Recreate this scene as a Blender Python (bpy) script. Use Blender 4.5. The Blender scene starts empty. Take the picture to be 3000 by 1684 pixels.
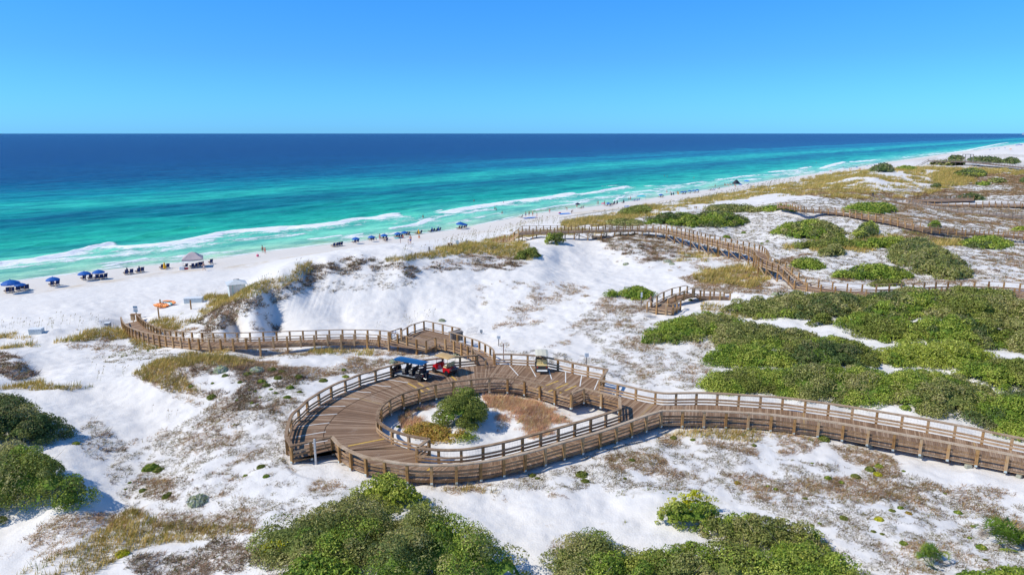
import bpy, math, random
import numpy as np
from mathutils import Vector
random.seed(7); rng = np.random.default_rng(7)
R = math.radians
scn = bpy.context.scene
col = scn.collection

# ------------------------------------------------------------------ camera, sky, sun, exposure
CAMZ = 28.0; PITCH = R(12.71); FPX = 2000.0
cd = bpy.data.cameras.new('camera'); cam = bpy.data.objects.new('camera', cd); col.objects.link(cam)
cam.location = (0, 0, CAMZ); cam.rotation_euler = (R(90) - PITCH, 0, 0)
cd.sensor_width = 36; cd.lens = 24.0; cd.clip_start = 0.5; cd.clip_end = 200000
scn.camera = cam
SUN_EL = R(46); SHX, SHY = 0.965, 0.262            # shadows fall towards +x and a little away
sun_az = math.atan2(-SHX, -SHY)                     # compass-like angle of the sun from +Y
w = bpy.data.worlds.new('World'); scn.world = w; w.use_nodes = True
nt = w.node_tree; nt.nodes.clear()
SKY_TINT = ((0.0, (0.118, 0.385, 0.90)), (0.1, (0.112, 0.34, 0.68)), (0.19, (0.10, 0.37, 0.69)), (0.5, (0.20, 0.37, 0.53)))
sky = nt.nodes.new('ShaderNodeTexSky'); sky.sky_type = 'NISHITA'; sky.sun_disc = False
sky.sun_elevation = SUN_EL; sky.sun_rotation = sun_az
sky.altitude = 0; sky.air_density = 1.0; sky.dust_density = 0.25; sky.ozone_density = 2.5
# the photograph's sky is a clean azure: tint by elevation
tc = nt.nodes.new('ShaderNodeTexCoord'); sz = nt.nodes.new('ShaderNodeSeparateXYZ'); nt.links.new(tc.outputs['Generated'], sz.inputs[0])
cr = nt.nodes.new('ShaderNodeValToRGB'); el = cr.color_ramp.elements; el.new(0.5); el.new(0.7)
for i_, (p_, c_) in enumerate(SKY_TINT): el[i_].position = p_; el[i_].color = (*c_, 1)
nt.links.new(sz.outputs[2], cr.inputs['Fac']); mt = nt.nodes.new('ShaderNodeMix'); mt.data_type = 'RGBA'; mt.blend_type = 'MULTIPLY'; mt.inputs[0].default_value = 1
nt.links.new(sky.outputs[0], mt.inputs[6]); nt.links.new(cr.outputs[0], mt.inputs[7])
hs = nt.nodes.new('ShaderNodeHueSaturation'); hs.inputs['Saturation'].default_value = 1.0; hs.inputs['Value'].default_value = 2.12
hs.inputs['Hue'].default_value = 0.5
bg = nt.nodes.new('ShaderNodeBackground'); bg.inputs['Strength'].default_value = 0.118
wo = nt.nodes.new('ShaderNodeOutputWorld')
nt.links.new(mt.outputs[2], hs.inputs['Color']); nt.links.new(hs.outputs[0], bg.inputs[0]); nt.links.new(bg.outputs[0], wo.inputs[0])
sl = bpy.data.lights.new('sun', 'SUN'); sl.energy = 3.85; sl.angle = R(0.53); sl.color = (1.0, 0.94, 0.82)
so = bpy.data.objects.new('sun', sl); col.objects.link(so)
sd = Vector((SHX*math.cos(SUN_EL), SHY*math.cos(SUN_EL), -math.sin(SUN_EL)))
so.rotation_euler = sd.to_track_quat('-Z', 'Y').to_euler(); so.location = (-60, -20, 80)
scn.view_settings.view_transform = 'Standard'; scn.view_settings.look = 'None'
scn.view_settings.exposure = 0.08; scn.view_settings.gamma = 1.0
scn.render.resolution_x = 1024; scn.render.resolution_y = 574

# ------------------------------------------------------------------ geometry of the view (only used to survey the photograph)
sp, cp = math.sin(PITCH), math.cos(PITCH)
def ray(px, py):
    u = (px-1500)/FPX; v = (842-py)/FPX
    return np.array([u, cp+v*sp, -sp+v*cp])
def at(px, py, z):
    d = ray(px, py); t = (z-CAMZ)/d[2]
    return np.array([d[0]*t, d[1]*t, z])
def proj(x, y, z):
    zz = z-CAMZ
    dep = y*cp - zz*sp
    return 1500+FPX*x/dep, 842-FPX*(y*sp+zz*cp)/dep
def K(pts): return [(a*1.16460, b*1.16460) for a, b in pts]

# ------------------------------------------------------------------ value noise
_perm = np.random.default_rng(3).random((512, 512)).astype(np.float64)
def vn(x, y):
    xi = np.floor(x).astype(np.int64); yi = np.floor(y).astype(np.int64)
    fx = x-xi; fy = y-yi; fx = fx*fx*(3-2*fx); fy = fy*fy*(3-2*fy)
    a = _perm[xi & 511, yi & 511]; b = _perm[(xi+1) & 511, yi & 511]
    c = _perm[xi & 511, (yi+1) & 511]; d = _perm[(xi+1) & 511, (yi+1) & 511]
    return (a*(1-fx)+b*fx)*(1-fy)+(c*(1-fx)+d*fx)*fy
def fbm(x, y, o=4, p=0.5):
    s = 0; a = 1; n = 0
    for i in range(o):
        s = s+a*vn(x*2**i+17.3*i, y*2**i-9.1*i); n += a; a *= p
    return s/n
def sstep(a, b, x):
    t = np.clip((x-a)/(b-a), 0, 1); return t*t*(3-2*t)

# ------------------------------------------------------------------ shoreline coordinates: s along the shore, q metres inland
SHORE = [(-700,935),(-300,880),(0,833),(175,808),(349,785),(550,768),(745,742),(870,727),(1001,712),(1180,692),(1339,672),(1549,629),(1805,596),(2073,557),(2387,509),(2562,481),(2737,456),(2860,440),(3000,421)]
sh = np.array([at(a, b, 0.0)[:2] for a, b in SHORE])
S_DIR = np.array([0.66, 0.7513]); S_DIR /= np.linalg.norm(S_DIR); S_N = np.array([S_DIR[1], -S_DIR[0]])   # inland normal
_ss = sh @ S_DIR; _st = sh @ S_N
def shore_q(x, y):
    s = x*S_DIR[0]+y*S_DIR[1]; t = x*S_N[0]+y*S_N[1]
    return s, t-np.interp(s, _ss, _st)

# ------------------------------------------------------------------ surveyed terrain heights (photo px of the spot, height above the sea)
CP = [
 # beach
 (0,880,1.7),(0,940,2.0),(-400,960,2.0),(200,860,1.7),(300,900,2.0),(400,840,1.6),(600,800,1.5),(500,860,1.9),(690,872,2.0),(760,800,1.8),(900,745,1.7),
 (1000,732,1.8),(1200,712,1.9),(1320,706,2.1),(1450,675,2.0),(1600,645,2.0),(1750,622,2.0),(1900,605,2.0),(2100,570,2.0),(2300,533,2.0),(2450,508,2.0),(2600,484,2.0),(2750,464,2.0),(2900,446,2.0),(3000,436,2.0),
 # beach foot of the dunes
 (0,985,2.4),(150,972,3.0),(290,968,2.7),(0,1015,2.6),(150,1010,2.7),(400,975,2.0),(360,950,1.8),(430,930,1.9),(470,935,2.3),(560,905,2.9),(620,890,3.2),
 # left valley and ridges
 (-200,1050,4.2),(40,1050,4.6),(90,1100,3.6),(200,1050,3.2),(300,1040,3.0),(450,1040,3.2),(600,1034,3.5),(750,1030,3.6),(900,1030,3.6),(1050,1025,3.9),(1130,1020,4.0),
 (0,1135,4.6),(180,1130,4.4),(320,1130,4.2),(420,1090,4.6),(520,1055,5.2),(600,1045,5.5),(700,1058,5.6),(850,1072,5.3),(1000,1075,4.9),(1120,1050,4.5),(1250,1035,4.5),
 (-300,1230,5.8),(0,1230,5.6),(100,1245,5.4),(190,1270,4.9),(270,1290,4.4),(0,1330,5.5),(120,1350,5.2),(220,1400,4.9),(300,1470,4.1),(330,1530,3.8),(100,1500,4.3),(0,1560,3.9),(-300,1400,5.8),(-300,1550,4.5),
 (320,1180,3.9),(420,1200,4.0),(430,1290,3.9),(520,1180,4.5),(620,1130,5.2),(700,1150,5.3),(800,1170,5.2),(600,1260,4.6),(760,1260,5.1),(840,1320,5.1),(700,1400,4.7),(560,1420,4.3),(450,1400,4.0),
 (500,1500,4.3),(350,1560,4.6),(200,1600,4.6),(700,1500,5.0),(300,1684,4.8),(0,1684,4.4),(700,1684,5.2),(1000,1684,5.6),(1500,1684,5.2),(2000,1684,5.4),(2500,1684,5.4),(3000,1684,5.6),(3400,1684,5.6),(-500,1684,4.6),
 (-500,1900,4.6),(500,1900,5),(1500,1900,5.3),(2500,1900,5.5),(3500,1900,5.6),
 (950,1400,4.9),(1100,1440,5.0),(1300,1440,4.9),(1500,1420,4.9),(1650,1370,4.9),(1800,1310,4.9),(1950,1260,5.0),(1100,1520,5.4),(1400,1520,5.1),(1700,1500,5.0),(1500,1580,5.0),
 (2000,1275,5.2),(2200,1280,5.2),(2400,1300,5.1),(2600,1345,5.0),(2800,1380,4.9),(3000,1410,4.8),(3400,1480,4.8),
 (1900,1400,5.2),(2100,1450,5.3),(2400,1400,5.2),(2700,1450,5.2),(2950,1500,5.3),(2200,1560,5.2),(2500,1560,5.3),(2800,1600,5.4),
 # island inside the turnaround
 (1200,1230,5.0),(1300,1180,5.1),(1360,1250,5.3),(1450,1170,4.9),(1560,1200,4.8),(1650,1220,4.7),(1450,1270,4.8),(1300,1290,4.8),(1740,1190,4.8),(1350,1330,4.8),(1600,1290,4.8),
 # under the turnaround and ramp
 (900,1250,4.9),(1000,1180,4.9),(1100,1120,4.8),(1250,1090,4.7),(1000,1350,4.9),(1400,1080,4.7),(1600,1090,4.7),(1750,1110,4.8),(1850,1190,4.8),(2200,1200,4.9),(2600,1250,4.9),(3000,1320,4.8),
 # bowl behind the left walkway
 (560,975,3.6),(620,970,3.6),(700,968,3.5),(850,965,3.5),(1000,960,3.5),(1150,945,3.6),(1300,930,3.8),(1450,950,4.0),(1500,1000,4.3),(1450,1020,4.4),(1350,1000,4.2),
 (600,955,4.8),(640,905,6.4),(700,872,7.4),(760,845,8.0),(820,812,8.5),(880,785,9.0),(960,765,9.1),(1060,752,9.2),(1120,765,8.6),(1180,762,9.0),(1250,745,8.8),(1330,733,8.2),(1420,722,7.6),
 (700,920,5.0),(800,900,5.4),(900,870,5.9),(1000,860,5.8),(1100,850,5.9),(1250,850,5.6),(1400,850,5.2),(800,955,3.6),(1000,930,3.7),(1200,910,3.9),(1400,890,4.3),
 (900,820,7.4),(1050,800,7.6),(1200,800,7.5),(1350,790,6.9),(1480,790,6.5),
 # centre: sand bowl, mound, saddle
 (1450,745,7.0),(1540,760,7.0),(1590,800,6.4),(1560,835,5.6),(1620,735,6.8),(1660,720,6.5),(1640,770,5.2),(1720,760,4.9),(1740,730,5.6),(1700,695,6.4),(1560,700,6.6),(1480,705,5.2),(1430,715,4.4),
 (1800,770,4.8),(1700,790,5.1),(1850,720,6.6),(1950,745,6.0),(1812,690,6.9),(1950,702,6.3),(2017,729,5.5),(2190,766,6.2),(2280,825,6.3),(2080,750,5.9),(2000,775,5.8),(2120,790,6.0),(2200,800,6.3),
 (1600,850,5.2),(1750,830,5.0),(1900,820,5.2),(2050,830,5.6),(2160,815,6.2),(2240,850,6.0),(1650,900,4.6),(1800,875,5.0),(1890,920,4.8),(1980,930,4.9),(2060,880,5.3),(2150,870,5.8),
 (1550,930,4.1),(1700,960,4.6),(1850,980,4.8),(1650,1020,4.6),(1900,1060,4.9),(1800,1080,4.7),(2000,1100,4.9),
 # right thicket ground
 (2000,970,5.0),(2200,930,5.4),(2300,1000,5.4),(2500,880,6.0),(2600,950,5.8),(2900,900,6.4),(2900,1050,5.6),(2400,1120,5.1),(2750,1180,5.2),(3000,1230,5.2),(3300,1000,6.2),(3300,1250,5.2),(2700,860,6.2),(3000,850,6.2),(2400,862,6.1),
 # middle right
 (2420,850,6.2),(2600,815,6.2),(2850,815,6.3),(3000,810,6.2),(2500,770,6.2),(2700,770,6.3),(2400,740,6.4),(2300,720,6.3),(2600,730,6.4),(2850,740,6.2),(2300,690,7.2),(2250,650,6.8),(2450,690,6.8),(2380,640,6.9),
 (2100,640,7.2),(2000,630,7.4),(1950,650,7.0),(1880,620,6.8),(1960,607,6.6),(1780,650,4.6),(1860,628,4.6),(1900,630,6.4),(2180,640,6.6),(2150,690,5.4),(2230,700,6.0),
 (2500,632,8.0),(2600,650,7.5),(2700,672,6.7),(2850,670,5.2),(3000,700,4.6),(2900,640,4.8),(2700,610,5.6),(2960,760,5.8),(3000,780,6.0),(2800,700,5.4),
 # far right dunes
 (2200,580,5.0),(2050,588,4.8),(2050,610,6.0),(2300,600,8.6),(2400,618,8.3),(2420,570,7.9),(2350,555,5.5),(2500,560,6.5),(2600,570,5.2),(2700,575,4.4),(2850,585,4.6),(3000,590,4.6),(2560,520,8.6),(2586,496,9.6),(2600,530,7.0),(2700,545,5.6),(2800,545,5.4),(2900,540,5.4),(3000,550,5.8),
 (2480,520,4.2),(2400,545,4.6),(2650,500,6.4),(2700,485,6.6),(2750,510,7.4),(2820,500,6.6),(2900,505,6.2),(3000,520,6.0),(2800,472,6.6),(2900,465,6.0),(3000,470,6.0),(2850,455,5.0),(3000,455,5.2),(2940,450,4.2),(3400,600,5.6),(3400,800,6.0),(3400,500,6.0),
]
cpw = np.array([at(a, b, z) for a, b, z in CP])
def warp(x, y):
    return np.stack([np.arctan2(x, y)*3.0, np.log(np.hypot(x, y))], -1)
_cw = warp(cpw[:, 0], cpw[:, 1])
def _phi(d): return np.sqrt(d*d+0.0004)
_A = _phi(np.linalg.norm(_cw[:, None]-_cw[None], axis=-1)); n_ = len(_cw)
_M = np.zeros((n_+1, n_+1)); _M[:n_, :n_] = _A - np.eye(n_)*0.004
_M[:n_, n_] = 1; _M[n_, :n_] = 1
_W = np.linalg.solve(_M, np.append(cpw[:, 2], 0))
def rbf(x, y):
    x = np.ravel(x); y = np.ravel(y); out = np.empty(len(x)); P = warp(x, y)
    for i in range(0, len(x), 20000):
        p = P[i:i+20000]
        d2 = ((p[:, None, 0]-_cw[None, :, 0])**2+(p[:, None, 1]-_cw[None, :, 1])**2)
        out[i:i+20000] = np.sqrt(d2+0.0004) @ _W[:n_] + _W[n_]
    return out
_shd = at(700, 876, 7.2)                             # smooth low crest in front of the storage shed
def height(x, y):
    shp = np.shape(x); x = np.ravel(np.asarray(x, float)); y = np.ravel(np.asarray(y, float))
    r = np.hypot(x, y); s, q = shore_q(x, y)
    z = np.clip(rbf(x, y), 0.5, 11)
    far = sstep(520, 800, r)
    dn = 2.0+(fbm(s/60, q/45, 4)*7.5)*sstep(30, 60, q)
    z = z*(1-far)+dn*far
    dune = sstep(22, 45, q)
    keep = np.exp(-((x-_shd[0])**2+(y-_shd[1])**2)/90.0); z = z-0.45*keep; dune = dune*(1-0.85*keep)
    z = z+dune*((fbm(x/7, y/7, 4)-0.5)*1.1+(fbm(x/1.6+9, y/1.6, 3)-0.5)*0.28)
    z = z+(1-dune)*(fbm(x/1.4, y/1.4, 3)-0.5)*0.16*sstep(3, 9, q)
    bz = np.where(q < 0, q*0.07, np.where(q < 9, q*0.105, 0.945+(q-9)*0.03))
    bz = np.maximum(bz, -5)+np.where(np.abs(q) < 6, (vn(s/9, q*0+1)-0.5)*0.12, 0)
    k = sstep(9, 24, q)
    z = bz*(1-k)+z*k
    return deck_clamp(x, y, z).reshape(shp)
def gh(x, y): return float(height(np.array([x]), np.array([y]))[0])
def ground_at(px, py, up=0.0):
    """where the sight line through a photo pixel meets the terrain (+up)"""
    d = ray(px, py); t = np.geomspace(18, 4000, 700)
    x = d[0]*t; y = d[1]*t; z = CAMZ+d[2]*t
    h = height(x, y)+up
    b = np.nonzero(z < h)[0]
    if len(b) == 0: return np.array([d[0]*4000, d[1]*4000, 0.])
    i = max(b[0], 1); a0 = z[i-1]-h[i-1]; a1 = h[i]-z[i]; f = a0/(a0+a1)
    tt = t[i-1]+(t[i]-t[i-1])*f
    return np.array([d[0]*tt, d[1]*tt, CAMZ+d[2]*tt-up])

# ------------------------------------------------------------------ scene helpers
def tag(o, label=None, cat=None, group=None, kind=None):
    if label: o['label'] = label
    if cat: o['category'] = cat
    if group: o['group'] = group
    if kind: o['kind'] = kind
    return o
def link(o, parent=None):
    col.objects.link(o)
    if parent: o.parent = parent
    return o
def empty(name, loc=(0, 0, 0), rz=0, **k):
    o = bpy.data.objects.new(name, None); o.location = loc; o.rotation_euler = (0, 0, rz); o.empty_display_size = 0.2
    link(o); return tag(o, **k)
def copy_tree(o, parent=None):
    c = o.copy(); col.objects.link(c); c.parent = parent
    for ch in [x for x in o.children]: copy_tree(ch, c)
    return c
class MB:
    """collects shapes and links them as ONE mesh object"""
    def __init__(s): s.v = []; s.f = []; s.uv = None
    def add(s, v, f):
        n = len(s.v); s.v += [tuple(map(float, p)) for p in v]; s.f += [tuple(i+n for i in q) for q in f]
    def box(s, c, d, rz=0, ry=0, rx=0, taper=1.0):
        from mathutils import Euler
        m = Euler((rx, ry, rz)).to_matrix(); c = Vector(c); hx, hy, hz = d[0]/2, d[1]/2, d[2]/2
        v = [c+m @ Vector((x*hx*(taper if z > 0 else 1), y*hy*(taper if z > 0 else 1), z*hz)) for z in (-1, 1) for x, y in ((-1, -1), (1, -1), (1, 1), (-1, 1))]
        s.add(v, [(3, 2, 1, 0), (4, 5, 6, 7), (0, 1, 5, 4), (1, 2, 6, 5), (2, 3, 7, 6), (3, 0, 4, 7)]); return s
    def bevbox(s, c, d, b=0.03, rz=0, ry=0, rx=0):
        from mathutils import Euler
        m = Euler((rx, ry, rz)).to_matrix(); c = Vector(c); hx, hy, hz = d[0]/2, d[1]/2, d[2]/2
        rings = []
        for z, i in ((-hz, b), (-hz+b, 0), (hz-b, 0), (hz, b)):
            X, Y = hx-i, hy-i
            rings.append([(X, Y-b), (X-b, Y), (-X+b, Y), (-X, Y-b), (-X, -Y+b), (-X+b, -Y), (X-b, -Y), (X, -Y+b)])
            rings[-1] = [c+m @ Vector((p[0], p[1], z)) for p in rings[-1]]
        v = [p for r_ in rings for p in r_]; f = [tuple(range(7, -1, -1)), tuple(range(24, 32))]
        for k in range(3):
            for j in range(8):
                f.append((k*8+j, k*8+(j+1) % 8, (k+1)*8+(j+1) % 8, (k+1)*8+j))
        s.add(v, f); return s
    def bar(s, a, b, r=0.02, r2=None, n=6):
        a = Vector(a); b = Vector(b); d = (b-a); 
        if d.length < 1e-6: return s
        d.normalize(); u = d.orthogonal().normalized(); w_ = d.cross(u); r2 = r if r2 is None else r2
        v = [a+(u*math.cos(t)+w_*math.sin(t))*r for t in [2*math.pi*i/n for i in range(n)]]+[b+(u*math.cos(t)+w_*math.sin(t))*r2 for t in [2*math.pi*i/n for i in range(n)]]
        s.add(v, [(i, (i+1) % n, n+(i+1) % n, n+i) for i in range(n)]+[tuple(range(n-1, -1, -1)), tuple(range(n, 2*n))]); return s
    def beam(s, a, b, w_, h):
        a = Vector(a); b = Vector(b); d = (b-a).normalized(); up = Vector((0, 0, 1))
        if abs(d.z) > 0.95: up = Vector((1, 0, 0))
        x = d.cross(up).normalized(); y = x.cross(d).normalized()
        v = [p+x*sx*w_/2+y*sy*h/2 for p in (a, b) for sx, sy in ((-1, -1), (1, -1), (1, 1), (-1, 1))]
        s.add(v, [(0, 1, 2, 3), (7, 6, 5, 4), (0, 4, 5, 1), (1, 5, 6, 2), (2, 6, 7, 3), (3, 7, 4, 0)]); return s
    def lathe(s, prof, c=(0, 0, 0), n=16, axis='z'):
        v = []; 
        for r_, z in prof:
            for i in range(n):
                t = 2*math.pi*i/n; p = (r_*math.cos(t), r_*math.sin(t), z)
                if axis == 'y': p = (p[0], p[2], p[1])
                if axis == 'x': p = (p[2], p[0], p[1])
                v.append((p[0]+c[0], p[1]+c[1], p[2]+c[2]))
        f = [(k*n+j, k*n+(j+1) % n, (k+1)*n+(j+1) % n, (k+1)*n+j) for k in range(len(prof)-1) for j in range(n)]
        f += [tuple(range(n-1, -1, -1)), tuple(range((len(prof)-1)*n, len(prof)*n))]
        s.add(v, f); return s
    def prism(s, poly, y0, y1, plane='xz'):
        """closed outline poly swept from y0 to y1"""
        n = len(poly); mk = (lambda a, b, t: (a, t, b)) if plane == 'xz' else ((lambda a, b, t: (t, a, b)) if plane == 'yz' else (lambda a, b, t: (a, b, t)))
        v = [mk(a, b, y0) for a, b in poly]+[mk(a, b, y1) for a, b in poly]
        s.add(v, [tuple(range(n)), tuple(range(2*n-1, n-1, -1))]+[(i, n+i, n+(i+1) % n, (i+1) % n) for i in range(n)]); return s
    def mesh(s, name):
        me = bpy.data.meshes.new(name); me.from_pydata(s.v, [], s.f); me.validate(); me.update(); return me
    def build(s, name, mat, parent=None, smooth=False, fix=True):
        me = s.mesh(name)
        if fix:
            import bmesh
            bm = bmesh.new(); bm.from_mesh(me); bmesh.ops.recalc_face_normals(bm, faces=bm.faces); bm.to_mesh(me); bm.free()
        if smooth: me.polygons.foreach_set('use_smooth', [True]*len(me.polygons))
        me.materials.append(mat)
        return link(bpy.data.objects.new(name, me), parent)
def np_mesh(name, V, F, mat, face_col=None, uv=None, smooth=False, attrs=None, parent=None):
    """V (n,3), F (m,k) arrays"""
    me = bpy.data.meshes.new(name); k = F.shape[1]
    me.vertices.add(len(V)); me.vertices.foreach_set('co', np.ascontiguousarray(V, np.float32).ravel())
    me.loops.add(F.size); me.loops.foreach_set('vertex_index', np.ascontiguousarray(F, np.int32).ravel())
    me.polygons.add(len(F)); me.polygons.foreach_set('loop_start', np.arange(0, F.size, k, dtype=np.int32))
    try: me.polygons.foreach_set('loop_total', np.full(len(F), k, np.int32))
    except Exception: pass
    if smooth: me.polygons.foreach_set('use_smooth', np.ones(len(F), bool))
    me.update(calc_edges=True)
    if face_col is not None:
        a = me.attributes.new('tint', 'FLOAT_COLOR', 'FACE')
        a.data.foreach_set('color', np.c_[face_col, np.ones(len(face_col))].astype(np.float32).ravel())
    for nm, arr in (attrs or {}).items():
        if arr.ndim == 1:
            a = me.attributes.new(nm, 'FLOAT', 'POINT'); a.data.foreach_set('value', arr.astype(np.float32))
        else:
            a = me.attributes.new(nm, 'FLOAT_COLOR', 'POINT'); a.data.foreach_set('color', np.c_[arr, np.ones(len(arr))].astype(np.float32).ravel())
    me.materials.append(mat)
    return link(bpy.data.objects.new(name, me), parent)
def grid_faces(nr, nc):
    i = np.arange(nr*nc).reshape(nr, nc)
    return np.stack([i[:-1, :-1], i[:-1, 1:], i[1:, 1:], i[1:, :-1]], -1).reshape(-1, 4)
def in_poly(px, py, poly):
    c = np.zeros(len(px), bool); n = len(poly)
    for i in range(n):
        x0, y0 = poly[i]; x1, y1 = poly[(i+1) % n]
        if y0 == y1: continue
        k = ((y0 > py) != (y1 > py)) & (px < (x1-x0)*(py-y0)/(y1-y0)+x0)
        c ^= k
    return c

# ------------------------------------------------------------------ materials
class NM:
    def __init__(s, name, rough=0.8, spec=0.3):
        s.m = bpy.data.materials.new(name); s.m.use_nodes = True; s.t = s.m.node_tree; s.b = s.t.nodes['Principled BSDF']
        s.b.inputs['Roughness'].default_value = rough; s.b.inputs['Specular IOR Level'].default_value = spec
    def n(s, t, **k):
        x = s.t.nodes.new(t)
        for a, b in k.items(): setattr(x, a, b)
        return x
    def l(s, a, b): s.t.links.new(a, b)
    def noise(s, scale, detail=4, vec=None, rough=0.55):
        x = s.n('ShaderNodeTexNoise'); x.inputs['Scale'].default_value = scale; x.inputs['Detail'].default_value = detail; x.inputs['Roughness'].default_value = rough
        if vec is not None: s.l(vec, x.inputs['Vector'])
        return x.outputs['Fac']
    def ramp(s, fac, stops):
        x = s.n('ShaderNodeValToRGB'); e = x.color_ramp.elements
        while len(e) < len(stops): e.new(0.5)
        for i, (p, c) in enumerate(stops): e[i].position = p; e[i].color = (*c, 1) if len(c) == 3 else c
        s.l(fac, x.inputs['Fac']); return x.outputs['Color']
    def mix(s, fac, a, b, mode='MIX'):
        x = s.n('ShaderNodeMix', data_type='RGBA', blend_type=mode)
        for sock, v in ((x.inputs[0], fac), (x.inputs[6], a), (x.inputs[7], b)):
            if isinstance(v, (int, float)): sock.default_value = v
            elif isinstance(v, (tuple, list)): sock.default_value = (*v, 1)
            else: s.l(v, sock)
        return x.outputs[2]
    def math(s, op, a, b=None, clamp=False):
        x = s.n('ShaderNodeMath', operation=op, use_clamp=clamp)
        for i, v in enumerate((a, b)):
            if v is None: continue
            if isinstance(v, (int, float)): x.inputs[i].default_value = v
            else: s.l(v, x.inputs[i])
        return x.outputs[0]
    def mapr(s, v, a, b, c=0, d=1):
        x = s.n('ShaderNodeMapRange'); s.l(v, x.inputs[0])
        for i, k in enumerate((a, b, c, d)): x.inputs[1+i].default_value = k
        return x.outputs[0]
    def attr(s, name, out='Fac'):
        x = s.n('ShaderNodeAttribute'); x.attribute_name = name; return x.outputs[out]
    def pos(s): return s.n('ShaderNodeNewGeometry').outputs['Position']
    def obj(s): return s.n('ShaderNodeTexCoord').outputs['Object']
    def mapping(s, vec, sc=(1, 1, 1), rot=(0, 0, 0)):
        x = s.n('ShaderNodeMapping'); s.l(vec, x.inputs[0]); x.inputs['Scale'].default_value = sc; x.inputs['Rotation'].default_value = rot; return x.outputs[0]
    def bump(s, h, strength=0.4, dist=0.05):
        x = s.n('ShaderNodeBump'); x.inputs['Strength'].default_value = strength; x.inputs['Distance'].default_value = dist; s.l(h, x.inputs['Height']); s.l(x.outputs[0], s.b.inputs['Normal']); return x.outputs[0]
    def color(s, c):
        if isinstance(c, (tuple, list)): s.b.inputs['Base Color'].default_value = (*c, 1)
        else: s.l(c, s.b.inputs['Base Color'])
        return s
def simple(name, c, rough=0.6, spec=0.4, var=0.12, scale=6, metal=0):
    m = NM(name, rough, spec); f = m.noise(scale, 4, m.obj())
    lo = tuple(x*(1-var) for x in c); hi = tuple(min(1, x*(1+var)) for x in c)
    m.color(m.ramp(f, [(0.3, lo), (0.7, hi)])); m.b.inputs['Metallic'].default_value = metal
    m.bump(m.noise(scale*6, 3, m.obj()), 0.12, 0.01)
    return m.m
# ------------------------------------------------------------------ boardwalk lines surveyed along the top of each handrail: (px, py[, height])
RH = 1.1
def pw(pts, z=None): return np.array([at(p[0], p[1], (p[2] if len(p) > 2 else z)) for p in pts])
ZT = 6.6
OUT_UP = pw([(1398,1039),(1341,1044),(1279,1049),(1233,1054.5),(1161,1066),(1107,1080.5),(1058,1094),(1029,1105.7),(990,1120),(952,1139),(922,1157),(899,1172),(881.5,1189.7),(857,1211),(846,1236),(839.4,1263),(838,1277),(854,1304),(895,1294.5),(972,1277),(996,1302.4),(1031,1321.5),(1072,1336.4),(1126,1347.3)], ZT)
OUT_LOW = pw([(1126,1347.3),(1180,1355.4),(1240,1359.5),(1316,1359.5),(1384,1354),(1449.5,1344.6),(1500,1333),(1568,1317),(1630,1298.4),(1686,1283),(1736,1269),(1789,1252),(1838,1234.8),(1885,1217.7),(1938,1201)], ZT)
RAMP_F = pw([(1938,1201),(1997,1200.6),(2059,1202),(2121,1203.7),(2183,1206.8),(2252.8,1211.8),(2321,1219.6),(2386,1227),(2454.7,1236.6),(2526,1249),(2597.5,1262),(2672,1275),(2746.6,1288),(2821,1302),(2895.7,1316),(2970,1330),(3060,1348),(3180,1374)], ZT)
RAMP_B = pw([(1758,1112),(1810.6,1123.5),(1851,1133),(1891,1142),(1944,1150),(1997,1149.5),(2059,1149),(2115,1151),(2177,1155),(2239,1159),(2302.5,1163.5),(2361.5,1171.4),(2426.7,1180),(2495,1190),(2557,1200.5),(2628.6,1212),(2697,1223.5),(2768,1236.6),(2836.6,1249.5),(2908,1264.6),(2979.5,1279),(3090,1301),(3230,1330)], ZT)
TOP_OUT = pw([(1450,1036.3),(1497,1036.3),(1567,1040),(1613.5,1048),(1652,1055.7),(1687,1063.5),(1720,1070),(1778.5,1081),(1758,1112)], ZT)
INNER = pw([(1674,1151),(1630,1139.5),(1568,1121.5),(1528,1112),(1489,1107),(1444.6,1105.5),(1400,1108),(1349,1113.6),(1300,1120),(1256.5,1128.5),(1215.8,1139.4),(1172,1153),(1142.4,1168),(1123.4,1181.5),(1109.8,1200.5),(1105.7,1219.6),(1107,1230.4),(1126,1246.7),(1153,1260.5),(1188.6,1271.6),(1229,1280),(1256.5,1284)], ZT)
JOG_W = pw([(1256.5,1284),(1221,1310)], ZT)
LOW_IN = pw([(1221,1310),(1297,1316),(1362.5,1314),(1425,1303.8),(1484.8,1291),(1540,1277),(1596,1262),(1649,1248),(1699,1233),(1751.6,1217.7),(1798,1202.5),(1816.8,1196)], ZT)
JOG_E = pw([(1816.8,1196),(1815,1161.8)], ZT)
TOP_IN = pw([(1815,1161.8),(1767,1149.4),(1711,1135.4),(1674,1151)], ZT)
def zl(pts, z0, z1):
    n = len(pts); return [(p[0], p[1], z0+(z1-z0)*i/(n-1)) for i, p in enumerate(pts)]
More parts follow.
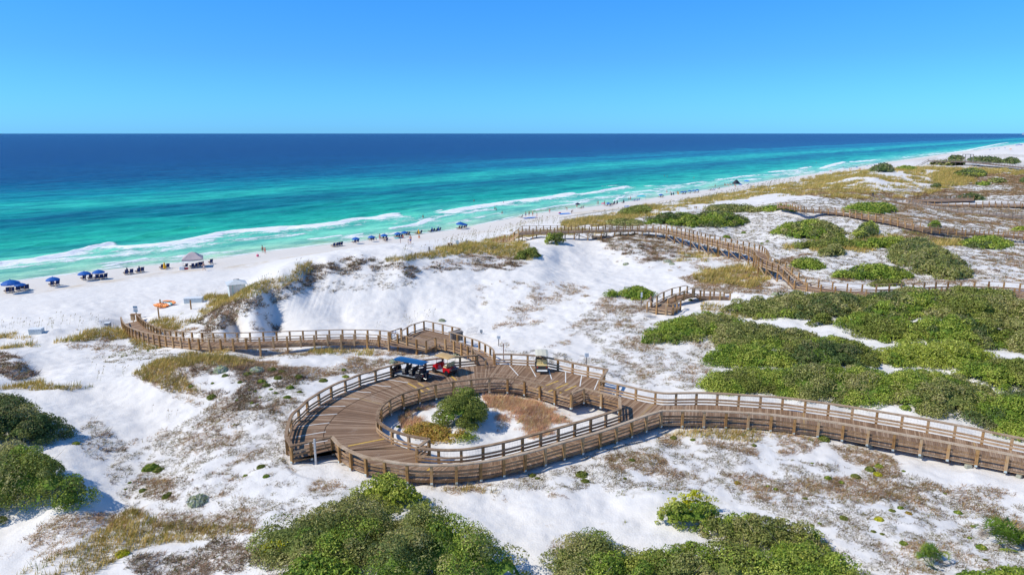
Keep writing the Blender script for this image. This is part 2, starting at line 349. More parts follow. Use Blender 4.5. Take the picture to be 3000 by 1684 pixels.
# link from the turnaround up to the platform
LINK_R = pw(zl([(1448,1036),(1446.4,1026),(1434.8,1014.5),(1419,1005.8),(1400,997),(1376.5,989.5),(1349,980.6),(1318,971.8)], 6.6, 6.0))
LINK_L = pw(zl([(1398,1039),(1393,1029),(1380,1016.5),(1355,1004.8),(1316.4,993),(1275.6,987)], 6.6, 6.0))
PLAT_B = pw([(1318,971.8,6.0),(1349,962,6.0),(1299,950.5,6.0),(1246,939,6.0),(1203.8,951.4,6.0),(1176,969,5.95)])
PLAT_F = pw([(1275.6,987,6.0),(1246,997.5,6.0),(1190,984,5.95),(1138,971.5,5.9)])
WEST_B = pw([(1143.6,971,5.85),(1110,967,5.8),(1000,965,5.7),(964.6,966,5.7),(815.5,970.5,5.6),(703.7,974,5.5),(607.5,974,5.3),(550,972,5.1),(517,969,4.9),(470.8,961.5,4.4),(446,952.5,4.0),(424,941,3.6),(408.7,929,3.1),(399.4,918.8,2.7)])
WEST_F = pw([(1138,985.4,5.85),(1114.5,981.5,5.8),(1060,978.5,5.7),(995.7,978.8,5.7),(921,981,5.65),(846.6,984,5.6),(772,987,5.6),(694,990,5.5),(620,991.5,5.3),(548.4,988.7,5.0),(483,982.5,4.6),(430,974,4.1),(405.6,967.5,3.8),(377.6,956.5,3.4),(362,945,3.0),(354,928,2.7)])
# long dune bridge with stairs at both ends
BR_F = pw([(1520,670,9.0),(1600,667.4,9.0),(1690,665,9.0),(1771.6,662.6,9.0),(1853,660.8,9.0),(1918.7,662.2,9.0),(1954.7,667.8,9.0),(1985,674.7,9.0),(2012.8,681.6,9.0),(2051.5,691,9.0),(2079,697.5,9.0),(2109.6,704.5,9.0),(2142.8,712,9.0),(2173,719,9.0),(2198,727,9.0),(2212,736,9.0),(2220,749.4,9.0),(2242,760.4,9.0),(2281,772.9,9.0)])
BR_B = pw([(1530,661.5,9.0),(1600,661,9.0),(1690,659.5,9.0),(1771,657.6,9.0),(1853,656.3,9.0),(1943.6,658,9.0),(1985,664.5,9.0),(2026.6,674,9.0),(2068,684.5,9.0),(2109.6,693.5,9.0),(2165,704,9.0),(2198,710.5,9.0),(2225.8,717.6,9.0),(2242.4,727,9.0),(2252,739,9.0),(2256,750,9.0),(2275.6,759,9.0),(2303,767,9.0)])
ST_F = pw([(2281,772.9,9.0),(2329,820,7.4)]); ST_B = pw([(2303,767,9.0),(2361.5,813,7.4)])
LW_F = pw([(2329,820.5,7.4),(2371,828,7.4),(2411,833.5,7.4),(2439,837.5,7.4),(2476,841.5,7.4),(2516.8,845,7.4),(2557,847.5,7.4),(2603.7,847.2,7.4),(2659.6,843.8,7.4),(2740,839.5,7.4),(2821,837.6,7.4),(2914,839.8,7.4),(3000,845,7.4),(3090,852,7.4)])
LW_B = pw([(2361.5,813.5,7.4),(2417.4,822,7.4),(2479.5,829.5,7.4),(2566.5,832.6,7.4),(2665.8,829,7.4),(2728,825.3,7.4),(2790,823.2,7.4),(2852,823,7.4),(2930,825,7.4),(3000,829.5,7.4),(3110,838,7.4)])
BS_F = pw([(1520,670,9.0),(1485,697,6.7),(1457,698,6.5),(1431,712,5.1)]); BS_B = pw([(1530,661.5,9.0),(1497,687,6.7),(1468,688.5,6.5),(1444,702,5.1)])
# small overlook
OV_F = pw([(1896.6,882.7,6.5),(1968.5,891.8,6.5),(1994.8,878,6.5)])
OV_B = pw([(1896.6,882.7,6.5),(1907.7,876.6,6.5)])
AR_B = pw([(1907.7,876.6,6.5),(1938,857.5,7.0),(1971,843.8,7.45),(2010,835.5,7.6),(2024,842,7.1),(2049,843.5,7.0),(2086,843.6,7.0),(2123,844,7.0)])
AR_F = pw([(1958,873.5,6.5),(1982.4,860,6.95),(2012.8,847.8,7.4),(2037.7,841.5,7.6),(2053,850,7.1),(2082,852,7.0),(2140,853,7.0)])
# walkways further off
FA_F = pw([(2279,594,10.2),(2326,600,10.1),(2349.6,607.4,10.0),(2418.6,609.4,9.8),(2470,615.5,9.6),(2523.5,624,9.5),(2600,637,9.2),(2679.5,654.9,8.6),(2714.5,661.9,8.2),(2796,669.5,7.6),(2912,676.5,7.2),(3000,681.5,7.1),(3100,687,7.0)])
FA_B = pw([(2285,592,10.2),(2335,598,10.1),(2352,603.5,10.0),(2425,606.2,9.8),(2475,611.5,9.6),(2530,619.7,9.5),(2608,632,9.2),(2690,650,8.6),(2722,657,8.2),(2800,664.3,7.6),(2915,671,7.2),(3000,675.8,7.1),(3110,681.5,7.0)])
FB_F = pw([(2563,577.5,6.6),(2602.6,583,6.4),(2670,590,6.2),(2702.8,598.2,6.1),(2749.4,605.8,6.0),(2807.6,612,6.0),(2912,620.4,6.0),(3000,627.3,6.0),(3100,635,6.0)])
FB_B = pw([(2563,574.3,6.6),(2605,579.8,6.4),(2675,586.5,6.2),(2712,594.5,6.1),(2755,601.5,6.0),(2812,607.5,6.0),(2915,616,6.0),(3000,622.3,6.0),(3110,630,6.0)])
FC_B = pw([(2656,580,6.4),(2672,576.5,6.4),(2698,574,6.4),(2740,573,6.4),(2800,572.4,6.4),(2854,572.6,6.4)])
FC_F = pw([(2690,584.5,6.4),(2703,588,6.4),(2763,591.5,6.4),(2830,593.2,6.4),(2900,594.3,6.4),(3000,595.2,6.4),(3080,597,6.4)])
FC_M = pw([(2656,580,6.4),(2672,583.5,6.4),(2690,584.5,6.4)])
FC_T = pw([(2880,588.7,6.4),(3000,589.5,6.4),(3090,591,6.4)])
FD_F = pw([(2719,468,10.5),(2761,469.3,10.5),(2838,471,10.2),(2898.5,477,9.6),(3000,487.4,9.0),(3060,492,9.0)])
FD_B = pw([(2722,465.8,10.5),(2761,467,10.5),(2838,468.7,10.2),(2902,474.4,9.6),(3000,484.4,9.0),(3070,489.8,9.0)])
def _run_on(P, d):
    u = P[-1]-P[-2]; u = u/np.linalg.norm(u); u[2] = 0; return np.vstack([P, P[-1]+u*d])
RAMP_F = _run_on(RAMP_F, 30); RAMP_B = _run_on(RAMP_B, 30); LW_F = _run_on(LW_F, 30); LW_B = _run_on(LW_B, 30); FA_F = _run_on(FA_F, 30); FA_B = _run_on(FA_B, 30); FB_F = _run_on(FB_F, 30); FB_B = _run_on(FB_B, 30)
def resample(P, n=None, step=None, keep=False):
    P = np.asarray(P, float); d = np.r_[0, np.cumsum(np.linalg.norm(np.diff(P[:, :2], axis=0), axis=1))]
    if n is None: n = max(2, int(round(d[-1]/step))+1)
    t = np.linspace(0, d[-1], n)
    return np.stack([np.interp(t, d, P[:, i]) for i in range(3)], -1)
def spline(P, sub=4):
    """Catmull-Rom through the surveyed points so the curves stay round"""
    P = np.asarray(P, float); Q = np.vstack([2*P[0]-P[1], P, 2*P[-1]-P[-2]]); out = []
    for i in range(1, len(Q)-2):
        p0, p1, p2, p3 = Q[i-1], Q[i], Q[i+1], Q[i+2]
        a = (p1-p0)[:2]; b = (p2-p1)[:2]; c = (p3-p2)[:2]
        def ang(u, v): return abs(math.atan2(u[0]*v[1]-u[1]*v[0], u@v))
        m1 = (p2-p0)/2 if ang(a, b) < 0.6 else (p2-p1); m2 = (p3-p1)/2 if ang(b, c) < 0.6 else (p2-p1)
        L = np.linalg.norm(b); 
        if np.linalg.norm(m1) > 1e-6: m1 = m1/np.linalg.norm(m1)*L
        if np.linalg.norm(m2) > 1e-6: m2 = m2/np.linalg.norm(m2)*L
        for k in range(sub):
            t = k/sub; out.append((2*t**3-3*t**2+1)*p1+(t**3-2*t**2+t)*m1+(-2*t**3+3*t**2)*p2+(t**3-t**2)*m2)
    out.append(P[-1]); return np.array(out)
CLAMP = []          # (x, y, deck height, half width)
def clamp_strip(A, B, gap=0.42):
    n = max(6, int(max(np.linalg.norm(np.diff(A[:, :2], axis=0), axis=1).sum(), 1)/1.0)); a = resample(A, n); b = resample(B, n); m = (a+b)/2
    for i in range(n): CLAMP.append((m[i, 0], m[i, 1], m[i, 2]-RH-gap, np.linalg.norm(a[i, :2]-b[i, :2])/2))
ring_in = np.vstack([INNER[6:], JOG_W[1:]])
clamp_strip(OUT_UP, ring_in); clamp_strip(OUT_LOW, LOW_IN); clamp_strip(RAMP_B[4:], RAMP_F); clamp_strip(TOP_OUT[:-1], INNER[:7][::-1]); clamp_strip(pw([(1778,1081),(1944,1150)], ZT), pw([(1674,1151),(1816,1190)], ZT))
clamp_strip(LINK_L, LINK_R[::1]); clamp_strip(PLAT_F, PLAT_B); clamp_strip(WEST_F, WEST_B); clamp_strip(LW_F, LW_B, .3); clamp_strip(ST_F, ST_B, .5); clamp_strip(BS_F, BS_B, .5); clamp_strip(AR_B[4:], AR_F[3:], .2); clamp_strip(pw([(1898,879,6.5),(1907,876,6.5)]), pw([(1968,891,6.5),(1994,878,6.5)]), .4)
clamp_strip(FA_F, FA_B, .5); clamp_strip(FB_F, FB_B, .4); clamp_strip(FC_B, FC_F[:6], .4); clamp_strip(FC_F, pw([(2690,584.5,6.4),(2763,588,6.4),(2880,589,6.4),(3080,591,6.4)]), .4)
CLAMP = np.array(CLAMP)
def deck_clear(x, y, m=0.15):
    ok = np.ones(len(x), bool)
    for i in range(0, len(x), 20000):
        d = np.hypot(x[i:i+20000, None]-CLAMP[None, :, 0], y[i:i+20000, None]-CLAMP[None, :, 1])-CLAMP[None, :, 3]
        ok[i:i+20000] = d.min(1) > m
    return ok
def deck_clamp(x, y, z):
    for i in range(0, len(x), 20000):
        xs = x[i:i+20000]; ys = y[i:i+20000]; s = np.nonzero((xs > -75) & (xs < 260) & (ys > 30) & (ys < 420))[0]
        if len(s) == 0: continue
        d = np.hypot(xs[s, None]-CLAMP[None, :, 0], ys[s, None]-CLAMP[None, :, 1])-CLAMP[None, :, 3]
        lim = (CLAMP[None, :, 2]+np.maximum(0, d-0.25)*0.55+np.where(d > 6, 99, 0)).min(1)
        z[i+s] = np.minimum(z[i+s], lim)
    return z
# ------------------------------------------------------------------ sand (one sheet) and its material
def sand_material():
    m = NM('white_sand', 0.9, 0.15); P = m.pos()
    n1 = m.noise(0.12, 5, P); n2 = m.noise(1.3, 5, P); n3 = m.noise(9.0, 4, P)
    base = m.mix(m.mapr(n1, 0.35, 0.65), (0.79, 0.755, 0.71), (0.84, 0.81, 0.77))
    base = m.mix(m.mapr(n2, 0.35, 0.7), base, (0.75, 0.715, 0.675))
    # packed wet sand, runnel, drift lines
    base = m.mix(m.attr('pack'), base, (0.73, 0.68, 0.62))
    tan = m.math('MULTIPLY', m.attr('tan'), m.mapr(m.noise(0.35, 5, m.mapping(P, (1, 1, 1))), 0.38, 0.62), True)
    base = m.mix(tan, base, (0.60, 0.47, 0.30))
    base = m.mix(m.attr('runnel'), base, (0.30, 0.27, 0.20))
    # leaf litter and buried roots where plants grow
    lit = m.math('MULTIPLY', m.attr('litter'), m.mapr(m.noise(2.6, 8, P, 0.72), 0.46, 0.56), True)
    lc = m.mix(m.mapr(m.noise(0.8, 3, P), 0.35, 0.65), (0.27, 0.20, 0.14), (0.34, 0.28, 0.15))
    base = m.mix(m.math('MULTIPLY', lit, 0.85), base, lc)
    # dry flecks and twigs lying about on the dunes
    fl = m.math('MULTIPLY', m.mapr(m.noise(5.5, 6, P, 0.75), 0.63, 0.68), m.math('MULTIPLY', m.math('SUBTRACT', 1.0, m.attr('pack')), m.mapr(m.noise(0.22, 4, P), 0.45, 0.62, 0, 0.75)), True)
    base = m.mix(fl, base, (0.36, 0.28, 0.18))
    m.color(base)
    h = m.math('ADD', m.math('MULTIPLY', n2, 1.0), m.math('MULTIPLY', n3, 0.55))
    # wind-run grooves on slopes and foot prints on the beach
    rip = m.noise(0.9, 4, m.mapping(P, (1.6, 0.25, 0.25), (0, 0, R(-8))))
    h = m.math('ADD', h, m.math('MULTIPLY', rip, 0.15))
    m.bump(h, 0.65, 0.09)
    return m.m
SAND = sand_material()
az = np.concatenate([np.arange(-75, -39, 0.5), np.arange(-39, 39, 0.075), np.arange(39, 75.1, 0.5)])*math.pi/180
rr = np.concatenate([np.geomspace(5, 30, 26)[:-1], np.geomspace(30, 62, 190)[:-1], CAMZ/np.tan(np.arange(24.3, 0.75, -0.045)*math.pi/180), CAMZ/np.tan(np.array([0.74, .7, .6, .5, .4, .3, .2])*math.pi/180)])
AZ, RR = np.meshgrid(az, rr)
X = (RR*np.sin(AZ)).ravel(); Y = (RR*np.cos(AZ)).ravel()
Z = height(X, Y)
S_, Q_ = shore_q(X, Y)
# groove relief on the tall slip face of the bowl (sand sliding down in tongues)
px_, py_ = proj(X, Y, Z)
BOWL = [(760,950),(720,900),(830,840),(900,815),(1000,800),(1130,800),(1250,800),(1400,800),(1450,880),(1200,930),(950,950)]
bw = in_poly(px_, py_, BOWL)
gro = (fbm(X/0.7+Y*0.10, Y/12, 4, .65)-0.5)*0.20*sstep(.38, .62, fbm(X/9, Y/9, 2))*bw*sstep(800, 830, py_)*(1-sstep(905, 945, py_))
Z = Z+gro
pack = (1-sstep(14, 26, Q_+4*(vn(S_/15, Q_*0)-0.5)))*1.0
runl = [(1640,640),(1700,634),(1800,618),(1900,607),(2000,595),(2100,580),(2200,561),(2300,546),(2400,529)]
rw = np.array([at(a, b, 1.6)[:2] for a, b in runl]); rs = rw @ S_DIR; rt = shore_q(rw[:, 0], rw[:, 1])[1]
rq = np.interp(S_, rs, rt); wdt = 1.6+1.8*vn(S_/14, Q_*0+5)
runnel = np.clip(1-np.abs(Q_-rq)/wdt, 0, 1)*((S_ > rs[0]) & (S_ < rs[-1]))*sstep(0.22, 0.5, fbm(S_/20, Q_/3, 3)+0.05)
runnel = np.clip(runnel*1.6, 0, 0.85)
tan = np.exp(-((Q_-17-3*vn(S_/30, Q_*0))/3.2)**2)*0.75+np.exp(-((Q_-rq)/6.0)**2)*0.55*((S_ > rs[0]-20) & (S_ < rs[-1]+200))
tan = tan*sstep(0.35, 0.6, fbm(S_/25+3, Q_/5, 3))
_zg = Z.reshape(RR.shape); _lr = np.log(rr)
def height(x, y):
    """height of the finished sand sheet (bilinear look-up)"""
    shp = np.shape(x); x = np.ravel(np.asarray(x, float)); y = np.ravel(np.asarray(y, float))
    a = np.interp(np.arctan2(x, y), az, np.arange(len(az))); b = np.interp(np.log(np.maximum(np.hypot(x, y), 1)), _lr, np.arange(len(rr)))
    i = np.clip(a.astype(int), 0, len(az)-2); j = np.clip(b.astype(int), 0, len(rr)-2); u = np.clip(a-i, 0, 1); v = np.clip(b-j, 0, 1)
    return ((_zg[j, i]*(1-u)+_zg[j, i+1]*u)*(1-v)+(_zg[j+1, i]*(1-u)+_zg[j+1, i+1]*u)*v).reshape(shp)
# ------------------------------------------------------------------ sea
def sea_material():
    m = NM('sea_water', 0.35, 0.04); P = m.pos()
    rot = (0, 0, -math.atan2(S_DIR[1], S_DIR[0]))
    Pw = m.mapping(P, (1, 1, 1), rot)
    Pl = m.mapping(Pw, (0.35, 1, 1))
    f = m.attr('foam'); nz = m.noise(0.9, 6, Pl, 0.65); nz2 = m.noise(3.2, 4, Pl, 0.6)
    nz3 = m.noise(0.22, 5, m.mapping(Pw, (0.5, 1, 1)), 0.6)
    nn = m.math('ADD', m.math('ADD', m.math('MULTIPLY', nz, 0.9), m.math('MULTIPLY', nz3, 1.0)), m.math('SUBTRACT', m.math('MULTIPLY', nz2, 0.6), 0.75))
    thr = m.math('SUBTRACT', m.math('ADD', m.math('MULTIPLY', f, 1.15), nn), 0.93)
    foam = m.mapr(thr, -0.03, 0.16)
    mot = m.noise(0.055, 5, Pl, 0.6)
    chop_shade = m.noise(0.11, 10, m.mapping(Pw, (0.45, 1, 1)), 0.78)
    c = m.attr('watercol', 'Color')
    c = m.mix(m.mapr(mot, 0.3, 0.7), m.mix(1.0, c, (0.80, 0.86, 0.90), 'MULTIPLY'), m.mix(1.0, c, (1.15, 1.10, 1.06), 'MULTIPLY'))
    c = m.mix(m.mapr(chop_shade, 0.40, 0.60), m.mix(1.0, c, (0.50, 0.70, 0.80), 'MULTIPLY'), m.mix(1.0, c, (1.6, 1.38, 1.30), 'MULTIPLY'))  # light and dark sides of small waves put into the water colour
    # bigger, rarer swell lines further out, their dark faces painted into the colour
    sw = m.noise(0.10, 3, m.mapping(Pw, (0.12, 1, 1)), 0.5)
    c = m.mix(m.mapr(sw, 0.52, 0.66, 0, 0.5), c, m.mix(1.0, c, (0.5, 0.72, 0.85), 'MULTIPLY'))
    c = m.mix(foam, c, (0.86, 0.88, 0.89))
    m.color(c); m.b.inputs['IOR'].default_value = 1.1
    m.l(m.math('ADD', m.math('MULTIPLY', foam, 0.6), 0.22), m.b.inputs['Roughness'])
    h = m.math('ADD', m.math('ADD', m.math('MULTIPLY', m.noise(0.18, 4, Pl), 2.2), m.noise(0.9, 4, Pl)), m.math('MULTIPLY', foam, 0.35))
    m.bump(h, 0.8, 0.45)
    return m.m
a1 = np.arange(22, 1.0, -0.028); a2 = np.geomspace(1.0, 0.02, 220)
ra = CAMZ/np.tan(np.concatenate([a1, a2])*math.pi/180)
azs = np.concatenate([np.arange(-80, -39, 0.6), np.arange(-39, 39, 0.085), np.arange(39, 80, 0.6)])*math.pi/180
A2, R2 = np.meshgrid(azs, ra); sx = (R2*np.sin(A2)).ravel(); sy = (R2*np.cos(A2)).ravel()
s2, q2 = shore_q(sx, sy); tt = -q2
# beyond the surveyed coast keep the shore straight
FO = [  # (photo px of the crest line, width metres shoreward, strength)
 ([(-300,822),(-100,795),(0,770),(100,762),(200,742),(318,713)], 9, 1.0),
 ([(330,724),(450,718),(560,700),(640,683),(700,676),(800,668),(900,662),(960,655),(1050,642),(1100,635),(1150,628)], 8.5, 1.0),
 ([(-200,800),(0,790),(250,760),(450,733),(700,700),(900,684)], 6, 0.42),
 ([(308,781),(350,772),(420,757)], 3.5, .85), ([(905,701),(950,697),(992,690)], 2.5, .8), ([(1010,690),(1060,684)], 2.2, .7),
 ([(1140,670),(1180,665),(1230,650),(1256,641)], 4.5, .95), ([(1120,655),(1200,645),(1290,640)], 5, .4), ([(1270,620),(1290,615)], 2, .8), ([(1300,640),(1360,632)], 5, .4), ([(1380,620),(1396,616)], 3, .8),
 ([(1290,622),(1380,607),(1400,603),(1480,592),(1560,583),(1620,575),(1671,567)], 12, .97),
 ([(1690,570),(1750,562),(1800,552),(1836,547)], 6, 1.0), ([(1820,566),(1850,568),(1907,558)], 5, .8), ([(1908,554),(1925,553)], 3, .9),
 ([(1560,618),(1640,603),(1700,594),(1716,590)], 5, .75), ([(1796,590),(1812,580),(1826,574)], 3, .85),
 ([(1750,545),(1850,552),(1960,545),(2006,540),(2055,532)], 7, .6), ([(2078,526),(2084,526)], 3, .9), ([(2097,527),(2147,521),(2164,518),(2221,513)], 5, .9), ([(2200,526),(2207,524)], 4, .9),
 ([(2249,505),(2283,501),(2339,499)], 7, .95), ([(2337,495),(2358,491)], 6, .95), ([(2366,490),(2372,489)], 5, .9),
 ([(2400,494),(2437,482),(2467,475),(2502,474),(2558,469)], 9, .95), ([(2400,504),(2440,500),(2470,493)], 5, .7), ([(2596,464),(2622,465)], 5, .9), ([(2640,461),(2672,459)], 5, .9),
 ([(2689,456),(2717,455)], 6, .9), ([(2733,451),(2782,448),(2819,443),(2882,430),(2912,424),(2959,417),(3000,412)], 16, .85), ([(2880,436),(2930,430),(3000,421)], 12, .8),
 ([(560,668),(568,668.5)], 0.8, .9), ([(1975,465),(1990,466)], 3.0, .7), ([(2820,419),(2830,419)], 8.0, .9),
]
foam = np.zeros(len(sx)); bumpz = np.zeros(len(sx))
for pts, wd, st in FO:
    W_ = np.array([at(a, b, 0)[:2] for a, b in pts]); ws, wq = shore_q(W_[:, 0], W_[:, 1]); wt = -wq
    o = np.argsort(ws); ws = ws[o]; wt = wt[o]; L = ws[-1]-ws[0]; e = max(3.0, 0.10*L)
    sel = (s2 > ws[0]-e) & (s2 < ws[-1]+e*0.6) & (tt > wt.min()-2*wd) & (tt < wt.max()+4)
    s_ = s2[sel]; cr = np.interp(s_, ws, wt)+(fbm(s_/6, s_*0+wd, 3)-0.5)*2.2
    u = (cr-tt[sel])/(wd*(0.55+0.9*vn(s_/9, s_*0+3.3)))
    endf = sstep(ws[0]-e, ws[0]+e*0.3, s_)*(1-sstep(ws[-1]-e*0.1, ws[-1]+e*0.6, s_))
    g = np.where(u < 0, np.exp(-(u/0.06)**2), (0.36+0.64*np.exp(-(u/0.42)**2))*(1-sstep(1.1, 2.1, u)))
    foam[sel] = np.maximum(foam[sel], g*st*endf*0.95)
    bumpz[sel] = np.maximum(bumpz[sel], np.exp(-((u-0.12)/0.22)**2)*endf*st*0.55*min(1, wd/6))
# dark swell faces just outside the break
for pts, hgt in (([(300,706),(380,700),(480,682),(545,670),(620,662)], 0.7), ([(780,664),(900,650),(1100,622),(1250,605)], 0.5), ([(0,742),(120,715),(250,700)], 0.5), ([(500,640),(800,600)], .35)):
    W_ = np.array([at(a, b, 0)[:2] for a, b in pts]); ws, wq = shore_q(W_[:, 0], W_[:, 1]); wt = -wq
    sel = (s2 > ws[0]) & (s2 < ws[-1]); s_ = s2[sel]; u = tt[sel]-np.interp(s_, ws, wt)
    ef = sstep(ws[0], ws[0]+12, s_)*(1-sstep(ws[-1]-12, ws[-1], s_))
    bumpz[sel] += hgt*ef*np.exp(-(u/1.8)**2)
lace = (1-sstep(22, 40, tt))*sstep(1, 6, tt)*0.32*sstep(0.42, 0.62, fbm(s2/30, tt/6, 3))*1.35
foam = np.maximum(foam, lace+0.0)
swash = np.exp(-((tt-0.5-1.2*vn(s2/7, s2*0))/0.8)**2)*0.62
foam = np.maximum(foam, swash)
foam *= (R2.ravel() < 2600)
T = np.array([-5, 0, 3, 9, 20, 34, 48, 62, 80, 100, 118, 140, 160, 185, 215, 260, 330, 430, 600, 1000, 4000, 60000], float)
C = np.array([(.52,.54,.42),(.46,.60,.44),(.36,.60,.43),(.26,.60,.44),(.17,.60,.44),(.08,.55,.40),(.030,.45,.33),(.014,.37,.29),(.010,.31,.27),(.006,.22,.24),(.005,.17,.22),(.010,.29,.28),
              (.028,.45,.36),(.024,.44,.36),(.006,.26,.29),(.003,.145,.24),(.003,.080,.19),(.002,.054,.165),(.001,.034,.145),(.001,.025,.13),(.001,.025,.13),(.003,.034,.145)])
wob = tt*(1+0.22*(fbm(s2/140, tt/60, 3)-0.5))+(fbm(s2/45, tt/14, 4)-0.5)*np.clip(tt, 0, 60)*0.55
# the outer bars fade in and out along the coast
wcol = np.stack([np.interp(wob, T, C[:, i]) for i in range(3)], -1)
bar2 = np.exp(-((wob-300)/28)**2)*sstep(250, 600, s2)*0.75+np.exp(-((wob-235)/22)**2)*sstep(300, 500, s2)*0.25
wcol = wcol*(1-bar2[:, None])+np.array([.01, .25, .32])*bar2[:, None]
dark = sstep(0.52, 0.66, fbm(s2/60+5, tt/9, 4))*sstep(12, 50, tt)*(1-sstep(300, 600, tt))*0.6
wcol = wcol*(1-dark[:, None]*np.array([.7, .45, .25]))
weed = np.exp(-((tt-5-2*vn(s2/12, s2*0))/2.2)**2)*sstep(0.5, 0.66, fbm(s2/22, s2*0+2, 3))*0.55
wcol = wcol*(1-weed[:, None])+np.array([.26, .29, .08])*weed[:, None]
wv = (fbm(s2/9, tt/3.2, 3)-0.5)*0.5*sstep(4, 40, tt)
np_mesh('sea', np.c_[sx, sy, bumpz+wv+0.0], grid_faces(len(ra), len(azs)), sea_material(), smooth=True,
        attrs={'foam': foam, 'watercol': wcol})
tag(bpy.data.objects['sea'], kind='structure', label='blue green sea with surf breaking along the white beach')
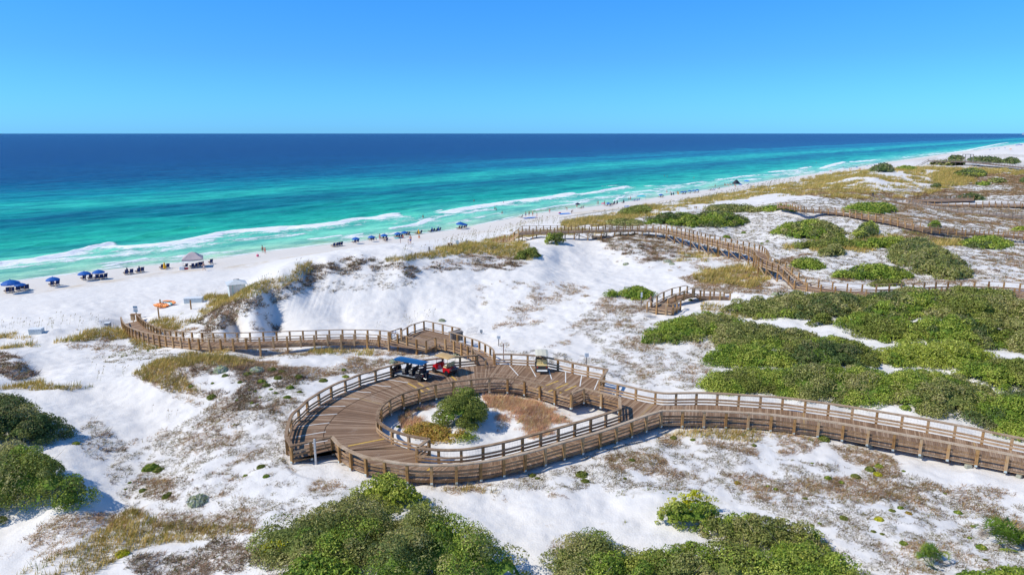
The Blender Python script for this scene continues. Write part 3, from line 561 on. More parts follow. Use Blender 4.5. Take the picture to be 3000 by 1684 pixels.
# ------------------------------------------------------------------ where the low plants grow (outlines surveyed on the photograph)
VEG = [ # type, cover, patchiness threshold, outline
 ('gold', .95, 0.30, [(-200,860),(0,848),(100,834),(200,824),(270,822),(330,835),(340,850),(260,852),(170,860),(60,872),(0,876),(-200,880)]),
 ('brown', .6, 0.475, [(150,850),(330,840),(345,872),(250,890),(180,885)]),
 ('gold', .9, 0.35, [(355,822),(420,797),(480,768),(530,742),(575,742),(560,770),(520,790),(500,815),(440,828),(380,826)]),
 ('gold', 1, 0.02, [(528,758),(600,738),(660,712),(710,695),(748,668),(790,660),(785,682),(740,705),(690,728),(620,750),(560,778),(525,790)]),
 ('brown', .85, 0.375, [(330,830),(470,822),(620,850),(640,868),(480,866),(350,852)]),
 ('scrub', .95, 0.30, [(498,812),(545,772),(620,750),(690,728),(760,690),(800,664),(880,650),(940,655),(890,690),(800,705),(740,735),(690,762),(620,790),(570,822),(520,835)]),
 ('scrub', .7, 0.47, [(800,664),(900,645),(1000,660),(1060,665),(1120,655),(1250,640),(1320,655),(1300,680),(1180,680),(1080,690),(1010,680),(900,690)]),
 ('scrub', 1, 0.22, [(1010,670),(1040,665),(1055,685),(1030,698),(1010,690)]),
 ('scrub', .6, 0.51, [(600,785),(720,790),(760,820),(700,835),(640,825)]),
 ('gold', 1, 0.04, [(965,655),(1060,636),(1150,618),(1190,612),(1190,628),(1140,640),(1060,650),(980,662)]),
 ('gold', .8, 0.35, [(1180,612),(1260,600),(1300,600),(1340,625),(1340,650),(1290,650),(1220,640),(1160,640)]),
 ('green', .7, .35, [(1180,620),(1300,618),(1340,650),(1290,655),(1210,640)]),
 ('brown', .7, 0.375, [(1130,640),(1230,640),(1330,655),(1330,668),(1180,670),(1100,665)]),
 ('gold', .95, 0.30, [(1400,572),(1430,556),(1500,545),(1580,541),(1650,528),(1700,520),(1690,535),(1600,548),(1560,560),(1480,570)]),
 ('gold', .7, 0.35, [(1210,600),(1290,586),(1500,578),(1520,586),(1400,592),(1290,600)]),
 ('scrub', .6, 0.46, [(1480,590),(1580,586),(1660,600),(1710,640),(1660,655),(1590,640),(1520,625)]),
 ('brown', .7, 0.425, [(1500,600),(1600,590),(1690,610),(1740,640),(1650,668),(1560,650)]),
 ('gold', .6, 0.45, [(1590,655),(1680,640),(1760,636),(1830,650),(1760,655),(1650,670)]),
 ('brown', .5, 0.445, [(1560,600),(1870,640),(1880,680),(1700,680),(1540,660)]),
 ('gold', 1, 0.25, [(1745,690),(1790,672),(1860,665),(1920,680),(1945,705),(1900,722),(1820,718),(1760,712)]),
 ('brown', 1, 0.275, [(1720,700),(1800,680),(1900,690),(1940,715),(1900,735),(1760,735)]),
 ('brown', .6, 0.425, [(1880,700),(2000,725),(1990,745),(1850,745)]),
 ('gold', .95, 0.44, [(1690,525),(1720,508),(1800,495),(1880,478),(1960,468),(2010,460),(2070,445),(2140,430),(2230,416),(2300,418),(2330,435),(2300,452),(2220,455),(2150,470),(2060,470),(1990,482),(1920,490),(1850,505),(1770,515),(1710,530)]),
 ('gold', .9, 0.47, [(1900,480),(2060,460),(2200,445),(2350,440),(2420,460),(2350,485),(2250,500),(2150,500),(2040,488),(1960,495)]),
 ('brown', .95, 0.385, [(1960,480),(2040,475),(2130,475),(2230,485),(2290,500),(2220,510),(2120,500),(2020,492)]),
 ('gold', .9, 0.25, [(1580,528),(1640,518),(1680,528),(1670,545),(1610,545)]),
 ('gold', 1, 0.20, [(2340,400),(2420,388),(2500,380),(2600,374),(2620,395),(2500,400),(2400,405)]),
 ('gold', .8, 0.35, [(2300,400),(2600,400),(2620,440),(2480,440),(2380,430),(2300,425)]),
 ('gold', 1, 0.20, [(2340,445),(2380,425),(2430,440),(2460,460),(2400,468),(2350,462)]),
 ('brown', .8, 0.325, [(2400,430),(2600,440),(2620,470),(2500,462),(2430,462)]),
 ('brown', .9, 0.305, [(2290,482),(2400,478),(2520,480),(2620,468),(2620,490),(2500,492),(2380,494),(2300,500)]),
 ('brown', .7, 0.425, [(2200,500),(2300,505),(2400,515),(2620,505),(2620,600),(2400,560),(2250,560),(2150,540)]),
 ('brown', .9, 0.325, [(2250,590),(2330,570),(2400,575),(2440,600),(2380,615),(2280,605)]),
 ('green', .8, .3, [(1960,640),(2040,600),(2300,590),(2400,620),(2420,600),(2300,585),(2200,580),(2060,590),(1970,620)]),
 ('gold', .8, 0.39, [(1960,610),(2060,608),(2200,596),(2420,604),(2420,622),(2240,640),(2040,630),(1970,630)]),
 ('brown', .8, 0.325, [(1960,650),(2040,640),(2000,680),(1960,700),(1930,680)]),
 ('gold', .7, 0.45, [(2220,700),(2300,700),(2320,720),(2220,718)]),
 ('brown', .6, 0.445, [(1960,690),(2300,705),(2576,700),(2600,725),(2300,720),(1990,715)]),
 ('brown', .6, 0.445, [(2440,640),(2620,620),(2620,690),(2440,690)]),
 ('brown', .75, 0.385, [(1520,750),(1600,745),(1630,770),(1620,800),(1540,790),(1480,780)]),
 ('brown', .55, 0.475, [(1560,800),(1800,860),(1780,960),(1620,960),(1540,900),(1520,830)]),
 ('gold', .7, 0.43, [(1770,760),(1850,765),(1900,790),(1830,800),(1770,790)]),
 ('brown', .5, 0.525, [(1330,700),(1480,720),(1520,800),(1420,880),(1260,870),(1180,720)]),
 # left middle
 ('gold', 1, 0.33, [(0,972),(100,962),(190,968),(240,975),(150,980),(0,982)]),
 ('scrub', 1, 0.37, [(-80,890),(20,890),(60,915),(90,945),(40,955),(0,940),(-80,940)]),
 ('gold', 1, 0.20, [(330,945),(400,905),(480,893),(560,897),(640,908),(600,925),(500,915),(430,930),(480,965),(500,985),(430,985),(370,965)]),
 ('brown', .95, 0.265, [(330,950),(420,905),(520,895),(640,905),(760,925),(840,925),(900,898),(980,910),(960,935),(860,945),(780,955),(700,950),(600,930),(520,925),(470,950),(520,1000),(440,990),(380,970)]),
 ('scrub', .85, 0.43, [(480,920),(640,915),(760,930),(760,960),(690,1000),(620,1010),(500,985)]),
 ('scrub', .9, 0.47, [(560,960),(720,960),(720,1020),(690,1060),(640,1050),(580,1020)]),
 ('brown', .75, 0.425, [(430,1000),(520,985),(640,1010),(740,1000),(730,1080),(660,1110),(560,1100),(500,1070),(540,1040)]),
 ('brown', .6, 0.485, [(280,1100),(400,1080),(560,1090),(720,1110),(880,1190),(860,1290),(700,1290),(560,1240),(440,1170),(340,1180)]),
 ('brown', 1, 0.305, [(350,1210),(430,1205),(445,1240),(420,1260),(360,1255)]),
 ('brown', .8, 0.405, [(400,1170),(520,1180),(600,1200),(560,1250),(450,1250),(370,1210)]),
 ('brown', .8, 0.445, [(520,1290),(760,1240),(870,1215),(880,1240),(700,1290),(560,1320)]),
 ('scrub', .5, 0.49, [(240,1060),(340,1150),(380,1230),(330,1260),(230,1150)]),
 ('brown', .6, 0.425, [(290,1150),(400,1150),(400,1180),(300,1170)]),
 ('green', .6, .3, [(240,895),(330,872),(400,870),(380,885),(290,900)]),
 ('gold', .8, 0.33, [(320,855),(430,868),(560,880),(700,885),(880,880),(960,885),(950,895),(700,890),(480,890),(350,880)]),
 ('brown', .6, 0.425, [(560,880),(1020,880),(1100,905),(900,905),(700,893)]),
 ('brown', .9, 0.275, [(960,890),(1100,885),(1180,885),(1100,905),(980,915),(900,925)]),
 # foreground left
 ('gold', 1, 0.25, [(20,1446),(90,1420),(180,1380),(270,1330),(330,1282),(400,1310),(470,1325),(600,1318),(650,1330),(560,1350),(430,1365),(330,1385),(230,1446),(200,1500),(0,1500)]),
 ('brown', 1, 0.305, [(330,1282),(420,1290),(640,1300),(650,1340),(520,1345),(400,1330)]),
 ('scrub', .9, 0.43, [(300,1390),(430,1360),(600,1350),(660,1370),(690,1446),(690,1500),(250,1500)]),
 ('brown', .8, 0.385, [(150,1290),(330,1290),(340,1340),(100,1420),(20,1400)]),
 # island
 ('pink', .9, 0.350, [(1180,975),(1250,985),(1340,1005),(1440,1040),(1460,1062),(1350,1075),(1300,1060),(1245,1050),(1230,1015)]),
 ('pink', .85, 0.430, [(1240,1040),(1360,1060),(1440,1070),(1400,1095),(1330,1110),(1250,1095)]),
 ('pink', .8, 0.410, [(1010,1040),(1050,1010),(1110,990),(1130,985),(1100,1030),(1040,1065),(1010,1075)]),
 ('pink', .7, 0.470, [(1460,1045),(1550,1040),(1560,1060),(1480,1085)]),
 # foreground centre/right
 ('brown', .85, 0.365, [(1060,1215),(1200,1215),(1330,1225),(1420,1245),(1400,1275),(1280,1265),(1140,1250)]),
 ('gold', .6, 0.40, [(1060,1215),(1180,1215),(1260,1240),(1180,1245),(1080,1235)]),
 ('brown', .7, 0.445, [(1280,1245),(1480,1290),(1560,1340),(1440,1350),(1330,1300)]),
 ('brown', .95, 0.325, [(1520,1150),(1600,1130),(1680,1150),(1700,1200),(1620,1200),(1560,1190)]),
 ('brown', .9, 0.325, [(1650,1095),(1800,1075),(1980,1090),(2060,1105),(2050,1130),(1900,1150),(1760,1120),(1680,1120)]),
 ('gold', .7, 0.39, [(1640,1090),(1820,1075),(2000,1085),(2100,1110),(1960,1115),(1760,1100)]),
 ('green', .8, .22, [(2000,1085),(2060,1085),(2090,1110),(2040,1115)]),
 ('brown', 1, 0.245, [(2080,1120),(2170,1115),(2250,1160),(2260,1200),(2190,1200),(2120,1160)]),
 ('brown', .75, 0.425, [(1620,1180),(2576,1230),(2620,1446),(2250,1446),(2180,1330),(1900,1250),(1600,1230)]),
 ('brown', .95, 0.325, [(2080,1200),(2240,1210),(2330,1240),(2310,1290),(2180,1250),(2090,1235)]),
 ('gold', .8, 0.35, [(2500,1250),(2620,1260),(2620,1330),(2480,1310)]),
 ('brown', .6, 0.385, [(1380,1360),(1440,1355),(1500,1355),(1460,1400),(1390,1400)]),
 ('green', .5, .4, [(1560,1230),(1900,1250),(2000,1310),(1800,1260),(1620,1290),(1560,1320)]),
 # loose speckle almost everywhere behind the foredune
 ('speck', .9, .38, [(1560,1110),(1700,1100),(1960,1150),(2300,1200),(2620,1280),(2620,1500),(2150,1500),(2050,1330),(1800,1240),(1300,1230),(1200,1215),(1420,1180)]),
 ('speck', .75, .38, [(380,1120),(560,1000),(780,960),(720,1100),(760,1230),(880,1250),(640,1330),(440,1330),(300,1160)]),
 ('speck', .6, .40, [(1480,780),(1600,790),(1800,870),(1760,980),(1560,960),(1500,880),(1430,830)]),
 ('speck', .6, .40, [(1500,560),(2600,440),(2620,700),(2000,720),(1900,640),(1560,620)]),
 ('speck', .6, .40, [(1250,880),(1560,900),(1640,980),(1500,940),(1320,900)]),
 ('speck', .5, .40, [(350,880),(900,890),(700,905),(450,900),(300,915),(200,900)]),
 ('speck', .6, .39, [(700,730),(820,690),(1000,690),(1050,720),(800,740)]),
 ('speck', .6, .36, [(230,1040),(330,1150),(400,1250),(330,1290),(250,1180),(190,1110)]),
]
VEG = [(a, b, c, K(p)) for a, b, c, p in VEG]
OATS = [K(p) for p in ([(1130,600),(1200,585),(1300,562),(1400,548),(1400,572),(1300,592),(1220,610),(1150,620)], [(1400,560),(1500,540),(1700,512),(1700,522),(1500,556),(1420,572)], [(1700,512),(1900,470),(2100,428),(2150,425),(2000,455),(1900,478),(1720,520)],
        [(0,815),(100,800),(260,800),(280,825),(100,835),(0,845)], [(640,715),(760,660),(780,668),(720,690),(650,718)], [(1000,628),(1180,600),(1190,615),(1000,648)], [(740,825),(940,800),(1100,790),(1100,815),(940,830)],
        [(220,930),(420,890),(430,905),(330,945),(240,960)], [(340,1010),(460,1040),(420,1060)], [(1500,1060),(1980,1075),(1960,1095),(1640,1090)], [(600,1270),(800,1240),(820,1260),(640,1300)])]
PATCH = {'gold': (8.0, 5), 'brown': (2.6, 5), 'scrub': (1.7, 4), 'speck': (0.9, 3), 'green': (3.0, 3), 'pink': (3.0, 4)}
def veg_field(x, y, px, py, kind):
    out = np.zeros(len(x)); sc, oc = PATCH[kind]
    f = fbm(x/sc+hash_off[kind], y/sc, oc, 0.62)
    for k, d, th, poly in VEG:
        if k != kind: continue
        xs = [p[0] for p in poly]; ys = [p[1] for p in poly]
        s = np.nonzero((px > min(xs)-30) & (px < max(xs)+30) & (py > min(ys)-15) & (py < max(ys)+15))[0]
        if len(s) == 0: continue
        jx = px[s]+(fbm(x[s]/3.1, y[s]/3.1, 3)-0.5)*50; jy = py[s]+(fbm(x[s]/3.1+40, y[s]/3.1, 3)-0.5)*22
        ins = in_poly(jx, jy, poly)
        v = d*sstep(th+0.02, th+0.16, f[s])*ins
        out[s] = np.maximum(out[s], v)
    return out
hash_off = {'gold': 3.1, 'brown': 51.7, 'scrub': 90.2, 'speck': 130.5, 'green': 7.7, 'pink': 33.3}
_lit = np.zeros(len(X)); _s = np.nonzero((Q_ > 14) & (RR.ravel() < 900) & (np.abs(px_-1500) < 1900))[0]
for kd, wt in (('gold', .75), ('brown', 1.0), ('scrub', .8), ('speck', .35), ('green', .6), ('pink', .35)):
    _lit[_s] = np.maximum(_lit[_s], wt*veg_field(X[_s], Y[_s], px_[_s], py_[_s], kd))
np_mesh('sand', np.c_[X, Y, Z], grid_faces(len(rr), len(az)), SAND, smooth=True,
        attrs={'pack': pack, 'tan': tan, 'runnel': runnel, 'litter': _lit})
tag(bpy.data.objects['sand'], kind='structure', label='white quartz sand of the beach and the rolling dunes')

# ------------------------------------------------------------------ low plants nobody could count
def blade_material(name, rough=0.7, transl=0.25):
    m = NM(name, rough, 0.15); c = m.attr('tint', 'Color'); m.color(c)
    tr = m.n('ShaderNodeBsdfTranslucent'); m.l(c, tr.inputs[0]); mx = m.n('ShaderNodeMixShader'); mx.inputs[0].default_value = transl
    m.l(m.b.outputs[0], mx.inputs[1]); m.l(tr.outputs[0], mx.inputs[2]); m.l(mx.outputs[0], m.t.nodes['Material Output'].inputs[0])
    return m.m
M_BLADE = blade_material('dry_grass_blades', 0.75, 0.2); M_LEAF = blade_material('shrub_leaves', 0.5, 0.25)
def blades(cx, cy, cz, nb, hgt, wid, lean, rad, colf):
    """tufts of nb blades at each centre -> triangles"""
    n = len(cx); t = rng.random((n, nb))*2*np.pi; rr_ = rad[:, None]*np.sqrt(rng.random((n, nb)))
    bx = cx[:, None]+rr_*np.cos(t); by = cy[:, None]+rr_*np.sin(t); bz = cz[:, None]-0.02+0*t
    h = hgt[:, None]*(0.5+0.7*rng.random((n, nb))); a = rng.random((n, nb))*2*np.pi; ln = lean*h*(0.3+rng.random((n, nb)))
    tx = bx+ln*np.cos(a)+0.25*h; ty = by+ln*np.sin(a); tz = bz+h*(1 if lean < 1 else 0.55)
    w2 = a+np.pi/2*(1+0.4*(rng.random((n, nb))-0.5)); ww = wid[:, None]*(0.6+0.8*rng.random((n, nb)))/2
    V = np.stack([np.stack([bx-ww*np.cos(w2), by-ww*np.sin(w2), bz], -1), np.stack([bx+ww*np.cos(w2), by+ww*np.sin(w2), bz], -1), np.stack([tx, ty, tz], -1)], 2).reshape(-1, 3)
    F = np.arange(len(V)).reshape(-1, 3)
    return V, F, np.repeat(colf, nb, 0)*(0.75+0.5*rng.random((n*nb, 1)))
def cand(n, pw, r0=27, r1=520):
    """random spots, thinning out with distance"""
    u = rng.random(n); e = 2-pw; r = (r0**e+u*(r1**e-r0**e))**(1/e); a = (rng.random(n)-0.5)*R(88)
    x = r*np.sin(a); y = r*np.cos(a); z = height(x, y); px, py = proj(x, y, z); s, q = shore_q(x, y)
    ok = (q > 16) & (py < 1730) & deck_clear(x, y)
    return x[ok], y[ok], z[ok], px[ok], py[ok], r[ok]
def pal(n, cols, wts=None):
    c = np.array(cols); i = rng.choice(len(c), n, p=wts); return c[i]
# ------------------------------------------------------------------ weathered timber
def wood(name, lo, hi, grey, rough=0.75, plank=False):
    m = NM(name, rough, 0.25); P = m.obj() if not plank else m.pos()
    if plank:
        uv = m.n('ShaderNodeUVMap').outputs[0]; sp_ = m.n('ShaderNodeSeparateXYZ'); m.l(uv, sp_.inputs[0])
        u = m.math('DIVIDE', sp_.outputs[0], 0.145); fl = m.math('FLOOR', u); fr = m.math('FRACT', u)
        wn = m.n('ShaderNodeTexWhiteNoise', noise_dimensions='1D'); m.l(fl, wn.inputs['W'])
        st = m.noise(1.0, 5, m.mapping(uv, (9.0, 0.8, 1))); big = m.noise(0.25, 4, P)
        v = m.math('ADD', m.math('MULTIPLY', wn.outputs[0], 0.38), m.math('ADD', m.math('MULTIPLY', st, 0.47), m.math('MULTIPLY', big, 0.45)))
        c = m.ramp(v, [(0.22, lo), (0.62, hi), (0.88, grey)])
        # a few boards were replaced and are still yellow
        yb = m.math('GREATER_THAN', wn.outputs[0], 0.975)
        c = m.mix(m.math('MULTIPLY', yb, 0.6), c, (0.42, 0.27, 0.09))
        gap = m.math('LESS_THAN', m.math('ABSOLUTE', m.math('SUBTRACT', fr, 0.5)), 0.455)
        # joint line partway across and sand drifted over the boards
        c = m.mix(gap, (0.055, 0.035, 0.022), c)
        dust = m.mapr(m.noise(0.7, 6, P, 0.7), 0.60, 0.74, 0, 0.55)
        c = m.mix(dust, c, (0.50, 0.44, 0.36))
        m.color(c); m.bump(m.math('ADD', m.math('MULTIPLY', gap, 0.6), m.math('MULTIPLY', st, 0.4)), 0.5, 0.02)
    else:
        n1 = m.noise(2.2, 5, P); n2 = m.noise(1.0, 5, m.mapping(P, (12, 12, 2.0))); oi = m.n('ShaderNodeObjectInfo').outputs['Random']
        v = m.math('ADD', m.math('MULTIPLY', n1, 0.5), m.math('ADD', m.math('MULTIPLY', n2, 0.4), m.math('MULTIPLY', oi, 0.3)))
        c = m.ramp(v, [(0.36, lo), (0.60, hi), (0.82, grey)]); m.color(c); m.bump(n2, 0.4, 0.02)
    return m.m
W_CAP = wood('weathered_rail', (0.17, 0.10, 0.055), (0.42, 0.29, 0.18), (0.60, 0.48, 0.35))
W_POST = wood('weathered_post', (0.20, 0.10, 0.035), (0.46, 0.26, 0.10), (0.46, 0.34, 0.22))
W_BOARD = wood('kerb_boards', (0.16, 0.09, 0.045), (0.42, 0.26, 0.14), (0.58, 0.43, 0.28))
W_DECK = wood('deck_boards', (0.085, 0.050, 0.030), (0.285, 0.175, 0.105), (0.45, 0.32, 0.22), plank=True)
W_GREY = wood('grey_timber', (0.13, 0.11, 0.10), (0.24, 0.21, 0.19), (0.34, 0.31, 0.28))
M_TAG = simple('galvanised_bracket', (0.55, 0.66, 0.68), 0.45, 0.5, metal=0.3)
M_WHITE = simple('white_line_paint', (0.78, 0.78, 0.76), 0.7, 0.2, 0.1)
M_YEL = simple('yellow_line_paint', (0.62, 0.40, 0.09), 0.7, 0.2, 0.2)
M_WIRE = simple('wire_mesh', (0.30, 0.29, 0.27), 0.5, 0.5, metal=0.6)

def sweep(P, w_, h, mb, dz=0.0, off=0.0, side=0):
    """board w_ x h running along P; off shifts it sideways"""
    P = np.asarray(P, float); n = len(P); T = np.zeros((n, 2))
    for i in range(n):
        a = P[min(i+1, n-1), :2]-P[i, :2]; b = P[i, :2]-P[max(i-1, 0), :2]
        a = a/np.linalg.norm(a) if np.linalg.norm(a) > 1e-6 else a; b = b/np.linalg.norm(b) if np.linalg.norm(b) > 1e-6 else b
        t = a+b; t = t/np.linalg.norm(t); T[i] = t
        c = max(0.5, abs(t@(a if np.linalg.norm(a) else b)))
        T[i] = t; P = P
    v = []
    for i in range(n):
        nx, ny = T[i, 1], -T[i, 0]
        a = P[min(i+1, n-1), :2]-P[max(i-1, 0), :2]
        b = (P[i, :2]-P[max(i-1, 0), :2]) if i > 0 else (P[1, :2]-P[0, :2]); b = b/np.linalg.norm(b)
        k = 1/max(0.45, abs(T[i]@b))
        for sx_, sz_ in ((-1, -1), (1, -1), (1, 1), (-1, 1)):
            o = (off+sx_*w_/2)*k; v.append((P[i, 0]+nx*o, P[i, 1]+ny*o, P[i, 2]+dz+sz_*h/2))
    f = [(0, 1, 2, 3), ((n-1)*4+3, (n-1)*4+2, (n-1)*4+1, (n-1)*4)]
    for i in range(n-1):
        for j in range(4): f.append((i*4+j, (i+1)*4+j, (i+1)*4+(j+1) % 4, i*4+(j+1) % 4))
    mb.add(v, f)
POST_ME = {}
def post_mesh(w_, key):
    if key not in POST_ME:
        b = MB(); b.bevbox((0, 0, 0.5), (w_, w_, 1.0), 0.012); me = b.mesh('post'); me.materials.append({'g': W_GREY, 'c': W_CAP}.get(key[0], W_POST)); POST_ME[key] = me
    return POST_ME[key]
_br = MB(); _br.bevbox((0, 0, 0), (0.17, 0.03, 0.15), 0.008); BR_ME = _br.mesh('bracket'); BR_ME.materials.append(M_TAG)
def railing(parent, P, spacing=1.6, w_=0.19, inside=1, boards=((-0.60, 0.15), (-0.86, 0.16)), down=0.35, ground=0, cap=(0.26, 0.10), key='t', smooth=True, brackets=False, ends=(1, 1), fascia=True, stuff=False, boff=0.115, bracing=0):
    """handrail on posts; P = top centre line; inside = side the walkway lies on (+1 right of travel)"""
    P = np.asarray(P, float)
    C = spline(P) if smooth and len(P) > 3 else P
    mb = MB(); sweep(C, cap[0], cap[1], mb, -cap[1]/2); mb.build('handrail', W_CAP if key != 'g' else W_GREY, parent)
    for dz, hh in boards:
        mb = MB(); sweep(C, 0.045, hh, mb, dz, inside*boff); mb.build('kerb_board' if len(boards) > 1 else 'lower_rail', W_BOARD if key != 'g' else W_GREY, parent)
    if fascia:
        mb = MB(); sweep(C, 0.05, 0.26, mb, -RH-0.15, inside*(w_/2+0.03)); mb.build('fascia', W_BOARD if key != 'g' else W_GREY, parent)
    Q = resample(C, step=spacing); n = len(Q); me = post_mesh(w_, key); lone = MB() if stuff else None
    for i in range(n):
        if (i == 0 and not ends[0]) or (i == n-1 and not ends[1]): continue
        x, y, z = Q[i]; a = Q[min(i+1, n-1)]-Q[max(i-1, 0)]; rz = math.atan2(a[1], a[0])
        zb = z-RH-down
        if ground and i % ground == 0: zb = min(zb, gh(x, y)-0.3)
        if stuff: lone.box((x, y, (z-cap[1]+zb)/2), (w_, w_, z-cap[1]-zb), rz); continue
        o = bpy.data.objects.new('post', me); o.location = (x, y, zb); o.rotation_euler = (0, 0, rz); o.scale = (1, 1, z-cap[1]-zb+0.005); link(o, parent)
        if brackets:
            b = bpy.data.objects.new('bracket', BR_ME); link(b, o); b.location = (0, -inside*(w_/2-0.01)*-1, 0.11/(z-zb)); b.scale = (1, 1, 1/(z-zb))
            b.location = (0, inside*(w_/2+0.004), 0.10/(z-zb))
    if stuff:
        o = lone.build('posts', me.materials[0], parent); o['kind'] = 'stuff'
    return Q
def strip_deck(A, B, mb, uvs, n=None, z=-RH, step=0.7, thick=0.07, u0=0.0):
    """decking between two rail lines; uv.x runs along the walk in metres so boards lie across it"""
    A = np.asarray(A, float); B = np.asarray(B, float); L = (np.linalg.norm(np.diff(A[:, :2], axis=0), axis=1).sum()+np.linalg.norm(np.diff(B[:, :2], axis=0), axis=1).sum())/2
    n = n or max(2, int(L/step)+1); a = resample(A, n); b = resample(B, n); m = (a+b)/2
    d = np.r_[0, np.cumsum(np.linalg.norm(np.diff(m[:, :2], axis=0), axis=1))]+u0
    base = len(mb.v)
    for i in range(n):
        wd = np.linalg.norm(a[i]-b[i])
        for p, vv in ((a[i], 0), (b[i], wd)):
            mb.v.append((p[0], p[1], p[2]+z)); uvs.append((d[i], vv))
            mb.v.append((p[0], p[1], p[2]+z-thick)); uvs.append((d[i], vv))
    for i in range(n-1):
        o = base+i*4; q = o+4
        mb.f += [(o, o+2, q+2, q), (o+1, q+1, q+3, o+3), (o, q, q+1, o+1), (o+2, o+3, q+3, q+2)]
    o = base; q = base+(n-1)*4; mb.f += [(o, o+1, o+3, o+2), (q, q+2, q+3, q+1)]
    return d[-1]
def deck_obj(mb, uvs, parent, name='deck'):
    me = mb.mesh(name)
    import bmesh
    uvl = me.uv_layers.new(name='UVMap'); li = np.empty(len(me.loops), np.int32); me.loops.foreach_get('vertex_index', li)
    uvl.data.foreach_set('uv', np.array(uvs, np.float32)[li].ravel())
    bm = bmesh.new(); bm.from_mesh(me); bmesh.ops.recalc_face_normals(bm, faces=bm.faces); bm.to_mesh(me); bm.free()
    me.materials.append(W_DECK); return link(bpy.data.objects.new(name, me), parent)

# ================= cart turnaround
TA = empty('boardwalk', (0, 0, 0), label='wide timber cart turnaround looping round the sandy island, with parking bays', cat='boardwalk')
mb = MB(); uv = []
o24 = OUT_UP
strip_deck(o24, ring_in, mb, uv, n=120)
strip_deck(OUT_LOW, LOW_IN, mb, uv, n=50)
deck_obj(mb, uv, TA)
mb = MB(); uv = []
strip_deck(TOP_OUT[:8], INNER[:7][::-1], mb, uv, n=24); deck_obj(mb, uv, TA, 'deck').location.z = 0
mb = MB(); uv = []
jc = [OUT_UP[0], LINK_R[0], TOP_OUT[0], INNER[6]]
mb.v += [(*p[:2], ZT-RH-0.004) for p in (OUT_UP[0], TOP_OUT[0], INNER[6])]; uv += [(p[0], p[1]) for p in (OUT_UP[0], TOP_OUT[0], INNER[6])]; mb.f.append((0, 1, 2)); deck_obj(mb, uv, TA, 'deck'); mb = MB(); uv = []
pts = [TOP_OUT[7], TOP_OUT[8], RAMP_B[1], RAMP_B[2], RAMP_B[3], RAMP_B[4], RAMP_F[0], LOW_IN[-1], JOG_E[1], TOP_IN[1], TOP_IN[2], INNER[0]]
b0 = len(mb.v); ang = math.atan2(RAMP_B[4][1]-TOP_OUT[8][1], RAMP_B[4][0]-TOP_OUT[8][0])
mb.v += [(*p[:2], ZT-RH-0.008) for p in pts]; uv += [(p[0]*math.cos(ang)+p[1]*math.sin(ang), -p[0]*math.sin(ang)+p[1]*math.cos(ang)) for p in pts]; mb.f.append(tuple(range(b0, b0+len(pts))))
deck_obj(mb, uv, TA, 'deck')
railing(TA, OUT_UP[:17], 1.75, inside=-1, brackets=False)
railing(TA, OUT_UP[16:20], 1.5, inside=-1, smooth=False, brackets=True, ends=(0, 1))
railing(TA, OUT_UP[19:24], 1.55, inside=-1, brackets=True, ends=(0, 0))
railing(TA, OUT_LOW, 1.62, inside=-1, brackets=True)
railing(TA, INNER, 1.62, inside=1, brackets=True)
railing(TA, JOG_W, 1.1, inside=1, smooth=False, ends=(0, 0)); railing(TA, LOW_IN, 1.62, inside=1, smooth=True)
railing(TA, JOG_E, 1.2, inside=1, smooth=False, ends=(0, 0)); railing(TA, TOP_IN, 1.55, inside=1, smooth=False, brackets=True)
railing(TA, TOP_OUT, 1.62, inside=1, smooth=False)
# joint between inner and outer decking, parking lines, yellow boards
def lerp_lines(A, B, n):
    return resample(A, n), resample(B, n)
a_, b_ = lerp_lines(OUT_UP, ring_in, 120)
jl = a_*0.62+b_*0.38; mb = MB(); sweep(jl[4:96], 0.05, 0.012, mb, -RH+0.002); mb.build('board_joint', simple('dark_joint', (0.04, 0.028, 0.02), 0.9, 0.1), TA)
def bay_line(p, q, mat, wid=0.09, name='painted_line'):
    mb = MB(); p = np.array(p, float); q = np.array(q, float); mb.beam((p[0], p[1], p[2]-RH+0.004), (q[0], q[1], q[2]-RH+0.004), wid, 0.012); mb.build(name, mat, TA)
def dk(px, py): return at(px, py, ZT-RH)+np.array([0, 0, RH])
W = M_WHITE
for p, q in (((1120,1108.5),(1196,1121)),((1068,1125),(1145,1132.5)),((1012,1144.5),(1087,1149.3)),((973,1167.5),(1053,1167.5)),((930,1191),(1012,1189)),((893,1218.5),(988,1212)),((872,1249),(965,1238)),((866,1279),(955,1264)),((884,1303),(960,1290)),
             ((1256,1092),(1300,1104)),((1492,1070),(1518,1099)),((1553,1072),(1570,1103)),((1606,1078),(1616,1110)),((1657,1088),(1657,1120)),((1704,1100),(1699,1131)),((1753,1113),(1741,1141))):
    bay_line(dk(*p), dk(*q), W)
for p, q in (((1195,1122),(1250,1152)),((1225,1122),(1258,1140)),((1318,1098),(1340,1116)),((1636,1115),(1560,1144)),((1664,1123),(1600,1150)),((1689,1129),(1640,1151)),((1260,1371),(1246,1384)),((1020,1306),(1130,1284))):
    bay_line(dk(*p), dk(*q), M_YEL, 0.16, 'yellow_board')
# joint line across the upper bays
mb = MB(); mb_l = [dk(*p) for p in ((1395,1092),(1470,1096),(1520,1101),(1600,1117),(1668,1131),(1712,1140))]; sweep(np.array(mb_l), 0.06, 0.012, mb, -RH+0.006); mb.build('board_joint', W_CAP, TA)
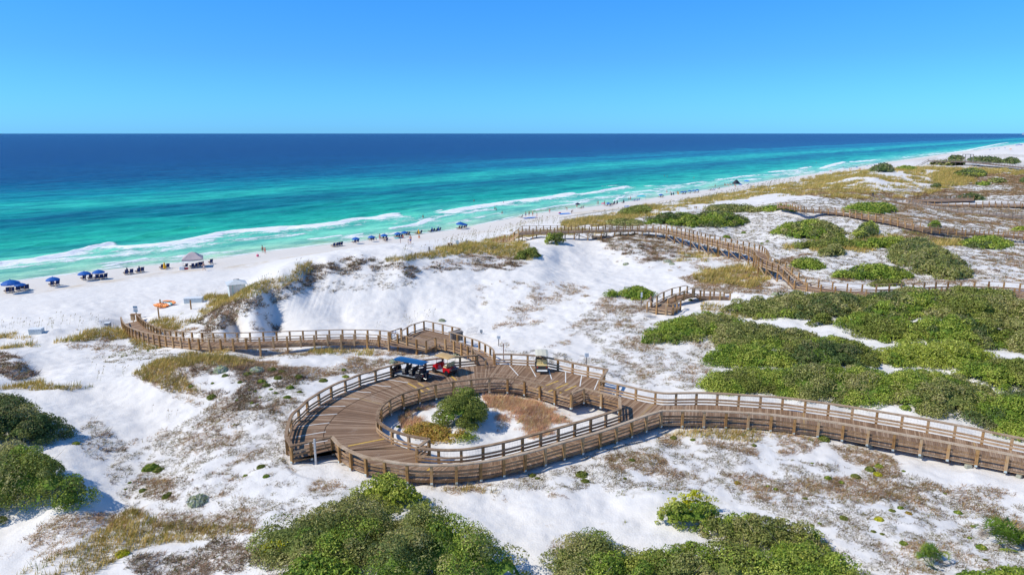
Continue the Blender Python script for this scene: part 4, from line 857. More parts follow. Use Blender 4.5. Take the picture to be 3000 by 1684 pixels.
# thin wire netting under the near rails (posts to posts)
def netting(parent, P, z0=-0.95, z1=-0.12, step=0.22, nh=5):
    C = resample(spline(P), step=step); mb = MB()
    for i in range(len(C)): mb.bar((C[i, 0], C[i, 1], C[i, 2]+z0), (C[i, 0], C[i, 1], C[i, 2]+z1), 0.0035, n=3)
    for k in range(nh):
        z = z0+(z1-z0)*k/(nh-1)
        for i in range(len(C)-1): mb.bar((C[i, 0], C[i, 1], C[i, 2]+z), (C[i+1, 0], C[i+1, 1], C[i+1, 2]+z), 0.0035, n=3)
    mb.build('wire_netting', M_WIRE, parent, fix=False)
netting(TA, OUT_LOW); netting(TA, LOW_IN)

# ================= ramp road to the right
RA = empty('boardwalk', (0, 0, 0), label='long straight timber cart ramp leading off to the right edge beside the thicket', cat='boardwalk')
mb = MB(); uv = []; strip_deck(RAMP_B[4:], RAMP_F, mb, uv, n=90); deck_obj(mb, uv, RA)
railing(RA, RAMP_B, 1.75, inside=1); railing(RA, RAMP_F, 1.72, inside=-1, brackets=True, ends=(0, 1))
netting(RA, RAMP_F); netting(RA, RAMP_B[4:])

# ================= footbridge link + platform + west walkway
LWK = empty('boardwalk', (0, 0, 0), label='curving beach boardwalk with a viewing platform, running down to the beach sign on the left', cat='boardwalk')
mb = MB(); uv = []; strip_deck(LINK_L, LINK_R, mb, uv, n=24); deck_obj(mb, uv, LWK)
mb = MB(); uv = []
PB = PLAT_B; PF = PLAT_F
pts = [LINK_R[-1], PB[1], PB[3], PB[4], WEST_B[0], WEST_F[0], PF[1], LINK_L[-1]]
mb.v += [(p[0], p[1], p[2]-RH) for p in pts]; a0 = math.atan2(PB[3][1]-PB[1][1], PB[3][0]-PB[1][0]); uv += [(-p[0]*math.sin(a0)+p[1]*math.cos(a0), p[0]*math.cos(a0)+p[1]*math.sin(a0)) for p in pts]
mb.f.append(tuple(range(len(pts)))); deck_obj(mb, uv, LWK, 'platform')
mb = MB(); uv = []; strip_deck(WEST_B, WEST_F, mb, uv, n=110); deck_obj(mb, uv, LWK)
kw = dict(w_=0.115, cap=(0.16, 0.06), boards=((-0.93, 0.12),), down=0.30, boff=0.06)
railing(LWK, LINK_R, 1.45, inside=-1, **kw); railing(LWK, LINK_L, 1.45, inside=1, **kw)
railing(LWK, PLAT_B, 1.45, inside=-1, smooth=False, **kw); railing(LWK, PLAT_F, 1.45, inside=1, smooth=False, ground=2, **kw)
railing(LWK, WEST_B, 1.5, inside=-1, **kw); railing(LWK, WEST_F, 1.5, inside=1, ground=2, **kw)
railing(LWK, pw([(1143.6,970.8,5.95),(1174.7,960,5.95)]), 1.3, inside=1, smooth=False, **kw)

# ================= long dune bridge
BRG = empty('boardwalk', (0, 0, 0), label='raised timber footbridge on braced piles arching over the central dunes, with stairs at each end', cat='footbridge')
mb = MB(); uv = []; strip_deck(BR_F, BR_B, mb, uv, n=120); deck_obj(mb, uv, BRG)
kw = dict(w_=0.12, cap=(0.15, 0.06), boards=((-0.90, 0.13),), down=0.32, boff=0.06)
railing(BRG, BR_F, 1.5, inside=-1, **kw); railing(BRG, BR_B, 1.5, inside=1, **kw)
fq = resample(spline(BR_F), step=3.0); bq = resample(spline(BR_B), n=len(fq)); pm = post_mesh(0.2, 'tp')
for i in range(len(fq)):
    gs = []
    for P in (fq[i], bq[i]):
        g = gh(P[0], P[1]); gs.append(g); top = P[2]-RH-0.1
        if top-g > 0.1:
            o = bpy.data.objects.new('pile', pm); o.location = (P[0], P[1], g-0.3); o.scale = (1, 1, top-g+0.3); link(o, BRG)
    if fq[i][2]-RH-gs[0] > 1.5:
        mb = MB(); mb.beam((*fq[i][:2], gs[0]+0.15), (*bq[i][:2], bq[i][2]-RH-0.3), 0.05, 0.14); mb.build('cross_brace', W_BOARD, BRG)
        if i+1 < len(fq): mb = MB(); mb.beam((*fq[i][:2], fq[i][2]-RH-0.4), (*fq[i+1][:2], gs[0]+0.2), 0.05, 0.14); mb.build('cross_brace', W_BOARD, BRG)
def stairs(parent, A, B, n):
    a = resample(A, n+1); b = resample(B, n+1)
    for k in range(n):
        m = MB(); p = (a[k]+a[k+1])/2; q = (b[k]+b[k+1])/2; wd = np.linalg.norm(a[k+1][:2]-a[k][:2])*0.9
        m.beam((p[0], p[1], a[k+1][2]-RH), (q[0], q[1], a[k+1][2]-RH), wd, 0.06); m.build('step', W_CAP, parent)
    for E in (A, B):
        for i in range(len(E)-1):
            m = MB(); m.beam((E[i][0], E[i][1], E[i][2]-RH-0.12), (E[i+1][0], E[i+1][1], E[i+1][2]-RH-0.12), 0.07, 0.28); m.build('stringer', W_BOARD, parent)
stairs(BRG, ST_F, ST_B, 10)
railing(BRG, ST_F, 1.4, inside=-1, smooth=False, ends=(0, 1), fascia=False, **{**kw, 'down': .5}); railing(BRG, ST_B, 1.4, inside=1, smooth=False, ends=(0, 1), fascia=False, **{**kw, 'down': .5})
stairs(BRG, BS_F[:2], BS_B[:2], 11); stairs(BRG, BS_F[2:], BS_B[2:], 7)
mb = MB(); uv = []; strip_deck(BS_F[1:3], BS_B[1:3], mb, uv); deck_obj(mb, uv, BRG, 'landing')
railing(BRG, BS_F, 1.4, inside=1, smooth=False, ends=(0, 1), fascia=False, **{**kw, 'down': .5}); railing(BRG, BS_B, 1.4, inside=-1, smooth=False, ends=(0, 1), fascia=False, **{**kw, 'down': .5})

LOW = empty('boardwalk', (0, 0, 0), label='low timber boardwalk running right from the foot of the bridge stairs behind the thicket', cat='boardwalk')
mb = MB(); uv = []; strip_deck(LW_F, LW_B, mb, uv, n=90); deck_obj(mb, uv, LOW)
railing(LOW, LW_F, 1.9, inside=-1, **kw); railing(LOW, LW_B, 1.9, inside=1, **kw)

# ================= small overlook with arched ramp
OVK = empty('boardwalk', (0, 0, 0), label='small square timber overlook with an arched ramp, standing in the dunes below the footbridge', cat='overlook')
mb = MB(); uv = []
rc = at(2000, 872, 6.5); pts = [OV_F[0], OV_F[1], OV_F[2], AR_F[0], AR_B[0]]
mb.v += [(p[0], p[1], p[2]-RH) for p in pts]; uv += [(p[1], p[0]) for p in pts]; mb.f.append(tuple(range(len(pts)))); deck_obj(mb, uv, OVK, 'platform')
mb = MB(); uv = []; strip_deck(AR_F[:5], AR_B[:5], mb, uv, n=20); deck_obj(mb, uv, OVK)
mb = MB(); uv = []; strip_deck(AR_F[4:], AR_B[4:], mb, uv, n=20); deck_obj(mb, uv, OVK)
kw2 = {**kw, 'ground': 1}
railing(OVK, OV_F, 1.3, inside=-1, smooth=False, **kw2); railing(OVK, OV_B, 1.3, inside=1, smooth=False, **kw2)
railing(OVK, AR_B, 1.35, inside=1, smooth=False, ends=(0, 1), **kw); railing(OVK, AR_F, 1.35, inside=-1, smooth=False, **kw)
for (p, q) in (((2270,866,6.9), (2356,863,6.9)), ):
    railing(OVK, pw([p, q]), 1.6, inside=1, smooth=False, fascia=False, **kw)

# ================= walkways further away
kf = dict(w_=0.14, cap=(0.17, 0.08), boards=((-0.85, 0.16),), down=0.4, boff=0.06)
FW = empty('boardwalk', (0, 0, 0), label='distant timber boardwalk crossing the dunes below the far parking loop', cat='boardwalk')
mb = MB(); uv = []; strip_deck(FA_F, FA_B, mb, uv, n=70); deck_obj(mb, uv, FW)
railing(FW, FA_F, 1.9, inside=-1, **kf); railing(FW, FA_B, 1.9, inside=1, **kf)
FW = empty('boardwalk', (0, 0, 0), label='grey boardwalk passing just below the far parking loop towards the right edge', cat='boardwalk')
mb = MB(); uv = []; strip_deck(FB_F, FB_B, mb, uv, n=70); deck_obj(mb, uv, FW)
kg = {**kf, 'key': 'g'}
railing(FW, FB_F, 2.0, inside=-1, **kg); railing(FW, FB_B, 2.0, inside=1, **kg)
FW = empty('boardwalk', (0, 0, 0), label='far parking loop of dark timber with bicycles inside its rails', cat='boardwalk')
mb = MB(); uv = []; strip_deck(FC_B, pw([(2656,580,6.4),(2690,582,6.4),(2763,580.5,6.4),(2854,579,6.4)]), mb, uv, n=30); strip_deck(FC_F, pw([(2690,583,6.4),(2763,588.0,6.4),(2880,588.7,6.4),(3000,589.5,6.4),(3090,591,6.4)]), mb, uv, n=40); deck_obj(mb, uv, FW)
railing(FW, FC_B, 2.0, inside=1, **kf); railing(FW, FC_F, 2.0, inside=-1, **kf); railing(FW, FC_M, 1.8, inside=1, **kf); railing(FW, FC_T, 2.0, inside=1, **kf)
FW = empty('boardwalk', (0, 0, 0), label='farthest raised grey walkway with a beach stair and a small shelter frame', cat='boardwalk')
mb = MB(); uv = []; strip_deck(FD_F, FD_B, mb, uv, n=50); deck_obj(mb, uv, FW)
railing(FW, FD_F, 3.0, w_=0.25, inside=-1, key='g', cap=(.25, .12), boards=((-0.6, 0.15),), down=0.6, ground=2); railing(FW, FD_B, 3.0, w_=0.25, inside=1, key='g', cap=(.25, .12), boards=((-0.6, 0.15),), down=0.6)
for A, B in ((FD_F, pw([(2690, 484, 6.0)])), (FD_B, pw([(2701, 479, 6.2)]))):
    m = MB(); m.beam(A[0]-[0, 0, 0], B[0], 0.25, 0.14); m.beam(A[0]-[0, 0, RH], B[0]-[0, 0, RH], 0.25, 0.5); m.build('stair_rail', W_GREY, FW)
sh_ = [at(2827, 470, 9.5), at(2850, 470.5, 9.5)]
for p in sh_:
    for dy in (0, 3): m = MB(); m.box((p[0], p[1]+dy, 11.0), (0.3, 0.3, 5.0)); m.build('shelter_post', W_GREY, FW)
m = MB(); m.box(((sh_[0][0]+sh_[1][0])/2, (sh_[0][1]+sh_[1][1])/2+1.5, 13.6), (sh_[1][0]-sh_[0][0]+1.5, 5.0, 0.35)); m.build('shelter_top', W_GREY, FW)
# ------------------------------------------------------------------ scatter the low plants
PALS = {'gold': [(0.495, 0.352, 0.091), (0.396, 0.323, 0.084), (0.610, 0.435, 0.140), (0.281, 0.277, 0.063), (0.693, 0.510, 0.196)],
        'brown': [(0.330, 0.195, 0.105), (0.429, 0.262, 0.140), (0.247, 0.143, 0.084), (0.511, 0.330, 0.168), (0.314, 0.240, 0.084)],
        'scrub': [(0.165, 0.112, 0.070), (0.247, 0.165, 0.112), (0.330, 0.210, 0.140), (0.148, 0.135, 0.049), (0.396, 0.285, 0.196)],
        'speck': [(0.180, 0.117, 0.066), (0.270, 0.176, 0.098), (0.141, 0.105, 0.055), (0.283, 0.222, 0.076), (0.219, 0.199, 0.066)],
        'green': [(0.165, 0.210, 0.042), (0.231, 0.255, 0.056), (0.281, 0.285, 0.084), (0.330, 0.270, 0.098)],
        'pink': [(0.750, 0.435, 0.266), (0.660, 0.360, 0.224), (0.750, 0.555, 0.336), (0.750, 0.600, 0.280), (0.495, 0.285, 0.182)]}
SPEC = {  # candidates, falloff, blades, height, width, lean, radius
 'gold': (800000, 1.25, 7, .42, .045, .6, .26), 'brown': (1100000, 1.25, 8, .27, .042, 1.3, .30), 'scrub': (1100000, 1.2, 8, .38, .058, 1.2, .30),
 'speck': (1900000, 1.2, 5, .18, .040, 1.6, .16), 'green': (300000, 1.2, 6, .22, .06, .9, .22), 'pink': (200000, 1.2, 8, .34, .028, .8, .22)}
LBL = {'gold': ('grass', 'golden green dune grass growing in bands on the sand'), 'brown': ('brushwood', 'low dry brown scrub tangled over the white sand'), 'scrub': ('brushwood', 'dark woody twigs and dead brush on the dune slopes'),
       'speck': ('leaf_litter', 'scattered dry sprigs and leaf litter speckling the white sand'), 'green': ('ground_cover', 'low green ground cover between the dunes'), 'pink': ('brushwood', 'pinkish brown dry brush filling the island inside the turnaround')}
for kd in ('gold', 'brown', 'scrub', 'speck', 'green', 'pink'):
    N_, pw_, nb, hh, wd, lean, rad = SPEC[kd]
    if kd == 'pink': x, y, z, px, py, r = cand(N_, 1.0, 44, 62)
    else: x, y, z, px, py, r = cand(N_, pw_)
    f = veg_field(x, y, px, py, kd); ok = rng.random(len(x)) < f*0.85
    x, y, z, r = x[ok], y[ok], z[ok], r[ok]; n = len(x)
    k = (r/58)**0.55; big = 0.6+0.9*rng.random(n)**2
    V, F, c = blades(x, y, z, nb, hh*k*big, wd*k**1.2, lean, rad*k*big, np.clip(pal(n, PALS[kd])*(0.8+0.4*vn(x/2, y/2))[:, None], 0, 1))
    nm, lb = LBL[kd]; o = np_mesh(nm, V, F, M_BLADE, face_col=c); tag(o, lb, nm.replace('_', ' '), kind='stuff')
# sea oats on the dune edge: tall thin stalks with a drooping seed head
x, y, z, px, py, r = cand(170000, 1.0, 45, 420); ok = np.zeros(len(x), bool)
for p in OATS: ok |= in_poly(px, py, p)
ok &= rng.random(len(x)) < 0.20*sstep(.35, .6, fbm(x/5, y/5, 3)); x, y, z, r = x[ok], y[ok], z[ok], r[ok]; n = len(x)
k = (r/100)**0.6; h = (0.6+0.5*rng.random(n))*k; w_ = 0.010*(r/60); dx = h*(.12+.2*rng.random(n)); dy = h*(rng.random(n)-.5)*.2
v1 = np.stack([np.stack([x-w_, y, z], -1), np.stack([x+w_, y, z], -1), np.stack([x+dx*.7, y+dy, z+h*.8], -1)], 1)
v2 = np.stack([np.stack([x+dx*.6-w_*2, y+dy, z+h*.72], -1), np.stack([x+dx+w_*2.5, y+dy, z+h*.8], -1), np.stack([x+dx*1.3, y+dy, z+h], -1)], 1)
V = np.concatenate([v1, v2]).reshape(-1, 3); cc = np.concatenate([pal(n, [(.45, .40, .20), (.36, .34, .16)]), pal(n, [(.50, .40, .24), (.38, .30, .18)])])
tag(np_mesh('sea_oats', V, np.arange(len(V)).reshape(-1, 3), M_BLADE, face_col=cc), 'thin sea oat stalks with drooping heads along the dune edge', 'sea oats', kind='stuff')

# ------------------------------------------------------------------ shrubs: a lumpy canopy over a surveyed outline, covered in leaves
TONES = {'oak': [(0.221, 0.248, 0.065), (0.295, 0.312, 0.083), (0.161, 0.199, 0.056), (0.385, 0.373, 0.120), (0.443, 0.398, 0.167)],
         'green': [(0.177, 0.273, 0.036), (0.266, 0.360, 0.047), (0.132, 0.212, 0.036), (0.353, 0.423, 0.065), (0.443, 0.472, 0.092)],
         'olive': [(.20,.235,.045), (.26,.30,.055), (.155,.19,.04), (.33,.36,.08), (.25,.25,.07)],
         'lime': [(.34,.40,.05), (.44,.48,.08), (.25,.32,.04), (.52,.54,.12), (.32,.36,.06)],
         'yellow': [(0.600, 0.600, 0.028), (0.600, 0.600, 0.036), (0.531, 0.497, 0.028), (0.600, 0.600, 0.074), (0.600, 0.497, 0.056)],
         'dark': [(0.103, 0.161, 0.052), (0.148, 0.199, 0.065), (0.081, 0.125, 0.041), (0.206, 0.237, 0.074), (0.266, 0.248, 0.110)],
         'silver': [(0.600, 0.600, 0.406), (0.600, 0.600, 0.498), (0.501, 0.597, 0.313), (0.600, 0.600, 0.600), (0.591, 0.600, 0.332)],
         'rust': [(0.501, 0.324, 0.056), (0.600, 0.348, 0.092), (0.353, 0.298, 0.047), (0.600, 0.398, 0.128), (0.414, 0.373, 0.056)]}
CORE = {}
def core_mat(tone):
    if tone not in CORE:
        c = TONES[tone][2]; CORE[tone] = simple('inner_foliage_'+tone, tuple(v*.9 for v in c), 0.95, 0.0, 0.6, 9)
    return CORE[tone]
M_TWIG = simple('grey_branches', (0.27, 0.24, 0.20), 0.9, 0.1, 0.3)
def edge_dist(x, y, P):
    d = np.full(len(x), 1e9); n = len(P)
    for i in range(n):
        a = P[i]; b = P[(i+1) % n]; e = b-a; L = max(e@e, 1e-9)
        t = np.clip(((x-a[0])*e[0]+(y-a[1])*e[1])/L, 0, 1)
        d = np.minimum(d, np.hypot(x-a[0]-t*e[0], y-a[1]-t*e[1]))
    return d
def pip(x, y, P): return in_poly(x, y, [tuple(p) for p in P])
def shrub(pts, h, tone, label, name='shrub', cat='shrub', group=None, lump=1.1, cover=2.3, leaf=1.0, mix=None, twig=0.0, sharp=0.8, grow=1.0, clump=1.0):
    if grow != 1.0:
        mx_ = sum(p[0] for p in pts)/len(pts); my_ = sum(p[1] for p in pts)/len(pts); pts = [(mx_+(p[0]-mx_)*grow, my_+(p[1]-my_)*grow) for p in pts]
    pts = K(pts); ys = [p[1] for p in pts]; y0, y1 = min(ys), max(ys)
    W_ = np.array([ground_at(p[0], p[1], up=0.62*h*min(1, (y1-p[1])/max(y1-y0, 1)*1.3))[:2] for p in pts])
    # smooth the outline a little
    Q = []
    n = len(W_)
    for i in range(n):
        Q += [W_[i]*.75+W_[(i+1) % n]*.25, W_[i]*.25+W_[(i+1) % n]*.75]
    P = np.array(Q); c = P.mean(0); dist = np.hypot(*c)
    x0, xa = P[:, 0].min(), P[:, 0].max(); ya, yb = P[:, 1].min(), P[:, 1].max()
    gx, gy = np.meshgrid(np.linspace(x0, xa, 26), np.linspace(ya, yb, 26)); ins = pip(gx.ravel(), gy.ravel(), P)
    if ins.sum() < 4: return None
    md = edge_dist(gx.ravel()[ins], gy.ravel()[ins], P).max(); area = ins.mean()*(xa-x0)*(yb-ya)
    def canopy(x, y):
        e = edge_dist(x, y, P); e = np.maximum(0, e+(fbm(x/1.3, y/1.3, 4, .6)-0.62)*min(md*0.9, 2.4))
        f = np.clip(e/(md*0.8), 0, 1); dome = np.clip(1-(1-f)**2, 0, 1)**sharp
        l1 = fbm(x/lump+7, y/lump, 3, .55); l2 = fbm(x/(lump*2.6), y/(lump*2.6)+31, 2)
        return h*dome*(0.88+0.45*(l2-.5))+(l1-.5)*min(h, 1.6)*.45*(dome > 0)+np.where(dome > 0.0, .05, -.25), l1, l2
    root = empty(name, (c[0], c[1], gh(c[0], c[1])), label=label, cat=cat, group=group); inv = np.array([c[0], c[1], root.location.z])
    # inner foliage surface
    st = max(0.28, dist*0.0045, math.sqrt(area)/90); nx = max(4, int((xa-x0)/st)+2); ny = max(4, int((yb-ya)/st)+2)
    gx, gy = np.meshgrid(np.linspace(x0, xa, nx), np.linspace(ya, yb, ny)); gx = gx.ravel(); gy = gy.ravel(); ii = pip(gx, gy, P) & deck_clear(gx, gy, 0.35)
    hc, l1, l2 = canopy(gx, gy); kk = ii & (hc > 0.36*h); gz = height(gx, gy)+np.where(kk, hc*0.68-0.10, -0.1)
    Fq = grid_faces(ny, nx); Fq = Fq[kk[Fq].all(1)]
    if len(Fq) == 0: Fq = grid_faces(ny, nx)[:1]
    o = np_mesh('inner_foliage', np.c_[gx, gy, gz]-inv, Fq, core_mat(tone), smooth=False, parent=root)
    # leafy clumps: many small crowns sitting on the canopy, each with its own leaves
    rb = float(np.clip(md*0.30, 0.22, 0.80))*clump*(1+max(0, dist-90)/260); s = max(0.085, dist*0.00165)*leaf
    nb_ = int(min(area*(1.15+.35*min(h/max(md, .5), 1.5))/(rb*rb*0.9)+6, 2600)); x = x0+(xa-x0)*rng.random(nb_*3); y = ya+(yb-ya)*rng.random(nb_*3)
    hc, l1, l2 = canopy(x, y); k = pip(x, y, P) & (hc > 0.05) & deck_clear(x, y, 0.3+rb*0.7); k &= np.cumsum(k) <= nb_; x, y, hc, l1 = x[k], y[k], hc[k], l1[k]; nb_ = len(x)
    if nb_ < 1: return root
    br = rb*(0.55+0.75*rng.random(nb_))*np.clip(0.55+hc/max(h*0.6, .1), 0.55, 1); bz = height(x, y)+np.maximum((hc-br*0.55)*np.where(rng.random(nb_) < .45, .25+.75*rng.random(nb_), 1), br*0.15)
    per = int(np.clip(cover*4.4*(rb/s)**2*0.62, 14, 420)); tot = nb_*per
    if tot > 110000: per = max(10, 110000//nb_)
    n = nb_*per; bi = np.repeat(np.arange(nb_), per); d = rng.normal(0, 1, (n, 3)); d[:, 2] = np.where(rng.random(n) < .70, np.abs(d[:, 2]), d[:, 2]); d /= np.linalg.norm(d, axis=1)[:, None]
    lob = 0.80+0.35*vn(d[:, 0]*2.3+bi*1.7, d[:, 1]*2.3+d[:, 2]*1.5)+rng.normal(0, .06, n)
    cc = np.c_[x, y, bz][bi]+d*(br[bi]*lob)[:, None]*np.array([1, 1, .82]); gz_ = height(cc[:, 0], cc[:, 1]); k = cc[:, 2] > gz_-0.02; cc = cc[k]-inv; d = d[k]; bi = bi[k]; n = len(cc)
    nrm = d+rng.normal(0, 0.55, (n, 3)); nrm /= np.linalg.norm(nrm, axis=1)[:, None]
    t = np.cross(nrm, rng.normal(0, 1, (n, 3))); t /= np.linalg.norm(t, axis=1)[:, None]; b = np.cross(nrm, t)
    ss = s*(0.55+0.9*rng.random(n))[:, None]
    V = np.stack([cc-t*ss*.62, cc-b*ss*.38, cc+t*ss*.62, cc+b*ss*.38], 1).reshape(-1, 3)
    tn = np.array(TONES[tone]); order = np.array([2, 0, 1, 3, 4]); bt = l1*1.1+rng.normal(0, .16, nb_)
    idx = np.clip((bt[bi]+rng.normal(0, .17, n))*5, 0, 4).astype(int); C_ = tn[order[idx]]
    for (tone2, th) in (mix or []):
        pm_ = (fbm(x/3.0+len(tone2)*13, y/3.0+th*50, 3)+rng.normal(0, .05, nb_)) > th; q = pm_[bi]; C_[q] = np.array(TONES[tone2])[order[idx]][q]
    C_ = np.clip(C_*(0.62+0.76*rng.random((n, 1))), 0, 1)
    np_mesh('leaves', V, np.arange(n*4).reshape(-1, 4), M_LEAF, face_col=C_, parent=root)
    if twig > 0:
        m = MB(); nt_ = int(twig*area*1.2)+6
        for _ in range(min(nt_, 500)):
            i = rng.integers(n); p = cc[i].copy(); p[2] -= 0.25*h
            q = p+np.array([rng.normal(0, .45), rng.normal(0, .45), 0.25*h+0.12+abs(rng.normal(0, .22))]); m.bar(p, q, s*.16, s*.05, 3)
        m.build('branches', M_TWIG, root, fix=False)['kind'] = 'stuff'
    return root
